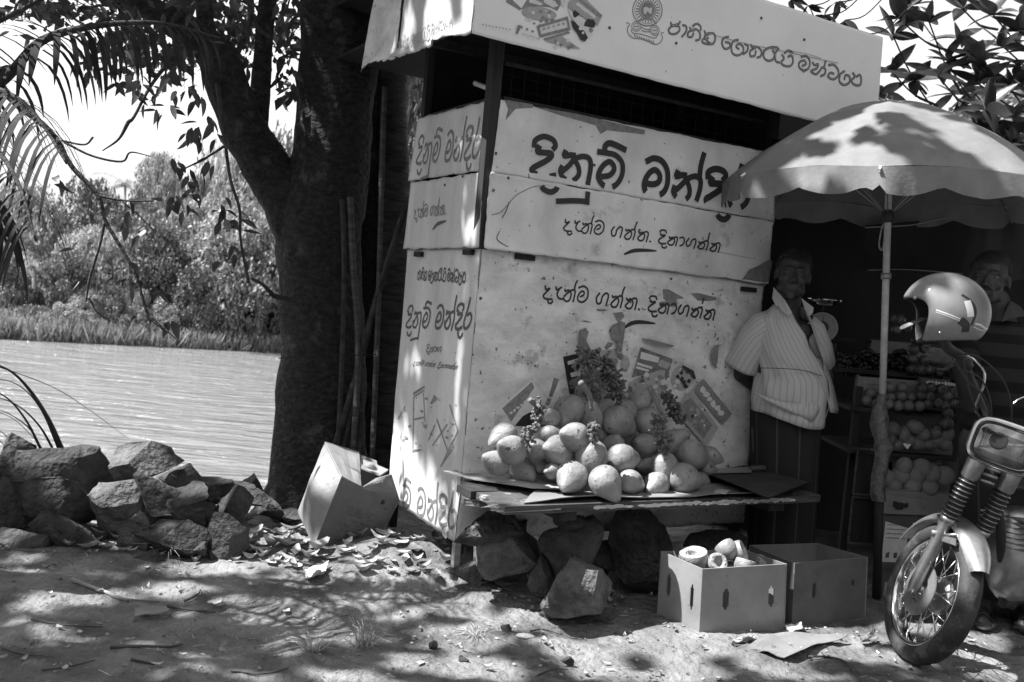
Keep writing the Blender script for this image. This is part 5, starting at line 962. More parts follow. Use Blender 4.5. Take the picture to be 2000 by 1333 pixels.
def stalk(stem, head, label, q, wide=22, n=90, seed=1):   # stem px polyline (pale cut stem), head px polyline with knobbly flower stubs
    rr = random.Random(seed); P = lambda x, y: onp(x, y, K0+NN*q, NN)
    t = empty('coconut_stalk', tuple(P(*head[-1])), label, 'coconut stalk', 'cut coconut bunch stalks')
    mb = MB(); s = smoothline([P(*ZN(p)) for p in stem], 6); mb.tube(s, list(np.linspace(.008, .013, len(s))), 9, rough=.25); mb.build('stem', M['stalk_pale'], t, smooth=True)
    mb = MB(); h = smoothline([P(*ZN(p)) for p in head], 6)
    mb.tube(h, .008, 6)
    for k in range(n):
        i = rr.randrange(len(h)-1); c = h[i]+(h[i+1]-h[i])*rr.random(); d = np.array([rr.gauss(0, 1), rr.gauss(0, 1), rr.gauss(0, .8)]); d /= np.linalg.norm(d); L = wide/3.702*4.1/FPX*rr.uniform(.5, 1.4); c2 = c+d*L
        mb.tube([c, c+d*L*.6, c2, c2+d*.004], [.003, .004, .0085, .003], 5)
    mb.build('flower_stubs', M['stalk'], t, kind='stuff')
stalk([(385, 560), (350, 520)], [(420, 540), (410, 620), (400, 700), (350, 770), (330, 830)], 'knobbly stalk lying in the sun at the left of the heap', .30, 45, 110, 3)
stalk([(800, 600), (780, 480), (715, 395)], [(830, 680), (810, 740), (820, 820)], 'stalk with a long bent pale stem standing in the middle of the heap', .38, 38, 70, 4)
stalk([(1300, 620), (1260, 520), (1215, 435)], [(1310, 620), (1270, 700), (1320, 800), (1330, 900)], 'stalk with a cut bright tip hanging over the right coconuts', .38, 55, 110, 5)
stalk([(860, 150), (840, 175)], [(740, 160), (760, 280), (800, 420), (830, 520)], 'big dry knobbly stalk leaning on the panel at the upper left', .12, 60, 150, 6)
stalk([(900, 150), (930, 120)], [(860, 230), (920, 320), (960, 420), (980, 500)], 'dense dark stalk standing against the panel above the heap', .12, 80, 190, 7)
stalk([(1340, 330), (1345, 360)], [(1340, 480), (1380, 540), (1400, 600), (1440, 680)], 'dark stalk against the ticket print at the right', .12, 60, 110, 8)
stalk([(500, 500), (545, 370)], [(490, 520), (470, 560)], 'thin bare stem leaning on the panel at the left', .08, 14, 12, 9)

# chopping block and knife on the right of the bench
BL_ = empty('chopping_block', tuple(onz(1480, 955, BZ)), 'dark flat wooden block lying on the right end of the bench', 'wooden block')
mb = MB(); q = [(1372, 925), (1455, 912), (1582, 945), (1500, 975)]; mb.hexa([onz(x, y, BZ+.006) for x, y in q][::-1]+[onz(x, y-3, BZ+.055) for x, y in q][::-1]); mb.build('block', M['darkwood'], BL_, bevel=.006)
kn = empty('knife', tuple(onz(1450, 925, BZ+.06)), 'heavy knife with a cloth-wrapped handle lying on the dark block', 'knife'); mb = MB(); mb.tube([onz(1468, 915, BZ+.075), onz(1500, 913, BZ+.075), onz(1524, 914, BZ+.075)], [.012, .013, .010], 10); mb.build('handle', M['wood'], kn, smooth=True)
mb = MB(); mb.plate([onz(1378, 924, BZ+.062), onz(1468, 922, BZ+.068), onz(1468, 912, BZ+.068), onz(1390, 916, BZ+.062)][::-1], (0, 0, 1), .003); mb.build('blade', M['steel'], kn)
flatsheet('husk_slice', [(1392, 968), (1402, 961), (1425, 962), (1418, 970)], BZ+.012, 'husk_in', 'pale slice of husk at the front edge of the bench', 'husk', wob=.01)

# ------------------------------------------------------------------ cardboard boxes
def carton(nm, bot, top, mt, lab, slots, t=.006, matin='card', kind='cardboard box'):
    # bot, top: 4 world corners each (front-left, front-right, back-right, back-left), open top; slots: {side: [(u, v, w, h)]}
    T = empty(nm, tuple(sum(np.array(b) for b in bot)/4), lab, kind); bot = [np.array(b, float) for b in bot]; top = [np.array(b, float) for b in top]; cen = sum(bot+top)/8
    for k, sd in enumerate(('front', 'right', 'back', 'left')):
        a, b = bot[k], bot[(k+1) % 4]; c, d = top[(k+1) % 4], top[k]; n = np.cross(b-a, d-a); n /= np.linalg.norm(n); n = n if n@((a+b+c+d)/4-cen) > 0 else -n
        mb = MB(); P = lambda u, v: (a*(1-u)+b*u)*(1-v)+(d*(1-u)+c*u)*v + n*.004*math.sin(math.pi*v)*math.sin(math.pi*u)
        U = {0., 1.}; Vv_ = {0., 1.}; hs = slots.get(sd, [])
        U |= set(np.linspace(0, 1, 9)); Vv_ |= set(np.linspace(0, 1, 7)); 
        for (u, v, w, h) in hs:
            U = {x for x in U if not (u-w*1.2 < x < u+w*1.2)}; Vv_ = {x for x in Vv_ if not (v-h*1.2 < x < v+h*1.2)} if h else Vv_
        for (u, v, w, h) in hs: U |= {u-w, u-w/2, u+w/2, u+w}; Vv_ |= {v-h, v-h*.75, v+h*.75, v+h}
        U = sorted(U); Vs = sorted(Vv_); inn = -n*t
        def hole(u, v):
            for (hu, hv, w, h) in hs:
                if abs(u-hu) < w and abs(v-hv) < h*.76: return True
                if abs(u-hu) < w*.5 and abs(v-hv) < h: return True
            return False
        for i in range(len(U)-1):
            for j in range(len(Vs)-1):
                if hole((U[i]+U[i+1])/2, (Vs[j]+Vs[j+1])/2): continue
                q = [P(U[i], Vs[j]), P(U[i+1], Vs[j]), P(U[i+1], Vs[j+1]), P(U[i], Vs[j+1])]
                mb.cm = 0; mb.add(q, [(0, 1, 2, 3)]); mb.cm = 1; mb.add([p+inn for p in q][::-1], [(0, 1, 2, 3)])
        mb.cm = 2; mb.add([d, c, c+inn, d+inn], [(0, 1, 2, 3)])
        for s0 in (0, 1):
            e0, e1 = P(s0, 0), P(s0, 1); mb.add([e0, e1, e1+inn, e0+inn], [(0, 1, 2, 3)])
        mb.build('side_panel', [M[mt], M[matin], M['card_white']], T)
    mb = MB(); mb.plate([b+(cen-b)*.02+np.array([0, 0, .008]) for b in bot][::-1], (0, 0, 1), .004); mb.build('base', M[matin], T); return T
bA = [(.862, 3.901, .006), (1.258, 4.07, .006), (1.103, 4.253, .006), (.715, 4.084, .006)]; tA = [(.85, 3.9, .276), (1.24, 4.07, .285), (1.10, 4.262, .285), (.708, 4.09, .288)]
carton('apple_carton', bA, tA, 'card_white', 'pale open cardboard box full of cut coconut husks in front of the bench', {'front': [(.28, .52, .035, .16), (.82, .52, .035, .16)], 'left': [(.25, .55, .05, .17), (.80, .52, .035, .19)]})
bB = [(1.30, 4.112, .006), (1.682, 4.294, .006), (1.53, 4.55, .006), (1.15, 4.40, .006)]; tB = [(1.29, 4.125, .277), (1.668, 4.305, .289), (1.52, 4.56, .275), (1.165, 4.41, .272)]
carton('apple_carton', bB, tB, 'card_dark', 'greyer empty open cardboard box to the right of the husk-filled one', {'front': [(.27, .55, .028, .13), (.80, .62, .022, .05)]})
def husk(px, py, r, z, tilt, label, face=True, seed=1):
    p = onz(px, py, z); R_ = r*p[1]/FPX; t = empty('cut_coconut', tuple(p), label, 'cut coconut', 'cut coconut shells in the box')
    mb = MB(); Mx = Matrix.Translation(Vector(p)) @ Matrix(frame(tilt)).to_4x4() @ Matrix.Scale(R_, 4); pr = [(.01, -1.1), (.4, -.95), (.72, -.7), (.93, -.35), (1, 0), (.96, .35), (.9, .5)]; mb.lathe(pr, 18, Mx); mb.build('husk', M['nut'], t, smooth=True)
    mb = MB(); mb.lathe([(.9, .5), (.72, .52), (.5, .5), (.47, .3), (.3, -.1), (.01, -.3)], 18, Mx); mb.build('cut_flesh', M['husk_in'], t, smooth=True)
husk(1355, 1092, 30, .27, (-.2, -.2, 1), 'bright flat-cut husk at the left inside the pale box', seed=1); husk(1400, 1100, 20, .27, (.3, -.9, .5), 'cut husk facing the viewer in the middle of the box'); husk(1418, 1073, 22, .31, (-.5, .6, .6), 'round husk piled at the top of the box'); husk(1443, 1078, 22, .30, (.8, -.3, .5), 'split husk with a bright rim at the top right of the heap')
husk(1455, 1104, 22, .26, (.2, .2, 1), 'shaded husk low at the right in the box'); husk(1425, 1100, 22, .23, (.1, -.3, 1), 'husk sunk between the others in the box'); husk(1490, 1100, 18, .25, (.4, -.2, 1), 'small pale husk by the right side of the box'); husk(1380, 1108, 24, .20, (0, 0, 1), 'husk at the bottom front of the box'); husk(1470, 1085, 20, .22, (-.3, .2, 1), 'deep husk at the back of the box'); husk(1335, 1095, 22, .22, (-.5, -.2, 1), 'husk pressed into the left corner of the box')
mb = MB()
for k in range(14): p = onz(1335+rnd.gauss(0, 15), 1090+rnd.gauss(0, 5), .27); q = p+np.array([rnd.gauss(0, .03), rnd.gauss(0, .03), rnd.uniform(.0, .05)]); mb.tube([p, q], [.004, .001], 4, flat=.4)
tag(mb.build('husk_fibres', M['straw'], kind='stuff'))
# leaning carton by the tree
A3 = lambda x, y, Y: atY(x, y, Y)
LC = empty('banana_carton', tuple(A3(660, 1075, 4.6)), 'big battered cardboard carton tipped against the tree with its torn flaps open', 'cardboard box')
c = dict(fbl=A3(613, 1068, 4.50), fbr=A3(720, 1096, 4.66), ftl=A3(666, 934, 4.56), ftr=A3(781, 978, 4.74), bbl=A3(581, 1000, 4.72), btl=A3(633, 866, 4.84), btr=A3(762, 925, 5.0), bbr=A3(700, 1010, 4.9))
def wall(name, q, mt, bulge=.012, t=.007, n=8, seed=1):
    q = [np.array(p) for p in q]; nr = np.cross(q[1]-q[0], q[3]-q[0]); nr /= np.linalg.norm(nr); mb = MB(); T = []
    for j in range(n+1):
        for i in range(n+1):
            u, v = i/n, j/n; p = (q[0]*(1-u)+q[1]*u)*(1-v)+(q[3]*(1-u)+q[2]*u)*v; T.append(p+nr*(bulge*math.sin(math.pi*u)*math.sin(math.pi*v)+.006*MN.noise(Vector((u*4, v*4, seed)))*min(1, 8*min(u, v, 1-u, 1-v))))
    w = n+1; N_ = w*w; fs = []
    for j in range(n):
        for i in range(n): a = j*w+i; fs += [(a, a+1, a+w+1, a+w), (N_+a+w, N_+a+w+1, N_+a+1, N_+a)]
    for i in range(n): fs += [(i+1, i, N_+i, N_+i+1), (n*w+i, n*w+i+1, N_+n*w+i+1, N_+n*w+i), (i*w, (i+1)*w, N_+(i+1)*w, N_+i*w), ((i+1)*w+n, i*w+n, N_+i*w+n, N_+(i+1)*w+n)]
    mb.add(T+[p-nr*t for p in T], fs); return mb.build(name, M[mt], LC, smooth=False)
wall('side_panel', [c['fbl'], c['fbr'], c['ftr'], c['ftl']], 'card_dark', .01, seed=2); wall('side_panel', [c['bbl'], c['fbl'], c['ftl'], c['btl']], 'card_white', .055, seed=3, n=12); wall('side_panel', [c['fbr'], c['bbr'], c['btr'], c['ftr']], 'card', .0, seed=4); wall('side_panel', [c['bbr'], c['bbl'], c['btl'], c['btr']], 'card', .0, seed=5); wall('base', [c['bbl'], c['bbr'], c['fbr'], c['fbl']], 'card', .0, seed=6)  # darker card on the front panel puts its shade into the colour
wall('flap', [c['ftl']+(0, 0, .004), c['btl']+(0, 0, .004), A3(700, 885, 4.9), A3(704, 952, 4.62)], 'card_white', .0, seed=7); wall('flap', [A3(690, 890, 4.93), A3(758, 920, 4.83), A3(742, 931, 4.70), A3(700, 915, 4.78)], 'card_white', .012, seed=8); wall('flap', [A3(706, 954, 4.62), c['ftr'], A3(765, 927, 4.62), A3(735, 935, 4.66)], 'card', .014, seed=9); wall('flap', [A3(634, 864, 5.02), A3(736, 902, 4.9), A3(738, 914, 4.86), A3(640, 880, 4.97)], 'card', .01, seed=10)
# print on the carton front: lines of text, emblem and tape
def card_print(q, lines, mt, parent, name='print', off=.013, k=10):
    q = [np.array(p) for p in q]; nr = np.cross(q[1]-q[0], q[3]-q[0]); nr /= np.linalg.norm(nr); mb = MB()
    for (u0, u1, v, h, dash) in lines:
        u = u0
        while u < u1:
            du = dash*rnd.uniform(.6, 1.3); ue = min(u+du*.8, u1); P = lambda a, b: (q[0]*(1-a)+q[1]*a)*(1-b)+(q[3]*(1-a)+q[2]*a)*b+nr*(off+.010*math.sin(math.pi*a)*math.sin(math.pi*b)*(1 if off > .002 else 0))
            mb.add([P(u, v), P(ue, v), P(ue, v+h*rnd.uniform(.6, 1)), P(u, v+h*rnd.uniform(.6, 1))], [(0, 1, 2, 3)]); u += du
    return mb.build(name, M[mt], parent, kind='stuff')
Q = [c['fbl'], c['fbr'], c['ftr'], c['ftl']]
card_print(Q, [(.25, .8, .66, .018, .05), (.22, .85, .61, .018, .05), (.2, .9, .56, .03, .045), (.2, .9, .48, .035, .05), (.15, .85, .40, .02, .04), (.12, .6, .33, .03, .06), (.45, .62, .27, .02, .04), (.3, .5, .14, .02, .03), (.75, .95, .8, .03, .05)], 'edge', LC, off=.004)
card_print(Q, [(.44, .58, .02, .2, .2)], 'card', LC, 'tape', off=.006); card_print(Q, [(.72, .78, .86, .05, .02), (.73, .77, .9, .03, .02)], 'black', LC, 'logo', off=.005)

# ------------------------------------------------------------------ umbrella
UB = onz(1712, 1168, 0); UA = atY(1741, 192, UB[1]-.02); ax = UA-UB; HL = np.linalg.norm(ax); ax /= HL
UM = empty('market_umbrella', tuple(UB), 'pale sun-dappled umbrella on a peeling pole in front of the fruit stall', 'umbrella')
los = math.atan2(UB[0], UB[1]); ex = np.array([math.sin(los), math.cos(los), 0]); ex -= ax*(ex@ax); ex = -ex/np.linalg.norm(ex); ey = np.cross(ax, ex)
mb = MB(); mb.tube([UB, UB+ax*.95], .021, 14); mb.build('lower_pole', M['darkwood'], UM, smooth=True); mb = MB(); mb.tube([UB+ax*.951, UB+ax*(HL-.02)], .0165, 14); mb.build('upper_pole', M['pole'], UM, smooth=True)
ztop = HL; zr = HL-.44; RU = .81
axc = ax*.35+np.array([0, 0, 1.])*.65; axc /= np.linalg.norm(axc); CB = UA-axc*HL; exc = ex-axc*(ex@axc); exc /= np.linalg.norm(exc); eyc = np.cross(axc, exc)
def UP_(th, t, dz=0):   # t 0 apex .. 1 rim
    tip = 1.0; r = RU*t; z = ztop-.015-(ztop-zr)*(t**1.75)*.97-.0*t
    # between ribs the cloth pulls in and sags
    k = abs(((th/(math.pi/4)) % 1)-.5)*2; k = 1-k   # 0 on rib, 1 between
    kk = math.sin(math.pi/2*k); r *= (1-.10*kk*t); z -= .030*kk*t*(1-t)*2; z += .020*kk*t*t
    return CB+axc*(z+dz)+exc*r*math.cos(th)+eyc*r*math.sin(th)
NT, NR_ = 96, 14; vs = []; fs = []
for j in range(NR_+1):
    for i in range(NT): th = 2*math.pi*i/NT; p = UP_(th, j/NR_); p = p+ax*.006*MN.noise(Vector((math.cos(th)*3, math.sin(th)*3, j*.3))); vs.append(p)
for j in range(NR_):
    for i in range(NT): fs.append((j*NT+i, j*NT+(i+1) % NT, (j+1)*NT+(i+1) % NT, (j+1)*NT+i))
mb = MB(); mb.add(vs, fs); canopy = mb.build('canopy', M['cloth'], UM, smooth=True)
vs = []; fs = []
for j in range(6):
    v = j/5
    for i in range(NT*2):
        th = 2*math.pi*i/(NT*2); k = abs(((th/(math.pi/4)) % 1)-.5)*2; sc = .085+.035*abs(math.sin(th*8+.6))-.03*(k > .96); p = UP_(th, 1.0); rad = ex*math.cos(th)+ey*math.sin(th)
        p = p-ax*sc*v+rad*(.012*v+.016*v*math.sin(th*16+1)+.008*v*math.sin(th*41)); vs.append(p)
w = NT*2
for j in range(5):
    for i in range(w): fs.append((j*w+i, j*w+(i+1) % w, (j+1)*w+(i+1) % w, (j+1)*w+i))
mb = MB(); mb.add(vs, fs); mb.build('valance', M['cloth'], UM, smooth=True)
for k in range(8):
    th = k*math.pi/4; mb = MB(); mb.tube([UP_(th, t, -.012) for t in np.linspace(.02, 1.02, 12)], .0035, 6); mb.build('rib', M['steel'], UM, smooth=True)
    mb = MB(); mb.tube([UB+ax*(zr-.12), UP_(th, .55, -.014)], .0028, 6); mb.build('stretcher', M['steel'], UM, smooth=True)
    mb = MB(); e = UP_(th, 1.0); rad = ex*math.cos(th)+ey*math.sin(th); mb.tube([e-rad*.005, e+rad*.018-ax*.012], [.006, .004], 8); mb.build('rib_tip', M['white'], UM, smooth=True)
mb = MB(); mb.tube([UB+ax*(zr-.15), UB+ax*(zr-.09)], .026, 14); mb.build('runner', M['black_rubber'], UM, smooth=True); mb = MB(); mb.tube([UB+ax*(zr-.42), UB+ax*(zr-.39)], .024, 12); mb.build('clamp', M['steel'], UM, smooth=True)
mb = MB(); mb.tube([UA-ax*.02, UA+ax*.012], [.012, .006], 10); mb.build('finial', M['cloth'], UM, smooth=True)
mb = MB(); e = UB+ax*(zr-.16); mb.tube(smoothline([e+ex*.03-ey*.02, e-ey*.03-ax*.04, e-ey*.035-ax*.10, e-ey*.02-ax*.12, e-ey*.012-ax*.06], 5), .004, 6); mb.build('hook', M['steel'], UM, smooth=True)
# plastic bags tied round the pole
mb = MB(); pts = []
for j in range(15):
    v = j/14; c_ = UB+ax*(1.0-.52*v)-ey*.01*math.sin(v*9)
    for i in range(16):
        th = 2*math.pi*i/16; r = (.024+.022*math.sin(math.pi*min(1, v*1.6))**2*(v < .62)+.010*(v >= .5))*(1+.35*MN.noise(Vector((math.cos(th)*2, math.sin(th)*2, v*9)))); pts.append(c_+ex*r*math.cos(th)+ey*r*math.sin(th))
mb.add(pts, [(j*16+i, j*16+(i+1) % 16, (j+1)*16+(i+1) % 16, (j+1)*16+i) for j in range(14) for i in range(16)]); o = mb.build('plastic_bag', mat('crumpled_bag', .06, .14, scale=30, rough=.3, bump=.6, bscale=60), smooth=True); tag(o, 'crumpled plastic bags tied round the umbrella pole', 'plastic bag')

# ------------------------------------------------------------------ fruit stall
mb = MB(); T_ = [atY(1500, 240, 6.0), atY(1700, 235, 6.15), atY(2120, 330, 6.4)]
for k in range(2):
    pass
def drape(name, q, mt, lab, cat='tarpaulin', n=24, amp=.03, seed=1, grp=None):
    q = [np.array(p, float) for p in q]; nr = np.cross(q[1]-q[0], q[3]-q[0]); nr /= np.linalg.norm(nr); mb = MB(); T = []
    for j in range(n+1):
        for i in range(n+1):
            u, v = i/n, j/n; p = (q[0]*(1-u)+q[1]*u)*(1-v)+(q[3]*(1-u)+q[2]*u)*v; T.append(p+nr*amp*(MN.noise(Vector((u*6, v*1.5, seed)))+.4*MN.noise(Vector((u*15, v*4, seed)))))
    mb.add(T+[p-nr*.003 for p in T], [(j*(n+1)+i, j*(n+1)+i+1, (j+1)*(n+1)+i+1, (j+1)*(n+1)+i) for j in range(n) for i in range(n)]+[((n+1)**2+(j+1)*(n+1)+i, (n+1)**2+(j+1)*(n+1)+i+1, (n+1)**2+j*(n+1)+i+1, (n+1)**2+j*(n+1)+i) for j in range(n) for i in range(n)])
    return tag(mb.build(name, M[mt], smooth=True), lab, cat, grp)
g0 = lambda p, z: (p[0], p[1], z)
a = FR.pt(1.66, 0, -.2); b = (3.4, 7.1); 
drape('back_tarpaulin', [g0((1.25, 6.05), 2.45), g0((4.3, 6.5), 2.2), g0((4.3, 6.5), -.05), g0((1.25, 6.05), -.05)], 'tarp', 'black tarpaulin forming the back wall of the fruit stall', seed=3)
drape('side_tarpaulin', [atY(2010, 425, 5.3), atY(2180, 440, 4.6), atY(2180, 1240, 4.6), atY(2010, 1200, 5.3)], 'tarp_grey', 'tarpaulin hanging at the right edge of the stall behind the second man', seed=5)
drape('hanging_sheet', [atY(1898, 424, 5.5), atY(2050, 410, 5.4), atY(2060, 540, 5.5), atY(1870, 560, 5.6)], 'tarp_grey', 'grey sheet hanging behind the head of the second man', amp=.02, seed=6)
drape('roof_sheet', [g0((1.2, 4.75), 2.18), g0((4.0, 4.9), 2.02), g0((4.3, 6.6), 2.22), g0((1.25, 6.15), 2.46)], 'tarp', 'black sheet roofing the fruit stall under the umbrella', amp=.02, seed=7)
drape('draped_cloth', [atY(1690, 440, 5.3), atY(1890, 425, 5.3), atY(1880, 535, 5.4), atY(1685, 528, 5.4)], 'tarp', 'dark cloth edge strung across the stall behind the umbrella pole', amp=.02, seed=8)
mb = MB(); mb.tube(smoothline([atY(1690, 445, 5.2), atY(1780, 440, 5.2), atY(1840, 428, 5.2), atY(1902, 419, 5.2)], 6), .0035, 6); tag(mb.build('cord', M['steel'], smooth=True), 'pale cord strung under the umbrella along the cloth edge', 'cord')
mb = MB(); mb.tube(smoothline([atY(1695, 528, 5.3), atY(1770, 527, 5.3), atY(1880, 535, 5.3)], 6), .003, 6); tag(mb.build('cord', M['steel'], smooth=True), 'lower pale cord stretched behind the helmet', 'cord')
# rack
RK = empty('fruit_rack', tuple(onz(1790, 1150, 0)), 'dark wooden rack of shelves holding the fruit boxes', 'rack')
def at2(x, y, Y): return atY(x, y, Y)
def shelf(x0, x1, y, Y0, Y1, th=.02, mt='darkwood'):
    z = (atY(x0, y, Y0)[2]); a0 = atY(x0, y, Y0); a1 = atY(x1, y, Y0); z = (a0[2]+a1[2])/2; mb = MB(); r = (Y1/Y0); b0 = (a0[0]*1.0+.02, Y1); b1 = (a1[0]+.12, Y1)
    mb.hexa([(a0[0], Y0, z-th), (a1[0], Y0, z-th), (b1[0], Y1, z-th), (b0[0], Y1, z-th), (a0[0], Y0, z), (a1[0], Y0, z), (b1[0], Y1, z), (b0[0], Y1, z)]); mb.build('shelf', M[mt], RK); return z
z1 = shelf(1655, 1870, 886, 4.95, 5.5); z2 = shelf(1660, 1875, 804, 5.05, 5.55); z3 = shelf(1600, 1880, 728, 5.3, 5.8); z4 = shelf(1600, 1880, 668, 5.55, 6.0)
for x in (1668, 1866): p = atY(x, 900, 5.06); mb = MB(); mb.box((p[0], 5.1, .5), (.035, .035, 1.0)); mb.build('post', M['darkwood'], RK)
for x in (1610, 1870): p = atY(x, 700, 5.6); mb = MB(); mb.box((p[0], 5.65, .62), (.035, .035, 1.24)); mb.build('post', M['darkwood'], RK)
def fbox(nm, px0, px1, py0, py1, Y, D, mt, lab, open_=True, prints=None, parent=None):   # carton with front face px0..px1 x py0(top)..py1(bottom)
    bl = atY(px0, py1, Y); br = atY(px1, py1, Y+.12*(px1-px0)/200); h = atY(px0, py0, Y)[2]-bl[2]; br[2] = bl[2]; dv = np.array([.12, D, 0]); T = empty(nm, tuple(bl), lab, 'fruit box')
    q = [bl, br, br+dv, bl+dv]; up = np.array([0, 0, h])
    for k in range(4):
        a_, b_ = q[k], q[(k+1) % 4]; mb = MB(); n = np.cross(b_-a_, up); n /= np.linalg.norm(n); mb.plate([a_, b_, b_+up*(1 if k else 1), a_+up], n, .006); mb.build('side_panel', M[mt], T)
    mb = MB(); mb.plate([q[0]+(.01, .01, .01), q[1]+(-.01, .01, .01), q[2]+(-.01, -.01, .01), q[3]+(.01, -.01, .01)], (0, 0, 1), .006); mb.build('base', M[mt], T)
    if not open_: mb = MB(); mb.plate([p+up*.985 for p in q], (0, 0, 1), .006); mb.build('lid', M[mt], T)
    if prints:
        for (lines, m2_, nme) in prints: card_print([q[0], q[1], q[1]+up, q[0]+up], lines, m2_, T, nme, off=.0022)
    return q, up, T
stk = [(1715, 1850, 1110, 1185, 4.78, 'card_dark', 'lowest dark carton of the fruit box stack behind the wheel', [([(.05, .35, .15, .65, .3)], 'mid_print', 'label')]),
       (1715, 1850, 1003, 1110, 4.80, 'card_dark', 'carton with two pale printed labels in the fruit box stack', [([(.03, .36, .12, .8, .33), (.42, .75, .12, .8, .33)], 'light_print', 'label'), ([(.06, .32, .8, .02, .03), (.06, .32, .72, .02, .03), (.06, .3, .64, .02, .03), (.06, .32, .56, .02, .03), (.45, .7, .8, .02, .03), (.45, .7, .7, .02, .03), (.08, .13, .2, .12, .1), (.19, .24, .2, .12, .1)], 'edge', 'print')]),
       (1716, 1850, 955, 1003, 4.78, 'card_white', 'white printed carton with a dark fruit picture on its side', [([(.05, .5, .85, .04, .03), (.12, .6, .76, .05, .04)], 'grey_print', 'print'), ([(.22, .36, .2, .4, .16), (.18, .40, .3, .25, .1)], 'ink', 'logo'), ([(.58, .66, .35, .4, .09)], 'grey_print', 'logo')])]
for (a0, a1, b0, b1, Y, mt, lab, pr) in stk: fbox('fruit_carton', a0, a1, b0, b1, Y, .38, mt, lab, False, pr)
FB = []
FB.append(fbox('fruit_tray', 1716, 1855, 920, 955, 4.85, .35, 'card', 'low tray of wrapped bulky fruit on top of the printed cartons'))
FB.append(fbox('fruit_carton', 1672, 1790, 735, 800, 5.10, .4, 'card_white', 'pale carton with a torn top edge holding oranges on the middle shelf', True, [([(.04, .4, .80, .14, .4), (.5, .95, .80, .14, .4)], 'grey_print', 'print')])); FB.append(fbox('fruit_carton', 1795, 1872, 738, 800, 5.08, .4, 'card_dark', 'dark carton with white crate lettering holding apples on the middle shelf', True, [([(.1, .95, .82, .13, .09)], 'light_print', 'print')]))
FB.append(fbox('fruit_tray', 1722, 1860, 865, 884, 4.98, .38, 'card', 'shallow torn tray of mangoes above the cartons')); FB.append(fbox('fruit_carton', 1700, 1840, 664, 690, 5.5, .4, 'card_white', 'pale carton edge behind the grapes on the upper shelf'))
FB.append(fbox('fruit_carton', 1742, 1870, 888, 925, 5.0, .3, 'card_dark', 'carton with a round ribbon logo and a small label under the mangoes', False, [([(.12, .3, .2, .12, .06), (.1, .16, .3, .4, .06), (.28, .34, .3, .4, .06), (.14, .3, .7, .1, .06)], 'mid_print', 'logo'), ([(.45, .8, .45, .4, .36)], 'mid_print', 'label'), ([(.48, .78, .55, .1, .04), (.5, .76, .72, .08, .04)], 'edge', 'print')]))
# crates with framed fronts on the left under the rack
for (x0, x1, y0, y1, lab) in [(1665, 1714, 876, 965, 'upper dark crate with a pale frame left of the umbrella pole'), (1655, 1712, 970, 1060, 'lower dark crate with a pale frame left of the umbrella pole')]:
    q, up, T = fbox('framed_crate', x0, x1, y0, y1, 4.95, .3, 'darkwood', lab, False); mb = MB()
    for a_, b_ in ((q[0], q[1]), (q[0], q[0]+up), (q[0]+up, q[1]+up)): mb.tube([a_-(0, .012, 0), b_-(0, .012, 0)], .006, 6)
    mb.build('frame', M['wood'], T)
# pale torn liner, bag tips
def sph(name, r, mt, dimple=True, n=14, m=10, sq=1.0):
    mb = MB()
    pr = []
    for i in range(m+1):
        t = math.pi*i/m; z = -math.cos(t)*sq; rr_ = math.sin(t)
        if dimple: z += (-.28*math.exp(-(rr_/.28)**2))*(1 if z > 0 else -.6)
        pr.append((max(.001, rr_)*r, z*r))
    mb.lathe(pr, n); me = bpy.data.meshes.new(name); me.from_pydata(mb.v, [], mb.f); me.materials.append(M[mt]); me.polygons.foreach_set('use_smooth', [True]*len(mb.f)); return me
ME = dict(apple=sph('apple', 1, 'fruit'), orange=sph('orange', 1, 'orange', False), mango=sph('mango', 1, 'mango', False, sq=1.3), melon=sph('wrapped_fruit', 1, 'card', False, sq=.8))
ORD = ['first', 'second', 'third', 'fourth', 'fifth', 'sixth', 'seventh', 'eighth']
def rowlabel(kind, pts, where):
    ys = sorted({p[1] for p in pts}); rows = []
    for p in sorted(pts, key=lambda p: p[1]):
        if rows and p[1]-rows[-1][0][1] < 12: rows[-1].append(p)
        else: rows.append([p])
    out = {}; nr = len(rows)
    for i, r in enumerate(rows):
        rn = 'top' if i == 0 else ('bottom' if i == nr-1 else ['second', 'third', 'fourth', 'fifth', 'sixth'][i-1])
        for j, p in enumerate(sorted(r)): out[p] = '%s %s from the left in the %s row %s' % (ORD[j], kind, rn, where)
    return out
def fruit(kind, x, y, Y, r, lab, grp, tilt=None):
    o = bpy.data.objects.new(kind if kind != 'melon' else 'wrapped_fruit', ME[kind]); SC.collection.objects.link(o); R_ = r*Y/FPX; tl = tilt or (rnd.gauss(0, .6), -1, rnd.gauss(.2, .5)); o.matrix_world = Matrix.Translation(Vector(atY(x, y, Y))) @ Matrix(frame(tl)).to_4x4() @ Matrix.Scale(R_, 4)
    tag(o, lab, {'apple': 'apple', 'orange': 'orange', 'mango': 'mango', 'melon': 'fruit'}[kind], grp)
L1 = [(1738, 757), (1762, 757), (1700, 768), (1722, 772), (1738, 777), (1760, 775), (1781, 776), (1692, 782), (1755, 793), (1774, 793), (1796, 794), (1735, 790), (1715, 788)]; RLB = rowlabel('orange', [t[:2] for t in L1], 'of the pale torn carton')
for (x, y) in L1: fruit('orange', x, y, 5.02 if y > 785 else 5.08, 11, RLB[(x, y)], 'oranges in the pale carton')
L2 = [(1798, 772), (1815, 775), (1800, 760), (1818, 758), (1812, 790), (1832, 788), (1838, 760), (1850, 775), (1845, 793), (1863, 765), (1862, 790)]; RLB = rowlabel('apple', [t[:2] for t in L2], 'of the dark lettered carton')
for (x, y) in L2: fruit('apple', x, y, 5.04, 11, RLB[(x, y)], 'apples in the dark lettered carton')
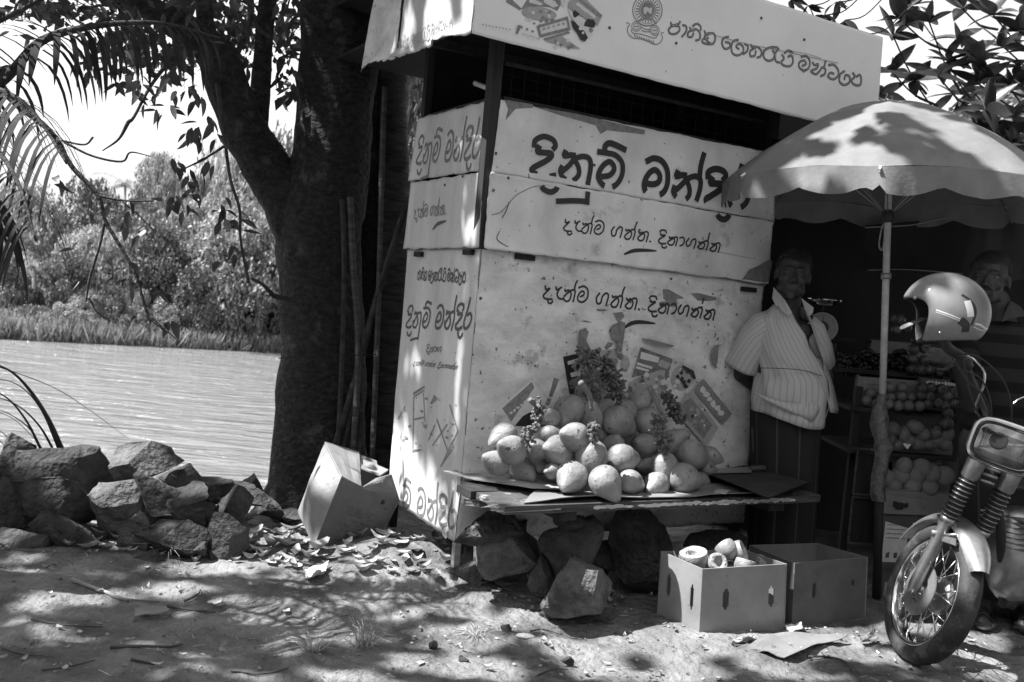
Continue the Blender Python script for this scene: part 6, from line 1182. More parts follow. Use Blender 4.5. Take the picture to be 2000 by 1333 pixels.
L3 = [(1785, 682), (1805, 680), (1782, 702), (1806, 704), (1824, 704), (1780, 722), (1798, 724), (1815, 724), (1835, 728), (1852, 725), (1790, 665), (1830, 690), (1758, 625), (1742, 622), (1770, 640), (1750, 645)]; RLB = rowlabel('apple', [t[:2] for t in L3], 'heaped above the lettered carton')
for (x, y) in L3: fruit('apple', x, y, 5.3, 11, RLB[(x, y)], 'apples heaped on the upper shelf')
L4 = [(1850, 808, 12), (1848, 828, 14), (1828, 840, 11), (1872, 770, 11)]; RLB = rowlabel('pale apple', [t[:2] for t in L4], 'beside the mango tray')
for (x, y, r) in L4: fruit('apple', x, y, 4.95, r, RLB[(x, y)], 'pale apples by the mango tray')
L5 = [(1745, 838), (1738, 858), (1765, 848), (1788, 835), (1772, 862), (1805, 850), (1825, 848), (1792, 868), (1812, 868), (1832, 862), (1755, 870), (1845, 868), (1848, 850)]; RLB = rowlabel('mango', [t[:2] for t in L5], 'of the torn tray')
for (x, y) in L5: fruit('mango', x, y, 4.96, 14, RLB[(x, y)], 'mangoes in the torn tray', tilt=(rnd.gauss(0, 1), rnd.gauss(0, .5), rnd.gauss(0, .3)))
L6 = [(1730, 935), (1760, 928), (1790, 930), (1818, 925), (1845, 930), (1745, 950), (1780, 948), (1815, 950), (1800, 915), (1765, 912)]; RLB = rowlabel('wrapped fruit', [t[:2] for t in L6], 'of the low tray')
for (x, y) in L6: fruit('melon', x, y, 4.86, 20, RLB[(x, y)], 'wrapped fruit in the low tray')
# grapes: uncountable dark bunches
mb = MB()
for k in range(330):
    x = rnd.uniform(1640, 1775); y = rnd.uniform(690, 728)-6*math.sin(x*.09); mb.ball(atY(x, y, 5.4+rnd.uniform(0, .12)), 5*5.4/FPX, n=7, m=5)
tag(mb.build('grapes', M['grape'], smooth=True, kind='stuff'))
# paper liners and string
for pts, lab in [([(1722, 868), (1760, 866), (1770, 880), (1725, 882)], 'torn curl of white paper on the mango tray')]:
    mb = MB(); q = [atY(1762, 866, 4.93), atY(1772, 878, 4.9), atY(1782, 866, 4.93), atY(1780, 858, 4.95), atY(1765, 860, 4.95)]; mb.add(q+[p+np.array([0, .01, .002]) for p in q], [(0, 1, 2, 3, 4), (9, 8, 7, 6, 5)]); tag(mb.build('paper_scrap', M['paper']), lab, 'paper')
# weighing scale
WS = empty('weighing_scale', tuple(atY(1608, 668, 5.25)), 'round-faced weighing scale with a shiny pan beside the first man', 'weighing scale')
dc = atY(1606, 640, 5.2); fr_ = frame((-.25, -1, .02)); Mx = Matrix.Translation(Vector(dc)) @ Matrix(fr_).to_4x4()
mb = MB(); mb.lathe([(.001, 0), (.078, 0), (.082, -.004), (.082, -.05), (.001, -.05)], 32, Mx); mb.build('housing', M['steel'], WS, smooth=False); mb = MB(); mb.lathe([(.001, .002), (.076, .002)], 32, Mx); mb.build('dial', M['dial'], WS)
mb = MB(); mb.lathe([(.001, .004), (.033, .004)], 24, Mx); mb.lathe([(.001, .0041), (.001, .004)], 8, Mx); n_ = fr_
mb.add([tuple(Mx@Vector(p)) for p in [(-.003, .02, .0045), (.003, .02, .0045), (.001, .062, .0045), (-.001, .062, .0045)]], [(0, 1, 2, 3)])
for k in range(40): a = k*math.pi/20; mb.add([tuple(Mx@Vector((r*math.cos(a+d_), r*math.sin(a+d_), .0035))) for r, d_ in ((.064, -.008), (.071, -.008), (.071, .008), (.064, .008))], [(0, 1, 2, 3)])
mb.build('pointer', M['ink'], WS, kind='stuff'); mb = MB(); pc = atY(1612, 585, 5.2); mb.lathe([(.001, -.035), (.05, -.033), (.08, -.015), (.092, .0), (.094, .001), (.081, -.012), (.05, -.028), (.001, -.03)], 32, Matrix.Translation(Vector(pc))); mb.build('pan', M['chrome'], WS, smooth=True); mb = MB(); mb.tube([dc+(0, .03, .07), pc-(0, 0, .035)], .006, 8); mb.box(dc+np.array([0, .04, -.10]), (.16, .12, .04)); mb.build('stand', M['black_rubber'], WS)
# ------------------------------------------------------------------ people
class Body:
    def __init__(s): s.mb = MB()
    def cap(s, a, b, ra, rb, n=14):
        a = np.array(a, float); b = np.array(b, float); k = 6; P = [a+(b-a)*t for t in np.linspace(0, 1, k)]; s.mb.tube(P, list(np.linspace(ra, rb, k)), n); s.mb.ball(a, ra, n=n, m=8); s.mb.ball(b, rb, n=n, m=8)
    def ell(s, c, r, R=None): s.mb.ball(c, r, R, n=18, m=12)
    def make(s, name, mt, parent, voxel=.006, sm=3):
        me = bpy.data.meshes.new(name); me.from_pydata(s.mb.v, [], s.mb.f); o = bpy.data.objects.new(name, me); SC.collection.objects.link(o)
        m = o.modifiers.new('r', 'REMESH'); m.mode = 'VOXEL'; m.voxel_size = voxel; m2 = o.modifiers.new('s', 'SMOOTH'); m2.iterations = sm; m2.factor = .5
        dg = bpy.context.evaluated_depsgraph_get(); dg.update(); e = o.evaluated_get(dg); me2 = bpy.data.meshes.new_from_object(e); bpy.data.objects.remove(o); me2.materials.clear(); me2.materials.append(mt)
        me2.polygons.foreach_set('use_smooth', [True]*len(me2.polygons)); o = bpy.data.objects.new(name, me2); SC.collection.objects.link(o); o.parent = parent; o.location = tuple(-WL[parent.name]); WL[o.name] = np.zeros(3); return o
def head(B, c, H, fwd, up=(0, 0, 1), wide=1.0):
    f = np.array(fwd, float); u = np.array(up, float); f -= u*(f@u); f /= np.linalg.norm(f); r = np.cross(f, u); R = np.stack([r, -f, u], 1)
    P = lambda x, y, z: c+R@(np.array([x*wide, y, z])*H); E_ = lambda x, y, z, a, b_, d: B.ell(P(x, y, z), (a*H*wide, b_*H, d*H), R)
    E_(0, .07, .16, .30, .37, .32); E_(0, -.08, -.08, .255, .28, .37); E_(0, -.13, -.30, .20, .21, .16); E_(0, -.26, -.42, .085, .08, .07)
    B.cap(P(0, -.355, .04), P(0, -.445, -.12), .028*H, .045*H); 
    for s in (-1, 1):
        E_(s*.05, -.40, -.14, .04, .04, .035); E_(s*.155, -.26, -.10, .09, .08, .09); E_(s*.31, .03, -.03, .035, .08, .13); B.cap(P(s*.06, -.335, .10), P(s*.2, -.285, .095), .030*H, .026*H); E_(s*.20, -.1, -.28, .07, .12, .1); B.cap(P(s*.09, -.35, -.16), P(s*.13, -.3, -.28), .025*H, .02*H)
    B.cap(P(-.085, -.345, -.225), P(.085, -.345, -.225), .022*H, .022*H); B.cap(P(-.07, -.335, -.275), P(.07, -.335, -.275), .028*H, .028*H)
    return P, R
def eyes(P, H, parent):
    for s in (-1, 1):
        mb = MB(); mb.ball(P(s*.115, -.275, .02), .045*H, n=14, m=10); e = mb.build('eye', M['eye'], parent, smooth=True)
        mb = MB(); mb.ball(P(s*.115+.0, -.303, .02), .024*H, n=10, m=8); mb.build('pupil', M['ink'], e, smooth=True)
def hair(P, R, H, parent, mt, cov=.1, sideburn=0, seed=1, thick=1.0):
    n, m = 40, 22; vs = []; keepr = []
    for i in range(m+1):
        t = math.pi*.72*i/m
        for k in range(n):
            a = 2*math.pi*k/n; d = np.array([math.sin(t)*math.cos(a), math.sin(t)*math.sin(a), math.cos(t)]); q = np.array([0, .07, .16])+d*np.array([.325, .395, .345])*(1+.06*thick*MN.noise(Vector(d*4+np.array([seed, 0, 0])))+.06*thick*MN.noise(Vector(d*11)))
            # trim over the face
            front = -d[1]; lim = .30 if front > .55 else (-.02 if abs(d[0]) > .5 and front > 0 else -.35)
            lim = .27*max(0, min(1, (front+.05)/.5))-.30*(1-max(0, min(1, (front+.05)/.5)))
            if q[2] < lim: q = np.array([0, .07, .05])+(q-np.array([0, .07, .05]))*.80; q[2] = max(q[2], lim-.06)
            vs.append(P(*q))
    fs = [(i*n+k, i*n+(k+1) % n, (i+1)*n+(k+1) % n, (i+1)*n+k) for i in range(m) for k in range(n)]
    mb = MB(); mb.add(vs, [tuple(reversed(f)) for f in fs]); return mb.build('hair', M[mt], parent, smooth=True)
def hand(B, w, d, side, s=1.0, curl=.5):   # wrist, direction, palm side vector
    d = np.array(d, float)/np.linalg.norm(d); side = np.array(side, float); side -= d*(side@d); side /= np.linalg.norm(side); nrm = np.cross(d, side)
    pc = w+d*.045*s; B.ell(pc, (.042*s, .016*s, .05*s), np.stack([side, nrm, d], 1))
    for k, (o_, L) in enumerate(((-.030, .062), (-.010, .072), (.010, .068), (.029, .052))):
        a = w+d*.085*s+side*o_*s; b = a+(d*math.cos(curl*.6)+nrm*math.sin(curl*.6))*L*.55*s; e = b+(d*math.cos(curl*1.5)+nrm*math.sin(curl*1.5))*L*.5*s; B.cap(a-d*.02*s, b, .0095*s, .009*s, 8); B.cap(b, e, .009*s, .0075*s, 8)
    a = w+d*.02*s-side*.035*s; b = a-side*.025*s+d*.03*s+nrm*.012*s; B.cap(a, b, .012*s, .0105*s, 8); B.cap(b, b+d*.028*s+nrm*.01*s, .0105*s, .0085*s, 8)
def loft(rings, name, mt, parent, uscale=1.0, thick=.003, closed=False):   # rings: lists of points, uv in metres
    me = bpy.data.meshes.new(name); n = len(rings[0]); V_ = [tuple(p) for r in rings for p in r]; F_ = []; w = n; cn = n if closed else n-1
    for j in range(len(rings)-1):
        for i in range(cn): F_.append((j*w+i, j*w+(i+1) % n, (j+1)*w+(i+1) % n, (j+1)*w+i))
    o0 = np.array(rings[0]).mean(0); me.from_pydata([tuple(np.array(p)-o0) for p in V_], [], F_); me.materials.append(mt); uvl = me.uv_layers.new(name='UVMap'); mid = rings[len(rings)//2]; U = [0]
    for i in range(1, n+1): U.append(U[-1]+float(np.linalg.norm(np.array(mid[i % n])-np.array(mid[i-1]))))
    Vv_ = [0]
    for j in range(1, len(rings)): Vv_.append(Vv_[-1]+float(np.linalg.norm(np.array(rings[j][n//2])-np.array(rings[j-1][n//2]))))
    li = 0
    for f in F_:
        for c_i, vi in enumerate(f):
            j, i = divmod(vi, w); ii_ = i if not (closed and c_i in (1, 2) and i == 0) else n; uvl.data[li].uv = (U[ii_]*uscale, Vv_[j]); li += 1
    me.polygons.foreach_set('use_smooth', [True]*len(F_)); o = bpy.data.objects.new(name, me); SC.collection.objects.link(o); o.parent = parent; o.location = tuple(o0-WL[parent.name]); WL[o.name] = o0
    if thick: m = o.modifiers.new('thick', 'SOLIDIFY'); m.thickness = thick; m.offset = 0
    return o
MY = 4.85
def MP(x, y, dy=0.0): return atY(x, y, MY+dy)
px2 = MY/FPX
P1 = empty('person', tuple(MP(1505, 1150)), 'man in open pale striped shirt and dark sarong by the kiosk, hands behind back', 'person')
B = Body(); c = MP(1549, 537); Pq, Rq = head(B, c, .268, (-.22, -1, -.08), (.08, -.02, 1), .98)
B.cap(MP(1543, 575, .03), MP(1535, 632, .05), .058, .066); B.ell(MP(1530, 700, .03), (.135, .095, .20)); B.ell(MP(1545, 745, .02), (.14, .12, .16)); B.cap(MP(1504, 645, .04), MP(1572, 645, .04), .055, .055); B.ell(MP(1530, 820, .05), (.14, .11, .13))
B.cap(MP(1492, 645, .04), MP(1448, 730, .12), .055, .045); B.cap(MP(1448, 730, .12), MP(1520, 790, .22), .043, .030); hand(B, MP(1520, 790, .22), np.array([1, .1, -.15]), (0, 0, 1), 1.0, .9)
B.cap(MP(1582, 648, .06), MP(1612, 740, .16), .052, .042); B.cap(MP(1612, 740, .16), MP(1565, 800, .22), .040, .030); hand(B, MP(1560, 802, .23), np.array([-1, .1, -.1]), (0, 0, -1), 1.0, .9)
for s, x in ((-1, 1500), (1, 1560)):
    B.cap(MP(x, 840, .05), MP(x-6, 990, .05), .085, .058); B.cap(MP(x-6, 990, .05), MP(x-16, 1150, .06), .055, .036); f = MP(x-16, 1165, .04); f[2] = .035; B.cap(f+(0, .04, 0), f+(.01*s, -.12, -.008), .036, .026)
    for k in range(5): B.cap(f+np.array([.01*s+(k-2)*.016, -.12, -.012]), f+np.array([.01*s+(k-2)*.018, -.155+abs(k-1)*.006, -.016]), .0095, .008, 8)
B.make('body', M['skin'], P1, .0065, 5); eyes(Pq, .268, P1); hair(Pq, Rq, .268, P1, 'hair', seed=3, thick=1.6)
# shirt: rows (py, left px, right px, opening left px, opening right px, depth)
rows = [(598, 1514, 1574, 1531, 1566, .075), (610, 1500, 1578, 1535, 1570, .10), (628, 1482, 1586, 1543, 1577, .125), (650, 1476, 1592, 1556, 1585, .14), (675, 1477, 1599, 1568, 1592, .15), (700, 1478, 1606, 1582, 1601, .16), (722, 1480, 1613, 1596, 1609, .165), (740, 1478, 1618, 1606.5, 1611, .17), (760, 1472, 1619, 1608, 1612, .175), (780, 1468, 1617, 1606, 1612, .175), (795, 1467, 1614, 1600, 1611, .172)]
rings = []
for r_i, (py, xl, xr, ol, orr, dep) in enumerate(rows):
    cxp = (xl+xr)/2; a = (xr-xl)/2*px2; cen = MP(cxp, py, .03); th = lambda px: math.acos(max(-.999, min(.999, (px-cxp)*px2/a))); tl, tr = th(ol), th(orr); ring_ = []
    for k in range(61):
        # from left opening edge (front) going left round the back to the right opening edge
        ang = tl+(2*math.pi-tl+tr-0)*k/60 if False else tl+(2*math.pi-(tl-tr))*k/60
        x = a*math.cos(ang); y = -dep*math.sin(ang); z = 0
        if r_i >= 8:
            fr_ = max(0, math.sin(ang)); dz = {8: .0, 9: .012, 10: .03}[r_i]; z -= dz*(1+1.9*fr_*max(0, .75+.8*math.cos(ang)))
            y *= 1.03
        wr = .009*MN.noise(Vector((k*.45+r_i*.5, r_i*.6, 2)))+.006*math.sin(k*.9+r_i*1.3)*(r_i > 5)+.012*MN.noise(Vector((k*.16-r_i*.5, r_i*.55, 7)))+.005*MN.noise(Vector((k*.9+r_i, r_i*.9, 4))); rad = np.array([math.cos(ang), -math.sin(ang), 0]); ring_.append(cen+np.array([x, y, z])+rad*wr)
    rings.append(ring_)
fin = []
for j in range(len(rings)-1):
    for t in (0, .34, .67): fin.append([np.array(a_)*(1-t)+np.array(b_)*t for a_, b_ in zip(rings[j], rings[j+1])])
fin.append(rings[-1]); sh = loft(fin, 'shirt', M['shirt'], P1)
def sleeve(pts, mtk='shirt', parent=P1):
    R_ = []; P = [p for p, r in pts]
    for i, (p, r) in enumerate(pts):
        d = P[min(i+1, len(P)-1)]-P[max(i-1, 0)]; F_ = frame(d); R_.append([p+F_[:, 0]*r*math.cos(a)+F_[:, 1]*r*1.05*math.sin(a)+F_[:, 0]*(.004*math.sin(a*4+i)+.010*MN.noise(Vector((math.cos(a)*1.6, math.sin(a)*1.6, i*.9)))) for a in np.linspace(0, 2*math.pi, 25)[:-1]])
    return loft(R_, 'sleeve', M[mtk], parent, closed=True)
sleeve([(MP(1512, 628, .03), .062), (MP(1494, 638, .03), .078), (MP(1478, 660, .045), .083), (MP(1462, 690, .07), .085), (MP(1450, 712, .09), .088), (MP(1447, 718, .095), .086)])
sleeve([(MP(1570, 628, .05), .055), (MP(1584, 645, .06), .066), (MP(1596, 680, .09), .07), (MP(1604, 715, .12), .072)])
# collar leaves
def leafpiece(name, pts, mt, parent, t=.004):
    mb = MB(); q = [np.array(p) for p in pts]; n = np.cross(q[1]-q[0], q[-1]-q[0]); n /= np.linalg.norm(n); m = len(q); mb.add([p for p in q]+[p-n*t for p in q], [tuple(range(m)), tuple(range(2*m-1, m-1, -1))]+[(i, (i+m), (i+1) % m+m, (i+1) % m) for i in range(m)]); return mb.build(name, mt, parent)
M['collar'] = mat('collar_cloth', .42, .48, scale=30, rough=.85)
leafpiece('collar', [MP(1511, 562, -.01), MP(1508, 583, .0), MP(1516, 600, -.05), MP(1532, 590, -.09), MP(1534, 589, -.10)], M['collar'], P1); leafpiece('collar', [MP(1511, 562, -.01), MP(1534, 588, -.10), MP(1548, 612, -.13), MP(1540, 618, -.12), MP(1524, 604, -.07)], M['collar'], P1)
leafpiece('collar', [MP(1565, 584, -.06), MP(1588, 602, -.07), MP(1587, 612, -.08), MP(1580, 620, -.10), MP(1572, 606, -.10)], M['collar'], P1)
# pointed shirt tail
tail = [MP(1470, 770, -.11), MP(1520, 790, -.15), MP(1565, 792, -.155), MP(1606, 783, -.12), MP(1614, 765, -.09), MP(1604, 800, -.12), MP(1588, 824, -.14), MP(1548, 806, -.155), MP(1505, 783, -.15)]
R_ = [[np.array(a_) for a_ in [MP(1470, 764, -.10), MP(1498, 776, -.135), MP(1528, 784, -.15), MP(1560, 788, -.155), MP(1590, 786, -.14), MP(1614, 772, -.10)]], [MP(1472, 768, -.11), MP(1500, 782, -.145), MP(1530, 793, -.16), MP(1560, 801, -.165), MP(1590, 803, -.15), MP(1608, 790, -.11)], [MP(1474, 770, -.11), MP(1501, 785, -.145), MP(1531, 799, -.16), MP(1562, 812, -.165), MP(1588, 824, -.155), MP(1602, 802, -.12)]]
loft(R_, 'shirt_tail', M['shirt'], P1)
mb = MB(); mb.tube(smoothline([MP(1482, 719, -.10), MP(1520, 720, -.15), MP(1570, 724, -.155), MP(1606, 735, -.12)], 6), .0022, 5); mb.build('shirt_crease_shade', M['edge'], P1)  # thin dark tube standing in for the shade of a horizontal crease
# sarong
R_ = []
for (py, xl, xr, dep) in [(770, 1466, 1604, .14), (820, 1466, 1604, .16), (880, 1467, 1600, .16), (960, 1466, 1596, .155), (1040, 1462, 1590, .155), (1110, 1460, 1584, .155)]:
    cxp = (xl+xr)/2; a = (xr-xl)/2*px2; cen = MP(cxp, py, .05); R_.append([cen+np.array([a*(1+.03*math.sin(t*7+py*.01))*math.cos(t), -dep*(1+.05*math.sin(t*9+py*.006))*math.sin(t), 0]) for t in np.linspace(0, 2*math.pi, 49)[:-1]])
loft(R_, 'sarong', M['sarong'], P1, closed=True)
loft([[MP(1596, 700, -.02), MP(1612, 705, .04)], [MP(1606, 745, -.05), MP(1628, 755, .02)], [MP(1618, 790, -.05), MP(1638, 800, .02)], [MP(1622, 806, -.05), MP(1636, 808, .02)]], 'shirt_front_edge', M['shirt'], P1)

# second man behind the motorcycle
NY = 4.45
def NP(x, y, dy=0.0): return atY(x, y, NY+dy)
P2 = empty('person', tuple(onz(1950, 1225, 0)), 'moustached dark-haired man in a dark banded shirt standing behind the motorcycle', 'person')
B = Body(); H2 = .265; Pq, Rq = head(B, NP(1932, 546), H2, (-.62, -1, -.12), (.05, 0, 1), 1.02)
B.cap(NP(1945, 590, .05), NP(1958, 650, .08), .062, .075); B.ell(NP(1965, 740, .08), (.22, .14, .26)); B.ell(NP(1955, 870, .08), (.19, .15, .22)); B.cap(NP(1890, 668, .08), NP(2040, 668, .1), .07, .07)
B.cap(NP(1890, 675, .06), NP(1895, 790, -.02), .056, .045); B.cap(NP(1895, 790, -.02), NP(1868, 700, -.22), .042, .028); hand(B, NP(1868, 702, -.22), np.array([-1, -.3, .12]), (0, 0, 1), .95, .35)
B.cap(NP(2040, 675, .1), NP(2065, 800, .1), .056, .045); B.cap(NP(2065, 800, .1), NP(2030, 890, .0), .042, .03); hand(B, NP(2030, 892, .0), np.array([-.4, -.6, -.5]), (1, 0, 0), .95, .6)
for x, dx in ((1935, -10), (2000, 6)):
    B.cap(NP(x, 950, .08), NP(x+dx*.4, 1080, .03), .085, .06); B.cap(NP(x+dx*.4, 1080, .03), NP(x+dx, 1190, .04), .055, .038); f = NP(x+dx, 1205, .02); f[2] = .045; B.cap(f+(0, .04, 0), f+(-.07, -.11, -.012), .036, .028)
    for k in range(5): B.cap(f+np.array([-.075+(k-2)*.017, -.11-(k-2)*.004, -.018]), f+np.array([-.095+(k-2)*.019, -.148-(k-2)*.004, -.022]), .010, .0085, 8)
    mb = MB(); q = f+np.array([-.03, -.06, -.0]); mb.ball((q[0], q[1], .016), (.055, .155, .012), rotm((0, 0, 1), -.5), n=20, m=6); mb.build('sandal', M['slipper'], P2, smooth=True); mb = MB(); mb.tube(smoothline([f+(-.10, -.07, -.03), f+(-.06, -.09, .02), f+(.0, -.09, -.03)], 5), .008, 6, flat=.5); mb.build('sandal_strap', M['slipper'], P2, smooth=True)
B.make('body', M['skin'], P2, .0065, 5); eyes(Pq, H2, P2); hair(Pq, Rq, H2, P2, 'hair_black', seed=8, thick=.5)
mb = MB(); mb.tube([Pq(-.12, -.335, -.21), Pq(-.05, -.375, -.18), Pq(.05, -.375, -.18), Pq(.12, -.335, -.21)], [.005, .009, .009, .005], 8, flat=.7); mb.build('moustache', M['hair_black'], P2, smooth=True)
R_ = []
for (py, xl, xr, dep) in [(628, 1925, 1990, .09), (645, 1890, 2020, .13), (670, 1872, 2055, .15), (740, 1875, 2055, .17), (820, 1880, 2050, .175), (900, 1882, 2042, .17), (940, 1880, 2040, .17)]:
    cxp = (xl+xr)/2; a = (xr-xl)/2*NY/FPX; cen = NP(cxp, py, .08); R_.append([cen+np.array([a*math.cos(t)*(1+.02*math.sin(t*5+py)), -dep*math.sin(t)*(1+.03*math.sin(t*8+py*.02)), 0]) for t in np.linspace(0, 2*math.pi, 49)[:-1]])
fin = []
for j in range(len(R_)-1):
    for t in (0, .33, .66): fin.append([a_*(1-t)+b_*t for a_, b_ in zip(R_[j], R_[j+1])])
loft(fin+[R_[-1]], 'shirt', M['tshirt'], P2, closed=True)
sleeve([(NP(1915, 660, .08), .07), (NP(1893, 672, .07), .078), (NP(1888, 700, .05), .075), (NP(1890, 745, .02), .07)], 'tshirt', P2); sleeve([(NP(2020, 660, .1), .07), (NP(2045, 680, .1), .078), (NP(2058, 750, .1), .07)], 'tshirt', P2)
leafpiece('collar', [NP(1972, 588, .0), NP(1992, 600, .02), NP(2004, 618, .0), NP(1975, 622, -.06), NP(1955, 630, -.07)], mat('dark_collar', .03, .045, rough=.9), P2)
R_ = []
for (py, xl, xr, dep) in [(930, 1885, 2040, .15), (1000, 1885, 2045, .16), (1100, 1890, 2045, .15), (1165, 1895, 2040, .15)]:
    cxp = (xl+xr)/2; a = (xr-xl)/2*NY/FPX; cen = NP(cxp, py, .06); R_.append([cen+np.array([a*math.cos(t), -dep*math.sin(t)*(1+.06*math.sin(t*6)), 0]) for t in np.linspace(0, 2*math.pi, 41)[:-1]])
loft(R_, 'sarong', M['sarong'], P2, closed=True)

# ------------------------------------------------------------------ motorcycle
WC = np.array([1.735, 3.80, .288]); fwd = np.array([.07, -.998, 0]); lf_ = np.array([.998, .07, 0]); ln = math.radians(15.5)
MU = np.array([0, 0, 1.])*math.cos(ln)+lf_*math.sin(ln); ML = lf_*math.cos(ln)-np.array([0, 0, 1.])*math.sin(ln); RWH = .285
def W3(a, b, c): return WC+fwd*a+ML*b+MU*c
WM = Matrix(((fwd[0], MU[0], ML[0], WC[0]), (fwd[1], MU[1], ML[1], WC[1]), (fwd[2], MU[2], ML[2], WC[2]), (0, 0, 0, 1)))
WM = Matrix(((MU[0], fwd[0], ML[0], WC[0]), (MU[1], fwd[1], ML[1], WC[1]), (MU[2], fwd[2], ML[2], WC[2]), (0, 0, 0, 1)))
MC = empty('motorcycle', tuple(W3(0, 0, -RWH)), 'parked motorcycle leaning on its stand with its worn front wheel turned to the viewer', 'motorcycle')
WHL = empty('front_wheel', tuple(WC)); WHL.parent = MC; WHL.location = tuple(WC-WL[MC.name]); WL[WHL.name] = WC
mb = MB(); n, k = 96, 20; vs = []; fs = []; prof = []
for j in range(k):
    b = 2*math.pi*j/k; rr_ = .0385*math.cos(b); zz = .043*math.sin(b); R_ = .2465+rr_
    prof.append((R_, zz, b))
for i in range(n):
    a = 2*math.pi*i/n
    for (R_, zz, b) in prof:
        gr = 0
        if abs(b) < .9 or abs(b-2*math.pi) < .9:   # tread grooves
            if abs(abs(zz)-.012) < .0035: gr = .004
            if i % 4 == 0 and abs(zz) > .016: gr = .0045
        r = R_-gr; vs.append(tuple(WM@Vector((r*math.cos(a), r*math.sin(a), zz))))
for i in range(n):
    for j in range(k): fs.append((i*k+j, ((i+1) % n)*k+j, ((i+1) % n)*k+(j+1) % k, i*k+(j+1) % k))
mb.add(vs, fs); mb.build('tyre', M['rubber'], WHL, smooth=True)
mb = MB(); mb.lathe([(.218, -.03), (.224, -.034), (.213, -.034), (.209, -.028), (.203, -.012), (.203, .012), (.209, .028), (.213, .034), (.224, .034), (.218, .03), (.214, 0), (.218, -.03)], 72, WM); mb.build('rim', M['chrome'], WHL, smooth=True)
mb = MB(); mb.lathe([(.001, -.055), (.018, -.055), (.022, -.045), (.05, -.042), (.052, -.036), (.024, -.034), (.022, .02), (.062, .022), (.075, .03), (.078, .045), (.05, .05), (.015, .056), (.001, .056)], 32, WM); mb.build('hub', M['alloy'], WHL, autos=35)
mb = MB(); mb.lathe([(.055, -.046), (.105, -.046), (.105, -.051), (.055, -.051), (.055, -.046)], 40, WM); mb.build('brake_disc', M['steel'], WHL, autos=35)
for i in range(36):
    a = 2*math.pi*i/36; s = -1 if i % 2 else 1; off = .62*(1 if (i//2) % 2 else -1); hr = .045 if s < 0 else .062; h = np.array(WM@Vector((hr*math.cos(a+off), hr*math.sin(a+off), s*.034))); r_ = np.array(WM@Vector((.204*math.cos(a), .204*math.sin(a), s*.008))); mb = MB(); mb.tube([h, r_], .0021, 5); mb.tube([r_+(h-r_)*.07, r_], .0036, 5); mb.build('spoke', M['chrome'], WHL, smooth=True)
mb = MB(); mb.tube([W3(0, -.085, 0), W3(0, .085, 0)], .009, 12); mb.tube([W3(0, -.092, 0), W3(0, -.08, 0)], .015, 6); mb.build('axle', M['steel'], WHL)
gd = W3(.10, -.07, .575)-W3(0, -.07, 0); FA = lambda s, t: W3(0, s*.075, 0)+gd*t     # fork line, t 0 axle 1 top
for s in (-1, 1):
    mb = MB(); mb.tube([FA(s, -.03), FA(s, .02), FA(s, .50), FA(s, .52)], [.017, .024, .024, .027], 18); mb.lathe([(.0, 0)], 3) if False else None; leg = mb.build('fork_leg', M['alloy'], MC, smooth=True)
    mb = MB(); mb.tube([FA(s, .50), FA(s, .535)], .028, 18); mb.build('dust_cap', M['alloy'], MC, smooth=True)
    mb = MB(); P = []; R_ = []
    for i in range(37): t = .535+.285*i/36; P.append(FA(s, t)); R_.append(.026+.0065*(1 if i % 4 in (1, 2) else -.35)+.001)
    mb.tube(P, R_, 20); mb.build('fork_gaiter', M['black_rubber'], MC, smooth=True)
    for i in range(9): mb = MB(); F_ = frame(gd); mb.torus(.0315, .0018, Matrix.Translation(Vector(FA(s, .551+.285*(4*i)/36))) @ Matrix(F_).to_4x4(), 24, 6); mb.build('gaiter_ring', M['alloy'], MC, smooth=True)
    mb = MB(); mb.tube([FA(s, .82), FA(s, .84), FA(s, 1.02), FA(s, 1.07), FA(s, 1.09)], [.027, .034, .036, .032, .012], 18); mb.build('fork_cover', M['alloy'], MC, smooth=True)
mb = MB(); mb.hexa([FA(-1, .82)+ML*.02, FA(1, .82)-ML*.02, FA(1, .82)-ML*.02-fwd*.06, FA(-1, .82)+ML*.02-fwd*.06, FA(-1, .90)+ML*.02, FA(1, .90)-ML*.02, FA(1, .90)-ML*.02-fwd*.06, FA(-1, .90)+ML*.02-fwd*.06]); mb.build('lower_clamp', M['black_rubber'], MC, bevel=.006)
for i in range(4): mb = MB(); t = .845+i*.045; mb.tube([FA(-1, t)+ML*.036+fwd*.012, FA(-1, t)+ML*.085+fwd*.03], .0055, 8); mb.build('grille_bar', M['alloy'], MC, smooth=True)
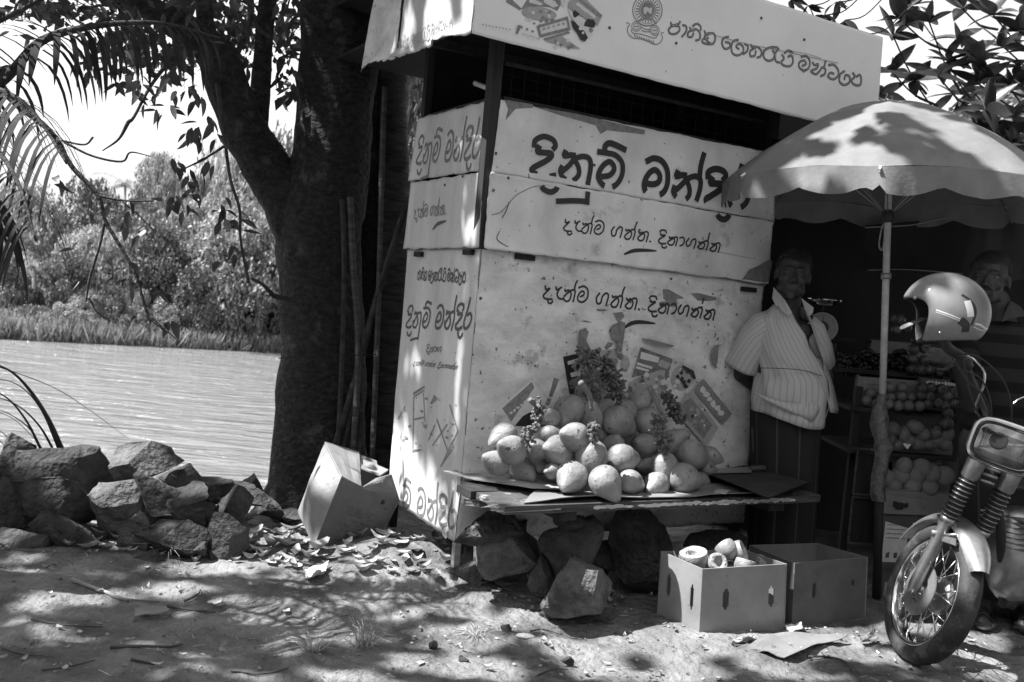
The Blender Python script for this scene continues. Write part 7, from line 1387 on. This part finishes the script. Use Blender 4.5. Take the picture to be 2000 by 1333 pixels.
# front mudguard, braced to the legs
def arc(a, b, c=.315): return W3(c*math.sin(a), b, c*math.cos(a))
vs = []; n1, n2 = 26, 12
for i in range(n1+1):
    a = math.radians(-62+(62+58)*i/n1); wd = .062*(1-.45*max(0, (i/n1-.75)/.25)**2)
    for j in range(n2+1): t = (j/n2-.5)*2; vs.append(W3((.325-.040*t*t)*math.sin(a), wd*math.sin(t*1.35)/math.sin(1.35), (.325-.040*t*t)*math.cos(a)))
mb = MB(); fs = [(i*(n2+1)+j, i*(n2+1)+j+1, (i+1)*(n2+1)+j+1, (i+1)*(n2+1)+j) for i in range(n1) for j in range(n2)]; mb.add(vs, fs); mb.add([p-MU*0+(WC-p)/np.linalg.norm(WC-p)*.003 for p in vs], [tuple(reversed(f)) for f in fs]); mb.build('mudguard', M['alloy'], MC, smooth=True)
for s in (-1, 1):
    f0 = FA(s, .40)-fwd*0; mb = MB(); mb.tube([f0, arc(math.radians(26), s*.062, .285)], .006, 8); mb.tube([f0, arc(math.radians(-8), s*.062, .30)], .006, 8); mb.build('mudguard_stay', M['alloy'], MC, smooth=True)
    mb = MB(); mb.plate([f0+fwd*.0, arc(math.radians(28), s*.064, .275), arc(math.radians(34), s*.064, .262), f0-MU*.02], ML*s, .003); mb.build('mudguard_stay', M['alloy'], MC); mb = MB(); mb.tube([f0+ML*s*.0, f0+ML*s*.034], .009, 10); mb.build('bolt', M['steel'], MC, smooth=True)
# headlamp: rounded rectangular
lc = atY(1962, 872, 3.44); lf2 = np.array([-.62, -1, .0]); lf2 /= np.linalg.norm(lf2); lu = UP*math.cos(math.radians(22))+RT*math.sin(math.radians(22)); lu -= lf2*(lu@lf2); lu /= np.linalg.norm(lu); lr = np.cross(lu, lf2); lr = -lr if lr[0] < 0 else lr
def rrect(w, h, d, n=40, p=4.2): return [lc+lr*w*abs(math.cos(a))**(2/p)*np.sign(math.cos(a))+lu*h*abs(math.sin(a))**(2/p)*np.sign(math.sin(a))+lf2*d for a in np.linspace(0, 2*math.pi, n+1)[:-1]]
def rr_loft(secs, mt, name, capf=True):
    mb = MB(); R_ = [rrect(*s_) for s_ in secs]; n = len(R_[0]); vs = [p for r in R_ for p in r]; fs = [(j*n+i, j*n+(i+1) % n, (j+1)*n+(i+1) % n, (j+1)*n+i) for j in range(len(R_)-1) for i in range(n)]
    if capf: fs.append(tuple((len(R_)-1)*n+i for i in range(n)))
    mb.add(vs, fs); return mb.build(name, mt, MC, autos=50)
rr_loft([(.03, .02, -.12), (.08, .055, -.11), (.105, .075, -.06), (.112, .080, -.01)], M['tank'], 'headlamp_shell'); rr_loft([(.108, .078, -.018), (.119, .086, -.012), (.120, .088, .002), (.114, .082, .011), (.106, .075, .010), (.104, .073, .002)], M['chrome'], 'headlamp_bezel', False)
rr_loft([(.105, .074, .002), (.09, .062, .012), (.055, .036, .018), (.01, .008, .019)], M['lens'], 'headlamp_lens'); mb = MB()
for k in range(11):
    x_ = -.075+.015*k; hh_ = .05*math.sqrt(max(0, 1-(x_/.1)**4)); mb.tube([lc+lf2*.0125+lr*x_-lu*hh_, lc+lf2*.0185+lr*x_, lc+lf2*.0125+lr*x_+lu*hh_], .0011, 5)
mb.build('lens_flutes', M['lens'], MC, smooth=True, kind='stuff')
mb = MB(); q_ = rrect(.098, .068, .010); mb.tube(q_+[q_[0]], .0028, 6); mb.build('lens_gasket', M['black_rubber'], MC, smooth=True)
mb = MB(); mb.ball(lc+lf2*.0185-lr*.022+lu*.012, (.031, .031, .003), frame(lf2), n=20, m=8); mb.build('lamp_centre', M['bulb'], MC, smooth=True)
for s in (-1, 1): mb = MB(); mb.tube(smoothline([FA(s, .98), FA(s, 1.0)+fwd*.05, lc+lr*s*.09-lf2*.03], 5), .011, 8); mb.build('lamp_bracket', M['alloy'], MC, smooth=True)
# handlebar, levers, mirror, cables
tc = (FA(-1, 1.06)+FA(1, 1.06))/2
hb = [atY(1846, 676, 3.62), atY(1880, 700, 3.66), atY(1905, 760, 3.74), FA(-1, 1.10)+ML*.06, FA(1, 1.10)-ML*.04, FA(1, 1.12)+ML*.14+MU*.12, FA(1, 1.1)+ML*.33+MU*.14-fwd*.12]
mb = MB(); mb.tube(smoothline(hb, 8), .0125, 12); mb.build('handlebar', M['black_rubber'], MC, smooth=True)
mb = MB(); mb.tube(smoothline([atY(1836, 640, 3.56), atY(1848, 676, 3.60), atY(1878, 698, 3.65), atY(1892, 716, 3.68)], 5), .019, 12); mb.build('grip', M['black_rubber'], MC, smooth=True); mb = MB(); mb.ball(atY(1880, 706, 3.66), (.035, .03, .03)); mb.build('lever_housing', M['black_rubber'], MC, smooth=True)
mb = MB(); mb.tube(smoothline([atY(1886, 692, 3.62), atY(1905, 705, 3.60), atY(1922, 728, 3.60), atY(1920, 755, 3.61), atY(1910, 780, 3.63), atY(1904, 800, 3.65), atY(1912, 812, 3.68)], 6), [.004]*4+[.008]*8+[.010]*10+[.009]*8+[.006]*7, 10, flat=.5); mb.build('brake_lever', M['chrome'], MC, smooth=True)
for q in [[(1870, 690, 3.6), (1915, 700, 3.58), (1960, 745, 3.58), (1975, 800, 3.6), (1972, 850, 3.66)], [(1870, 720, 3.6), (1915, 740, 3.58), (1935, 790, 3.6), (1932, 850, 3.64)], [(1880, 700, 3.6), (1895, 770, 3.6), (1918, 830, 3.64)], [(1860, 700, 3.6), (1890, 745, 3.58), (1925, 780, 3.62), (1940, 850, 3.66)]]:
    mb = MB(); mb.tube(smoothline([atY(*p) for p in q], 7), .0035, 6); mb.build('control_cable', M['black_rubber'], MC, smooth=True)
mb = MB(); mb.tube(smoothline([atY(1978, 790, 3.66), atY(1990, 780, 3.66), atY(2010, 772, 3.66), atY(2030, 760, 3.68)], 5), .0035, 6); mb.ball(atY(2050, 740, 3.7), (.06, .012, .04)); mb.build('mirror', M['chrome'], MC, smooth=True)
mb = MB(); mb.ball(atY(1905, 860, 3.55), (.018, .02, .016)); mb.ball(atY(1912, 850, 3.55), (.012, .014, .012)); mb.tube([atY(1900, 870, 3.55), atY(1916, 845, 3.56)], .008, 8); mb.build('switch_housing', M['alloy'], MC, smooth=True)
# body going off to the right and back
bf = np.array([.83, .55, 0]); bf /= np.linalg.norm(bf); hd = (FA(-1, .95)+FA(1, .95))/2-fwd*.03; bl = np.array([bf[1], -bf[0], 0])  # bike's left faces the viewer's right
Bp = lambda a, b, z: hd+bf*a+bl*b+np.array([0, 0, z])
def bloft(secs, name, mt, n=20):   # (a, halfwidth, z0, z1)
    mb = MB(); vs = []
    for (a, w, z0, z1) in secs: vs += [Bp(a, w*math.cos(t)*(1 if abs(math.cos(t)) < .8 else .95), (z0+z1)/2+(z1-z0)/2*math.sin(t)) for t in np.linspace(0, 2*math.pi, n+1)[:-1]]
    fs = [(j*n+i, j*n+(i+1) % n, (j+1)*n+(i+1) % n, (j+1)*n+i) for j in range(len(secs)-1) for i in range(n)]+[tuple(range(n))[::-1], tuple((len(secs)-1)*n+i for i in range(n))]; mb.add(vs, fs); return mb.build(name, M[mt], MC, smooth=True)
bloft([(.02, .03, -.03, .05), (.06, .09, -.08, .10), (.2, .125, -.10, .13), (.36, .12, -.09, .11), (.48, .08, -.07, .07)], 'fuel_tank', 'tank'); bloft([(.46, .07, .0, .07), (.55, .12, .0, .10), (.8, .13, .0, .10), (1.05, .11, .03, .12)], 'seat', 'black_rubber')
bloft([(.14, .06, -.5, -.18), (.2, .11, -.55, -.16), (.4, .12, -.56, -.18), (.5, .08, -.5, -.2)], 'engine', 'alloy')
for i in range(7): mb = MB(); mb.box(Bp(.24, 0, -.20-.02*i), (.2, .2, .006), rotm((0, 0, 1), math.atan2(bf[1], bf[0]))); mb.build('cooling_fin', M['steel'], MC)
mb = MB(); mb.tube([Bp(.02, 0, .02), Bp(.12, 0, -.25), Bp(.2, 0, -.56), Bp(.62, 0, -.55), Bp(.6, 0, .0), Bp(1.05, 0, .05)], .018, 10); mb.tube([Bp(.02, 0, .02), Bp(.6, 0, -.0)], .018, 10); mb.build('frame', M['black_rubber'], MC, smooth=True)
wz = RWH-hd[2]; RM = Matrix.Translation(Vector(Bp(1.03, 0, wz))) @ Matrix(np.stack([bf, np.array([0, 0, 1.]), bl], 1)).to_4x4(); mb = MB(); mb.torus(.245, .042, RM, 64, 14); mb.lathe([(.2, -.02), (.21, 0), (.2, .02)], 48, RM); mb.lathe([(.001, -.06), (.06, -.05), (.06, .05), (.001, .06)], 24, RM); mb.build('rear_wheel', M['rubber'], MC, smooth=True)
mb = MB(); mb.tube([Bp(.3, .08, -.5), Bp(.34, .2, -hd[2]+.012)], .010, 8); mb.build('side_stand', M['steel'], MC, smooth=True)

# ------------------------------------------------------------------ helmet hung on the handlebar
HC = atY(1846, 610, 3.50); HE = empty('motorcycle_helmet', tuple(HC), 'grey open-face helmet with pale stripes and a torn sticker hung on the handlebar', 'helmet')
hf = np.array([-.95, .20, .06]); hf /= np.linalg.norm(hf); hu = np.array([.16, .02, 1.]); hu -= hf*(hu@hf); hu /= np.linalg.norm(hu); hs = np.cross(hu, hf); HM = np.stack([hf, hs, hu], 1)   # x forward, y side, z up
def hp(x, y, z): return HC+HM@np.array([x, y, z])
def hshell(r, name, mt, inner=False, th=.0):
    n, m = 72, 44; vs = []; 
    for i in range(m+1):
        t = math.pi*i/m
        for k in range(n): a = 2*math.pi*k/n; d = np.array([math.sin(t)*math.cos(a), math.sin(t)*math.sin(a), math.cos(t)]); vs.append(d*np.array([.152, .125, .142])*r)
    bm = bmesh.new(); V_ = [bm.verts.new(v) for v in vs]
    for i in range(m):
        for k in range(n):
            try: bm.faces.new((V_[(i+1)*n+k], V_[(i+1)*n+(k+1) % n], V_[i*n+(k+1) % n], V_[i*n+k]))
            except Exception: pass
    bmesh.ops.remove_doubles(bm, verts=bm.verts, dist=1e-5)
    def cut(p, nn):
        bmesh.ops.bisect_plane(bm, geom=bm.verts[:]+bm.edges[:]+bm.faces[:], plane_co=p, plane_no=nn, clear_outer=True)
    # neck cut, sloping; face opening: remove faces in front of and below the brow
    cut(Vector((0, 0, -.105)), Vector((-.18, 0, -1)))
    def inside(c): 
        f = (c.x-.062)/.1; return c.x > .055+.030*max(0, min(1, (-c.z-.0)/.1)) * -1 and c.z < .028+(c.x-.06)*.12 and (c.x > .052 or False) and ((c.x-.052)**2/.04**2+(min(0, .028-.03-c.z))**2/1 >= 0)
    kill = []
    for f in bm.faces:
        c = f.calc_center_median(); edge = .074+.030*max(0, 1-((.03-c.z)/.045))**2*(c.z > -.015)
        if c.z < .030 and c.x > edge-.0: kill.append(f)
    bmesh.ops.delete(bm, geom=kill, context='FACES'); loose = [v for v in bm.verts if not v.link_faces]; bmesh.ops.delete(bm, geom=loose, context='VERTS')
    # ease the stair-stepped rim
    bd = [v for v in bm.verts if any(len(e.link_faces) == 1 for e in v.link_edges)]
    for _ in range(8): 
        new = {}
        for v in bd:
            nb = [e.other_vert(v).co for e in v.link_edges if len(e.link_faces) == 1]
            if len(nb) == 2: new[v] = (v.co*2+nb[0]+nb[1])/4
        for v, c_ in new.items(): v.co = c_
    me = bpy.data.meshes.new(name); 
    for v in bm.verts: v.co = Vector(hp(*v.co)-HC)
    bm.to_mesh(me); bm.free(); me.materials.append(M[mt]); me.polygons.foreach_set('use_smooth', [True]*len(me.polygons)); o = bpy.data.objects.new(name, me); SC.collection.objects.link(o); o.parent = HE; WL[o.name] = HC
    s_ = o.modifiers.new('t', 'SOLIDIFY'); s_.thickness = .006; s_.offset = -1; return o
hshell(1.0, 'shell', 'helmet'); hshell(.945, 'lining', 'lining')
def hsurf(az, el, r=1.004):   # az from forward toward the visible side
    d = np.array([math.cos(el)*math.cos(az), math.cos(el)*math.sin(az), math.sin(el)]); return d*np.array([.152, .125, .142])*r
sgn = 1 if (HM@np.array([0, 1., 0]))[1] < 0 else -1
def strip(pts, w, name, mt, par=HE, r=1.006):
    mb = MB(); P = smoothline([np.array(p+(0,)) for p in pts], 6); q = []
    for i, p in enumerate(P):
        t = P[min(i+1, len(P)-1)]-P[max(i-1, 0)]; t /= np.linalg.norm(t)+1e-9; nn = np.array([-t[1], t[0], 0]); 
        for s_ in (-1, 1): u_ = p+nn*w*s_*.5; s3 = hsurf(sgn*u_[0], u_[1], r); q.append(hp(*s3))
    mb.add(q, [(2*i, 2*i+1, 2*i+3, 2*i+2) for i in range(len(P)-1)]); return mb.build(name, M[mt], par)
strip([(1.20, -.05), (1.45, -.11), (1.75, -.19)], .035, 'stripe', 'light_print'); strip([(1.20, -.10), (1.45, -.16), (1.75, -.24)], .02, 'stripe', 'light_print'); strip([(2.15, -.24), (2.35, -.25), (2.6, -.30), (2.9, -.28)], .045, 'stripe', 'light_print'); strip([(2.15, -.33), (2.45, -.37), (2.9, -.31)], .02, 'stripe', 'light_print')
strip([(1.72, .42), (1.95, .28), (2.08, .05), (2.06, -.3)], .07, 'decal_edge', 'ink', r=1.005); strip([(1.85, .28), (1.92, .1), (1.98, -.1)], .17, 'torn_sticker', 'paper', r=1.008); strip([(1.75, -.22), (1.92, -.32), (1.98, -.5)], .2, 'decal_edge', 'ink', r=1.0055)
mb = MB(); mb.ball(hp(*hsurf(sgn*.62, .20)), .007, n=10, m=8); mb.ball(hp(*hsurf(sgn*1.35, -.62)), .005, n=10, m=8); mb.build('rivets', M['steel'], HE, smooth=True, kind='stuff')
# visor strap hanging with a bright end
mb = MB(); S_ = smoothline([atY(1806, 622, 3.46), atY(1790, 628, 3.44), atY(1774, 634, 3.43)], 4); mb.tube(S_, .016, 10, flat=.25); mb.build('chin_strap', M['lining'], HE, smooth=True); mb = MB(); mb.tube(smoothline([atY(1778, 633, 3.425), atY(1766, 638, 3.42), atY(1758, 643, 3.42)], 4), [.016]*5+[.015, .013, .010, .005], 12, flat=.35); mb.build('strap_end', M['white'], HE, smooth=True)

# ------------------------------------------------------------------ litter on the ground
def gz(x, y): return gh(x, y)
def scatter(n, fx, sizef, seed):
    r = np.random.default_rng(seed); out = []
    while len(out) < n:
        x, y = fx(r); out.append((x, y, gz(x, y), sizef(r)))
    return out
# dead leaves: several curled meshes merged
def curled_leaf(p, a, L, w, curl, r):
    d = np.array([math.cos(a), math.sin(a), 0]); s = np.array([-d[1], d[0], 0]); q = []
    for i in range(5):
        t = i/4; ww = w*math.sin(math.pi*(.06+.88*t)); z = .006+curl*L*((t-.5)**2)*1.6+r.random()*.004; c_ = p+d*(t-.5)*L+np.array([0, 0, z]); q += [c_-s*ww+np.array([0, 0, ww*curl*.9]), c_, c_+s*ww+np.array([0, 0, ww*curl*.9])]
    return q, [(3*i+k, 3*i+k+3, 3*i+k+4, 3*i+k+1) for i in range(4) for k in (0, 1)]
mb = MB(); rr_ = random.Random(5)
zones = [(170, lambda: (rr_.uniform(-1.9, .1), rr_.uniform(4.25, 4.75)), (.04, .11)), (60, lambda: (rr_.uniform(-1.3, -.5), rr_.uniform(4.3, 5.3)), (.06, .13)), (420, lambda: (rr_.uniform(-2.6, 2.8), rr_.uniform(2.8, 4.4)), (.008, .04)), (30, lambda: (rr_.uniform(-.2, .6), rr_.uniform(4.0, 4.4)), (.03, .07))]
for n, f, (s0, s1) in zones:
    for k in range(n):
        x, y = f(); L = rr_.uniform(s0, s1); q, fs = curled_leaf(np.array([x, y, gz(x, y)]), rr_.uniform(0, 6.28), L, L*rr_.uniform(.18, .34), rr_.uniform(.1, 1.3), rr_); mb.add(q, fs)
mb.build('fallen_leaves', M['dry'], kind='stuff', smooth=True)
mb = MB()
for k in range(2200):
    x = rr_.uniform(-2.8, 3); y = rr_.uniform(2.7, 4.8); r = .002+.007*rr_.random()**3; z = gz(x, y); mb.ball((x, y, z+r*.3), (r*rr_.uniform(.8, 1.6), r, r*.6), rotm((0, 0, 1), rr_.random()*3), n=6, m=4)
mb.build('pebbles', M['pebble'], kind='stuff')
for i, (x, y, s, lab) in enumerate([(988, 1228, 13, 'small stone beside the split shell in the foreground'), (905, 1290, 9, 'little stone at the bottom centre of the dirt'), (1110, 1290, 10, 'flat pebble at the bottom right of the dirt'), (850, 1262, 8, 'pale pebble near the grass tuft')]):
    p = onz(x, y, .01); mb = rock_mb(p, (s*p[1]/FPX, s*p[1]/FPX*.8, s*p[1]/FPX*.8), 900+i); tag(mb.build('loose_stone', M['rock'], autos=25), lab, 'stone', 'loose stones on the dirt')
mb = MB(); p = onz(1026, 1243, .012); mb.ball(p, (.038, .022, .010), n=14, m=8); tag(mb.build('shell_piece', M['husk_in'], smooth=True), 'pale split shell lying on the dirt in front of the bench', 'shell')
TW = [([(140, 1143), (175, 1152), (205, 1163), (240, 1172), (310, 1177)], 4, 'crooked peeled twig on the dirt below the rock wall'), ([(325, 1187), (370, 1195), (420, 1208)], 2.6, 'thin dark twig right of the crooked one'), ([(60, 1224), (120, 1227), (200, 1228)], 2.2, 'long straight twig at the lower left'), ([(215, 1272), (270, 1276), (330, 1277), (355, 1268)], 3.5, 'dark curved twig casting a shadow at lower left'), ([(80, 1322), (130, 1312), (185, 1302)], 2.2, 'thin twig at the bottom left corner'),
      ([(0, 1282), (40, 1290), (82, 1300)], 2.2, 'twig entering from the left edge near the bottom'), ([(255, 1305), (300, 1312)], 3, 'short dark twig at the bottom left'), ([(450, 1322), (510, 1326), (562, 1318)], 2.6, 'twig at the bottom edge left of centre'), ([(360, 1175), (385, 1168), (392, 1157)], 2.4, 'little forked twig near the papers'), ([(1035, 1240), (1060, 1236), (1100, 1238)], 1.8, 'fine stem beside the split shell'), ([(1050, 1322), (1080, 1312), (1110, 1308)], 1.6, 'fine curved stem at the bottom centre'),
      ([(1575, 1290), (1620, 1296), (1655, 1312), (1680, 1340)], 2.5, 'long bowed straw by the cardboard sheet'), ([(1685, 1258), (1700, 1248), (1705, 1232)], 1.5, 'bent fine stem by the front tyre'), ([(480, 980), (530, 975), (600, 962)], 3.0, 'bare stick leaning against the foot of the big tree')]
for q, r, lab in TW:
    P = [onz(x, y, 0) for x, y in q]; P = [np.array([p[0], p[1], gz(p[0], p[1])+.008+(.06 if 'leaning' in lab else 0)]) for p in P]; mb = MB(); P = smoothline(P, 5); mb.tube(P, [r*P[0][1]/FPX*(1-.5*i/len(P)) for i in range(len(P))], 6, rough=.3); tag(mb.build('twig_litter', M['wood'] if 'peeled' not in lab and 'pale' not in lab else M['wood_pale'], smooth=True), lab, 'twig', 'twigs lying on the dirt')
def gsheet(name, pts, mt, lab, cat, h=.012, seed=1, lift=.02): 
    q = [onz(x, y, 0) for x, y in pts]; n = 10; T = []; mb = MB()
    for j in range(n+1):
        for i in range(n+1): u, v = i/n, j/n; p = (q[0]*(1-u)+q[1]*u)*(1-v)+(q[3]*(1-u)+q[2]*u)*v; e = 1-4*min(u*(1-u), v*(1-v)); T.append(np.array([p[0]+.006*MN.noise(Vector((u*5, v*5, seed))), p[1]+.008*MN.noise(Vector((u*5, v*5, seed+4))), .018+h+lift*max(0, e)*(.5+MN.noise(Vector((u*2.5, v*2.5, seed))))]))
    w = n+1; N_ = w*w; fs = []
    for j in range(n):
        for i in range(n): a = j*w+i; fs += [(a+w, a+w+1, a+1, a), (N_+a, N_+a+1, N_+a+w+1, N_+a+w)]
    for i in range(n): fs += [(i, i+1, N_+i+1, N_+i), (n*w+i+1, n*w+i, N_+n*w+i, N_+n*w+i+1), ((i+1)*w, i*w, N_+i*w, N_+(i+1)*w), (i*w+n, (i+1)*w+n, N_+(i+1)*w+n, N_+i*w+n)]
    mb.add(T+[p-np.array([0, 0, .003]) for p in T], fs); tag(mb.build(name, M[mt]), lab, cat)
gsheet('cardboard_sheet', [(1450, 1285), (1500, 1255), (1655, 1258), (1530, 1304)], 'card', 'flattened piece of cardboard lying on the dirt before the boxes', 'cardboard', seed=2); gsheet('paper_scrap', [(262, 1204), (322, 1200), (330, 1210), (262, 1222)], 'card', 'flat scrap of card on the dirt at lower left', 'paper', seed=5, lift=.006)
gsheet('paper_scrap', [(405, 1190), (430, 1183), (433, 1190), (420, 1196)], 'paper', 'small white paper scrap near the thin twig', 'paper', lift=.004, seed=6); gsheet('paper_scrap', [(590, 1128), (640, 1120), (632, 1140), (600, 1150)], 'paper', 'crumpled pale paper on the sunlit dirt', 'paper', lift=.03, seed=7); gsheet('husk_slice', [(1533, 1238), (1560, 1235), (1566, 1245), (1535, 1250)], 'husk_in', 'pale slice of husk on the dirt between the boxes and the cardboard', 'husk', seed=8)
gsheet('bark_strip', [(1676, 1262), (1712, 1258), (1714, 1266), (1680, 1272)], 'dry', 'curled strip of bark on the dirt left of the tyre', 'bark', seed=9); gsheet('husk_slice', [(1420, 1266), (1470, 1262), (1480, 1268), (1430, 1274)], 'dry', 'thin curled husk on the dirt before the pale box', 'husk', seed=11)
# grass tufts
def tuft(px, py, n, h, sp, lab):
    p = onz(px, py, 0); p[2] = gz(p[0], p[1]); mb = MB()
    for k in range(n):
        a = rnd.uniform(0, 6.28); o_ = sp*rnd.random(); b = p+np.array([math.cos(a)*.03*rnd.random(), math.sin(a)*.03*rnd.random(), 0]); t = b+np.array([math.cos(a)*o_, math.sin(a)*o_, h*rnd.uniform(.3, 1)*(1-.7*o_/sp)]); m_ = (b+t)/2+np.array([0, 0, h*.18]); mb.tube([b, m_, t], [.0014, .0012, .0004], 3, caps=False)
    tag(mb.build('grass_tuft', M['straw']), lab, 'grass tuft', 'dry grass tufts')
tuft(712, 1262, 80, .15, .12, 'spiky dry grass tuft in the middle of the foreground dirt'); tuft(930, 1242, 60, .05, .10, 'flattened dry tuft right of the spiky one'); tuft(330, 1085, 70, .12, .2, 'straggly grass at the foot of the rock wall'); tuft(610, 1280, 40, .08, .12, 'thin straw stems in the sun at the bottom centre'); tuft(880, 1085, 30, .10, .06, 'frayed fibres round the kiosk leg')
# fine grit and stems: uncountable
mb = MB()
for k in range(420):
    x = rr_.uniform(-2.6, 2.8); y = rr_.uniform(2.75, 4.6); a = rr_.uniform(0, 6.28); L = rr_.uniform(.01, .06); z = gz(x, y)+.004; mb.tube([(x, y, z), (x+L*math.cos(a), y+L*math.sin(a), z+.003)], .0011, 3, caps=False)
mb.build('straw_litter', M['straw'], kind='stuff')
# added unseen trees around the viewer, put in to cut sky fill on the kiosk
for k, (x, y, s, hgt, lab) in enumerate([(-8.5, -3.0, 3.6, 6.0, 'added unseen shade tree behind the viewer far to the left'), (-5.0, -8.0, 3.6, 4.2, 'added unseen shade tree behind the viewer to the left'), (-.8, -10.2, 3.6, 4.0, 'added unseen shade tree straight behind the viewer'), (3.6, -9.6, 3.6, 4.2, 'added unseen shade tree behind the viewer just right of the middle one'), (7.6, -7.2, 3.8, 5.0, 'added unseen shade tree behind the viewer to the right'), (10.6, .2, 3.4, 8.0, 'added shade tree out of frame to the right'), (9.2, 4.4, 3.0, 8.0, 'added unseen shade tree farthest to the right beyond the stall')]):
    t = empty('added_shade_tree', (x, y, 0), lab, 'tree', 'added unseen shade trees'); mb = MB(); mb.tube(smoothline([(0, 0, -.2), (.1, .1, hgt*.3), (-.1, 0, hgt*.55)], 6), list(np.linspace(.2, .1, 13)), 10, rough=.1); mb.build('trunk', M['bark'], t, local=True, smooth=True); me = crown_mesh('crown', 80+k % 3, 9000, .10, M['leaf'], 'round', 60) if k < 3 else bpy.data.meshes['crown' if 0 else RCN[k % 3]]
    if k < 3:
        if k == 0: RCN = []
        RCN.append(me.name)
    put('crown', me, (0, 0, .1), (s, s, hgt-.1), k, t)
